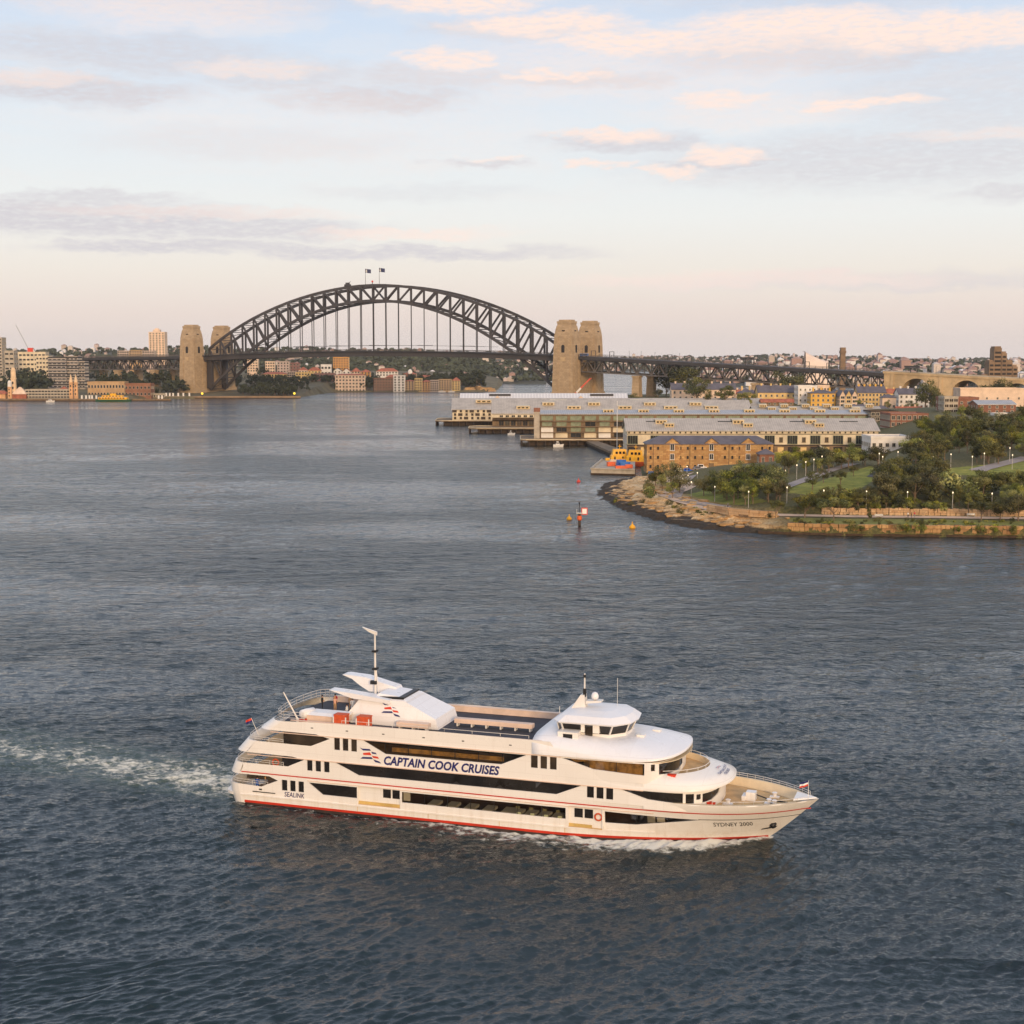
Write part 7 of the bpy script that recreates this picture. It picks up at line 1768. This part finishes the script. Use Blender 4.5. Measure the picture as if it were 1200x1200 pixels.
FB('pavilion', 'long low pavilion with grey bands on the left waterfront', 30, 82, 467, 457, 1715, M['conc'], 18, floors=3, bays=14, ww=3.0, wh=1.6, roof=M['roofb'])
FB('bath_house', 'long tan bath house with arched windows beside the ferry', 103, 146, 465.5, 448, 1790, TANB, 20, floors=2, bays=12, ww=2.0, wh=3.2)
FB('brick_hall', 'orange brick hall right of the bath house', 146, 177, 465, 450, 1795, BRN, 18, floors=2, bays=7, ww=2.2, wh=2.8)
FB('kiosk', 'white roofed kiosk by the left pylon', 176, 193, 466, 462, 1805, M['conc'], 10, floors=1, bays=5, roof=M['roofwh'])
FB('kiosk', 'small orange roofed hall left of the twin spires', 66, 81, 467, 453, 1740, OCH2, 14, rtype='hip', rh=6, roof=M['tile'], floors=2, bays=4)
SPO = mat('orange_stucco', lin(222, 172, 124), .9, .12, .15); SPC = mat('cream_stucco', lin(232, 200, 160), .9, .12, .15)
def spire(label, x, yb, yt, Y, w, m1, m2, kind_='pointed'):
    a = px(x, Y, y=yb); top = px(x, Y, y=yt); H = top.z - a.z; r = w / 2 / FPX * Y
    t_ = thing('amusement_tower', label, 'tower', a)
    MB().lathe((0, 0, 0), [(r * 1.05, -2), (r, H * .3), (r * .95, H * .6), (r * 1.1, H * .62), (r * 1.1, H * .66)], 8).build('shaft', m1, t_)
    MB().lathe((0, 0, 0), [(r * .9, H * .66), (r * .8, H * .76), (r * .5, H * .86), (r * .2, H * .95), (.1, H)] if kind_ == 'pointed' else [(r * .95, H * .66), (r * .9, H * .9), (r * .6, H), (.2, H * 1.01)], 10).build('spire', m2, t_)
    for k in range(3): MB().bx(-r * .25, r * .25, -r * 1.08, -r * .8, H * (.12 + .17 * k), H * (.2 + .17 * k)).build('window', DARKO, t_)
spire('left of the twin cream spires rising from the left waterfront', 83.6, 466, 438.5, 1712, 4.6, SPO, SPC); spire('right of the twin cream spires rising from the left waterfront', 89.4, 466, 438.5, 1712, 4.6, SPO, SPC)
spire('tall cream ridged tower on the left waterfront before the dark trees', 16.5, 466, 431, 1720, 6.5, SPC, SPC, 'round'); spire('short orange tower with a pale dome near the left edge', 11.8, 467, 446, 1708, 5, SPO, M['white'], 'round')
t_ = thing('funfair_pavilion', 'red and white funfair pavilion with pointed roof near the left edge', 'pavilion', px(24, 1716, z=2.4)); MB().bx(-8, 8, -5, 5, 0, 5).build('wall', M['tile'], t_); MB().loft([[(-9, -6, 5), (9, -6, 5), (9, 6, 5), (-9, 6, 5)], [(-1, -.3, 13), (1, -.3, 13), (1, .3, 13), (-1, .3, 13)]]).build('roof', M['pinkw'], t_)
t_ = thing('funfair_pavilion', 'orange funfair hall cut by the left edge', 'pavilion', px(3, 1716, z=2.4)); MB().bx(-8, 5, -5, 5, 0, 5).build('wall', SPO, t_); MB().loft([[(-9, -6, 5), (6, -6, 5), (6, 6, 5), (-9, 6, 5)], [(-6, -.3, 9), (3, -.3, 9), (3, .3, 9), (-6, .3, 9)]]).build('roof', M['tile'], t_)
t_ = thing('tower_crane', 'red and white tower crane with a long thin jib on the left skyline', 'crane', px(36, 2050, z=38)); MB().bx(-3, 4, -2.5, 2.5, 18, 24).build('cab', M['lifered'], t_); MB().bar((-2, 0, 0), (-2, 0, 18), 1.6).build('tower', M['lifered'], t_)
MB().bar((-2, 0, 22), (-18.5, 0, 55), .7).build('jib', M['steel'], t_); MB().bar((2, 0, 24), (7, 0, 17), 1.5).build('counterweight', M['white'], t_)
# quay edges, ferry, boats, posts
for x0, x1, Y, lab in ((-20, 200, 1692, 'long dark stone quay along the left shore'), (196, 352, 1806, 'low stone quay running past the foot of the left pylon')):
    a, c = px(x0, Y, z=0).x, px(x1, Y, z=0).x; t_ = thing('quay_wall', lab, 'quay', ((a + c) / 2, Y, 0))
    MB().bx((a - c) / 2, (c - a) / 2, 0, 4, -3, 2.6).build('masonry', M['quay'] if x0 > 0 else M['timber'], t_); MB().bx((a - c) / 2, (c - a) / 2, -.3, 0, -1, .9).build('tidal_band', M['tide'], t_)
for i, x in enumerate((96, 101, 105, 108, 113, 186, 190, 195, 199, 203, 209, 215, 222)):
    Y = 1694 if x < 195 else 1808; tag(MB().bx(-.9, .9, -.5, .5, 0, 3.6).bx(-1.1, 1.1, -.7, .7, 3.6, 3.9).build('mooring_post', M['white'], None, loc=px(x, Y, z=2.6)), 'short white mooring post on the far quay edge', 'post', 'white posts on the far quay')
t_ = thing('ferry', 'green and yellow ferry moored at the left shore', 'ferry', px(133, 1680, z=0)); FG = mat('ferry_green', lin(44, 84, 52), .5)
MB().loft([[(-19 - e, -3 * k, z), (-12, -5 * k, z), (12, -5 * k, z), (19 + e, -3 * k, z), (20 + e, 0, z), (19 + e, 3 * k, z), (12, 5 * k, z), (-12, 5 * k, z), (-19 - e, 3 * k, z), (-20 - e, 0, z)] for z, k, e in ((-1, .8, 0), (1.5, 1, .4), (2.4, 1.02, .5))]).build('hull', FG, t_)
o = MB().bx(-16, 16, -4.4, 4.4, 2.4, 4.9).build('main_cabin', YEL, t_); o2 = MB().bx(-12, 11, -3.8, 3.8, 4.9, 7.0).build('upper_cabin', YEL, t_)
MB().bx(-15.5, 15.5, -4.6, 4.6, 4.9, 5.1).build('deck_roof', M['white'], t_)
for k in range(9): MB().bx(-15 + k * 3.3, -13 + k * 3.3, -4.5, -4.3, 3.3, 4.4).build('window', GL, o); 
for k in range(6): MB().bx(-11 + k * 3.6, -9 + k * 3.6, -3.9, -3.7, 5.6, 6.5).build('window', GL, o2)
MB().bx(-3, 3, -2, 2, 7.0, 9.0).build('wheelhouse', YEL, t_); MB().tube((-6, 0, 7), (-6, 0, 10), .9, .8, 8).build('funnel', FG, t_)
def launch(label, x, y, L, Y=None):
    p = px(x, Y or 1670, z=0); t_ = thing('motor_boat', label, 'boat', p)
    MB().loft([[(-L / 2, -L * .14 * k, z), (L * .2, -L * .15 * k, z), (L / 2 + e, 0, z + .3), (L * .2, L * .15 * k, z), (-L / 2, L * .14 * k, z)] for z, k, e in ((-.4, .7, 0), (1.3, 1, .5))]).build('hull', M['white'], t_)
    MB().loft([[(-L * .25 + q, -L * .1, z), (L * .18 - q * 1.6, -L * .1, z), (L * .18 - q * 1.6, L * .1, z), (-L * .25 + q, L * .1, z)] for z, q in ((1.3, 0), (3.0, .5))]).build('cabin', M['white'], t_); MB().bx(-L * .2, L * .1, -L * .105, L * .105, 1.8, 2.5).build('window', M['dkgl'], t_)
launch('small white motor boat lying off the left quay', 59, 469, 9, 1665); launch('small white launch moored at the far waterfront, left of its pair', 518, 459, 10, 2118); launch('small white launch moored at the far waterfront, right of its pair', 529, 459, 9, 2118)
launch('small white boat tied beside the middle timber wharf', 599, 511, 4.5, 955); launch('white launch under the wharf apartments deck edge', 654, 524, 5.5, 832)
for x, Y, lab in ((237, 1806, 'round yellow light at the water below the left pylon'), (345, 1810, 'round yellow light at the end of the low stone quay')):
    t_ = thing('harbour_light', lab, 'light', px(x, Y, z=2.5)); MB().tube((0, 0, 0), (0, 0, 2), .4).build('post', M['black'], t_); MB().lathe((0, 0, 2), [(.3, 0), (1.3, .6), (1.5, 1.4), (1.0, 2.3), (.2, 2.7)], 10).build('lantern', mat('yellow_light', lin(250, 200, 30), .5, emit=((1, .72, .08, 1), 1.2)), t_, True)
# trees of the far shores
def ft(x, Y, h, z=None):
    q = px(x, Y, z=0); zz = fhh(q.x, Y) if z is None else z; q = px(x, Y, z=zz); r3 = np.random.default_rng(int(x * 1000 + Y))
    cl = r3.uniform(-1, 1, (7, 3)) * h * np.array([.42, .42, .3]) + np.array([q.x, Y, zz + h * .58])
    for c in cl:
        for _ in range(22):
            a = r3.normal(size=3); a /= np.linalg.norm(a); cp_ = c + a * h * .2 * r3.uniform(.5, 1.1)
            u = np.cross(a, r3.normal(size=3)); u /= np.linalg.norm(u); v = np.cross(a, u); s = h * .07 * r3.uniform(.7, 1.4)
            DT.add([cp_ - u * s, cp_ - v * s, cp_ + u * s, cp_ + v * s], [(0, 1, 2, 3)], 1)
    DT.tube((q.x, Y, zz - 2), (q.x, Y, zz + h * .4), h * .03, h * .02, 5, 2)
r = random.Random(4)
for n, x0, x1, Y0, Y1_, h0, h1, z0, z1 in ((28, 8, 50, 1745, 1850, 16, 30, None, 0), (40, 118, 212, 1830, 1960, 12, 22, None, 0), (44, 284, 346, 1832, 1870, 8, 13, None, 0), (44, 300, 395, 2136, 2165, 8, 12, None, 0), (44, 300, 360, 1880, 2110, 8, 14, None, 0), (12, 427, 439, 2140, 2170, 12, 22, None, 0),
        (46, 476, 528, 2240, 2330, 12, 20, None, 0), (50, 528, 566, 2172, 2300, 10, 20, 3, 14), (50, 285, 450, 2345, 2480, 10, 15, None, 0), (90, 60, 215, 2050, 2500, 10, 16, None, 0), (30, 210, 300, 1930, 2100, 10, 18, None, 0)):
    for i in range(n): ft(r.uniform(x0, x1), r.uniform(Y0, Y1_), r.uniform(h0, h1), None if z0 is None else r.uniform(z0, z1))
tag(DT.build('distant_trees', [tm, mat('shore_tree', lin(56, 62, 38), .85, .3, .12), BARK], None, fix=False), 'mass of dark trees along the far shores, among the far houses and over the far hills', 'trees', None, 'stuff')
b = MB(); rr = random.Random(9)
for i in range(26): x = rr.uniform(-70, -24); b.box((x, 2172 + rr.uniform(-8, 30), rr.uniform(0, 4) * (1 if x < -40 else .6)), (rr.uniform(5, 12), 10, rr.uniform(3, 9)), rr.uniform(0, 3), 0, (.7, .7))
tag(b.build('rock_outcrop', ROCK), 'bare brown rock shelf at the tip of the far point', 'rocks')

# ------------------------------------------------------------------ the air
hz = bpy.data.materials.new('haze_air'); hz.use_nodes = True; hz.node_tree.nodes.clear(); t = NT(hz.node_tree)
pv_ = t.n('VolumePrincipled', {'Color': (1, .97, .96, 1), 'Density': 3.0e-5, 'Anisotropy': 0.2}); t.put(t.n('OutputMaterial').inputs['Volume'], pv_.outputs[0])
tag(MB().bx(-5200, 5200, -800, 9900, -9, 172).build('haze', hz), 'thin pale evening haze over the harbour', 'haze', None, 'stuff')
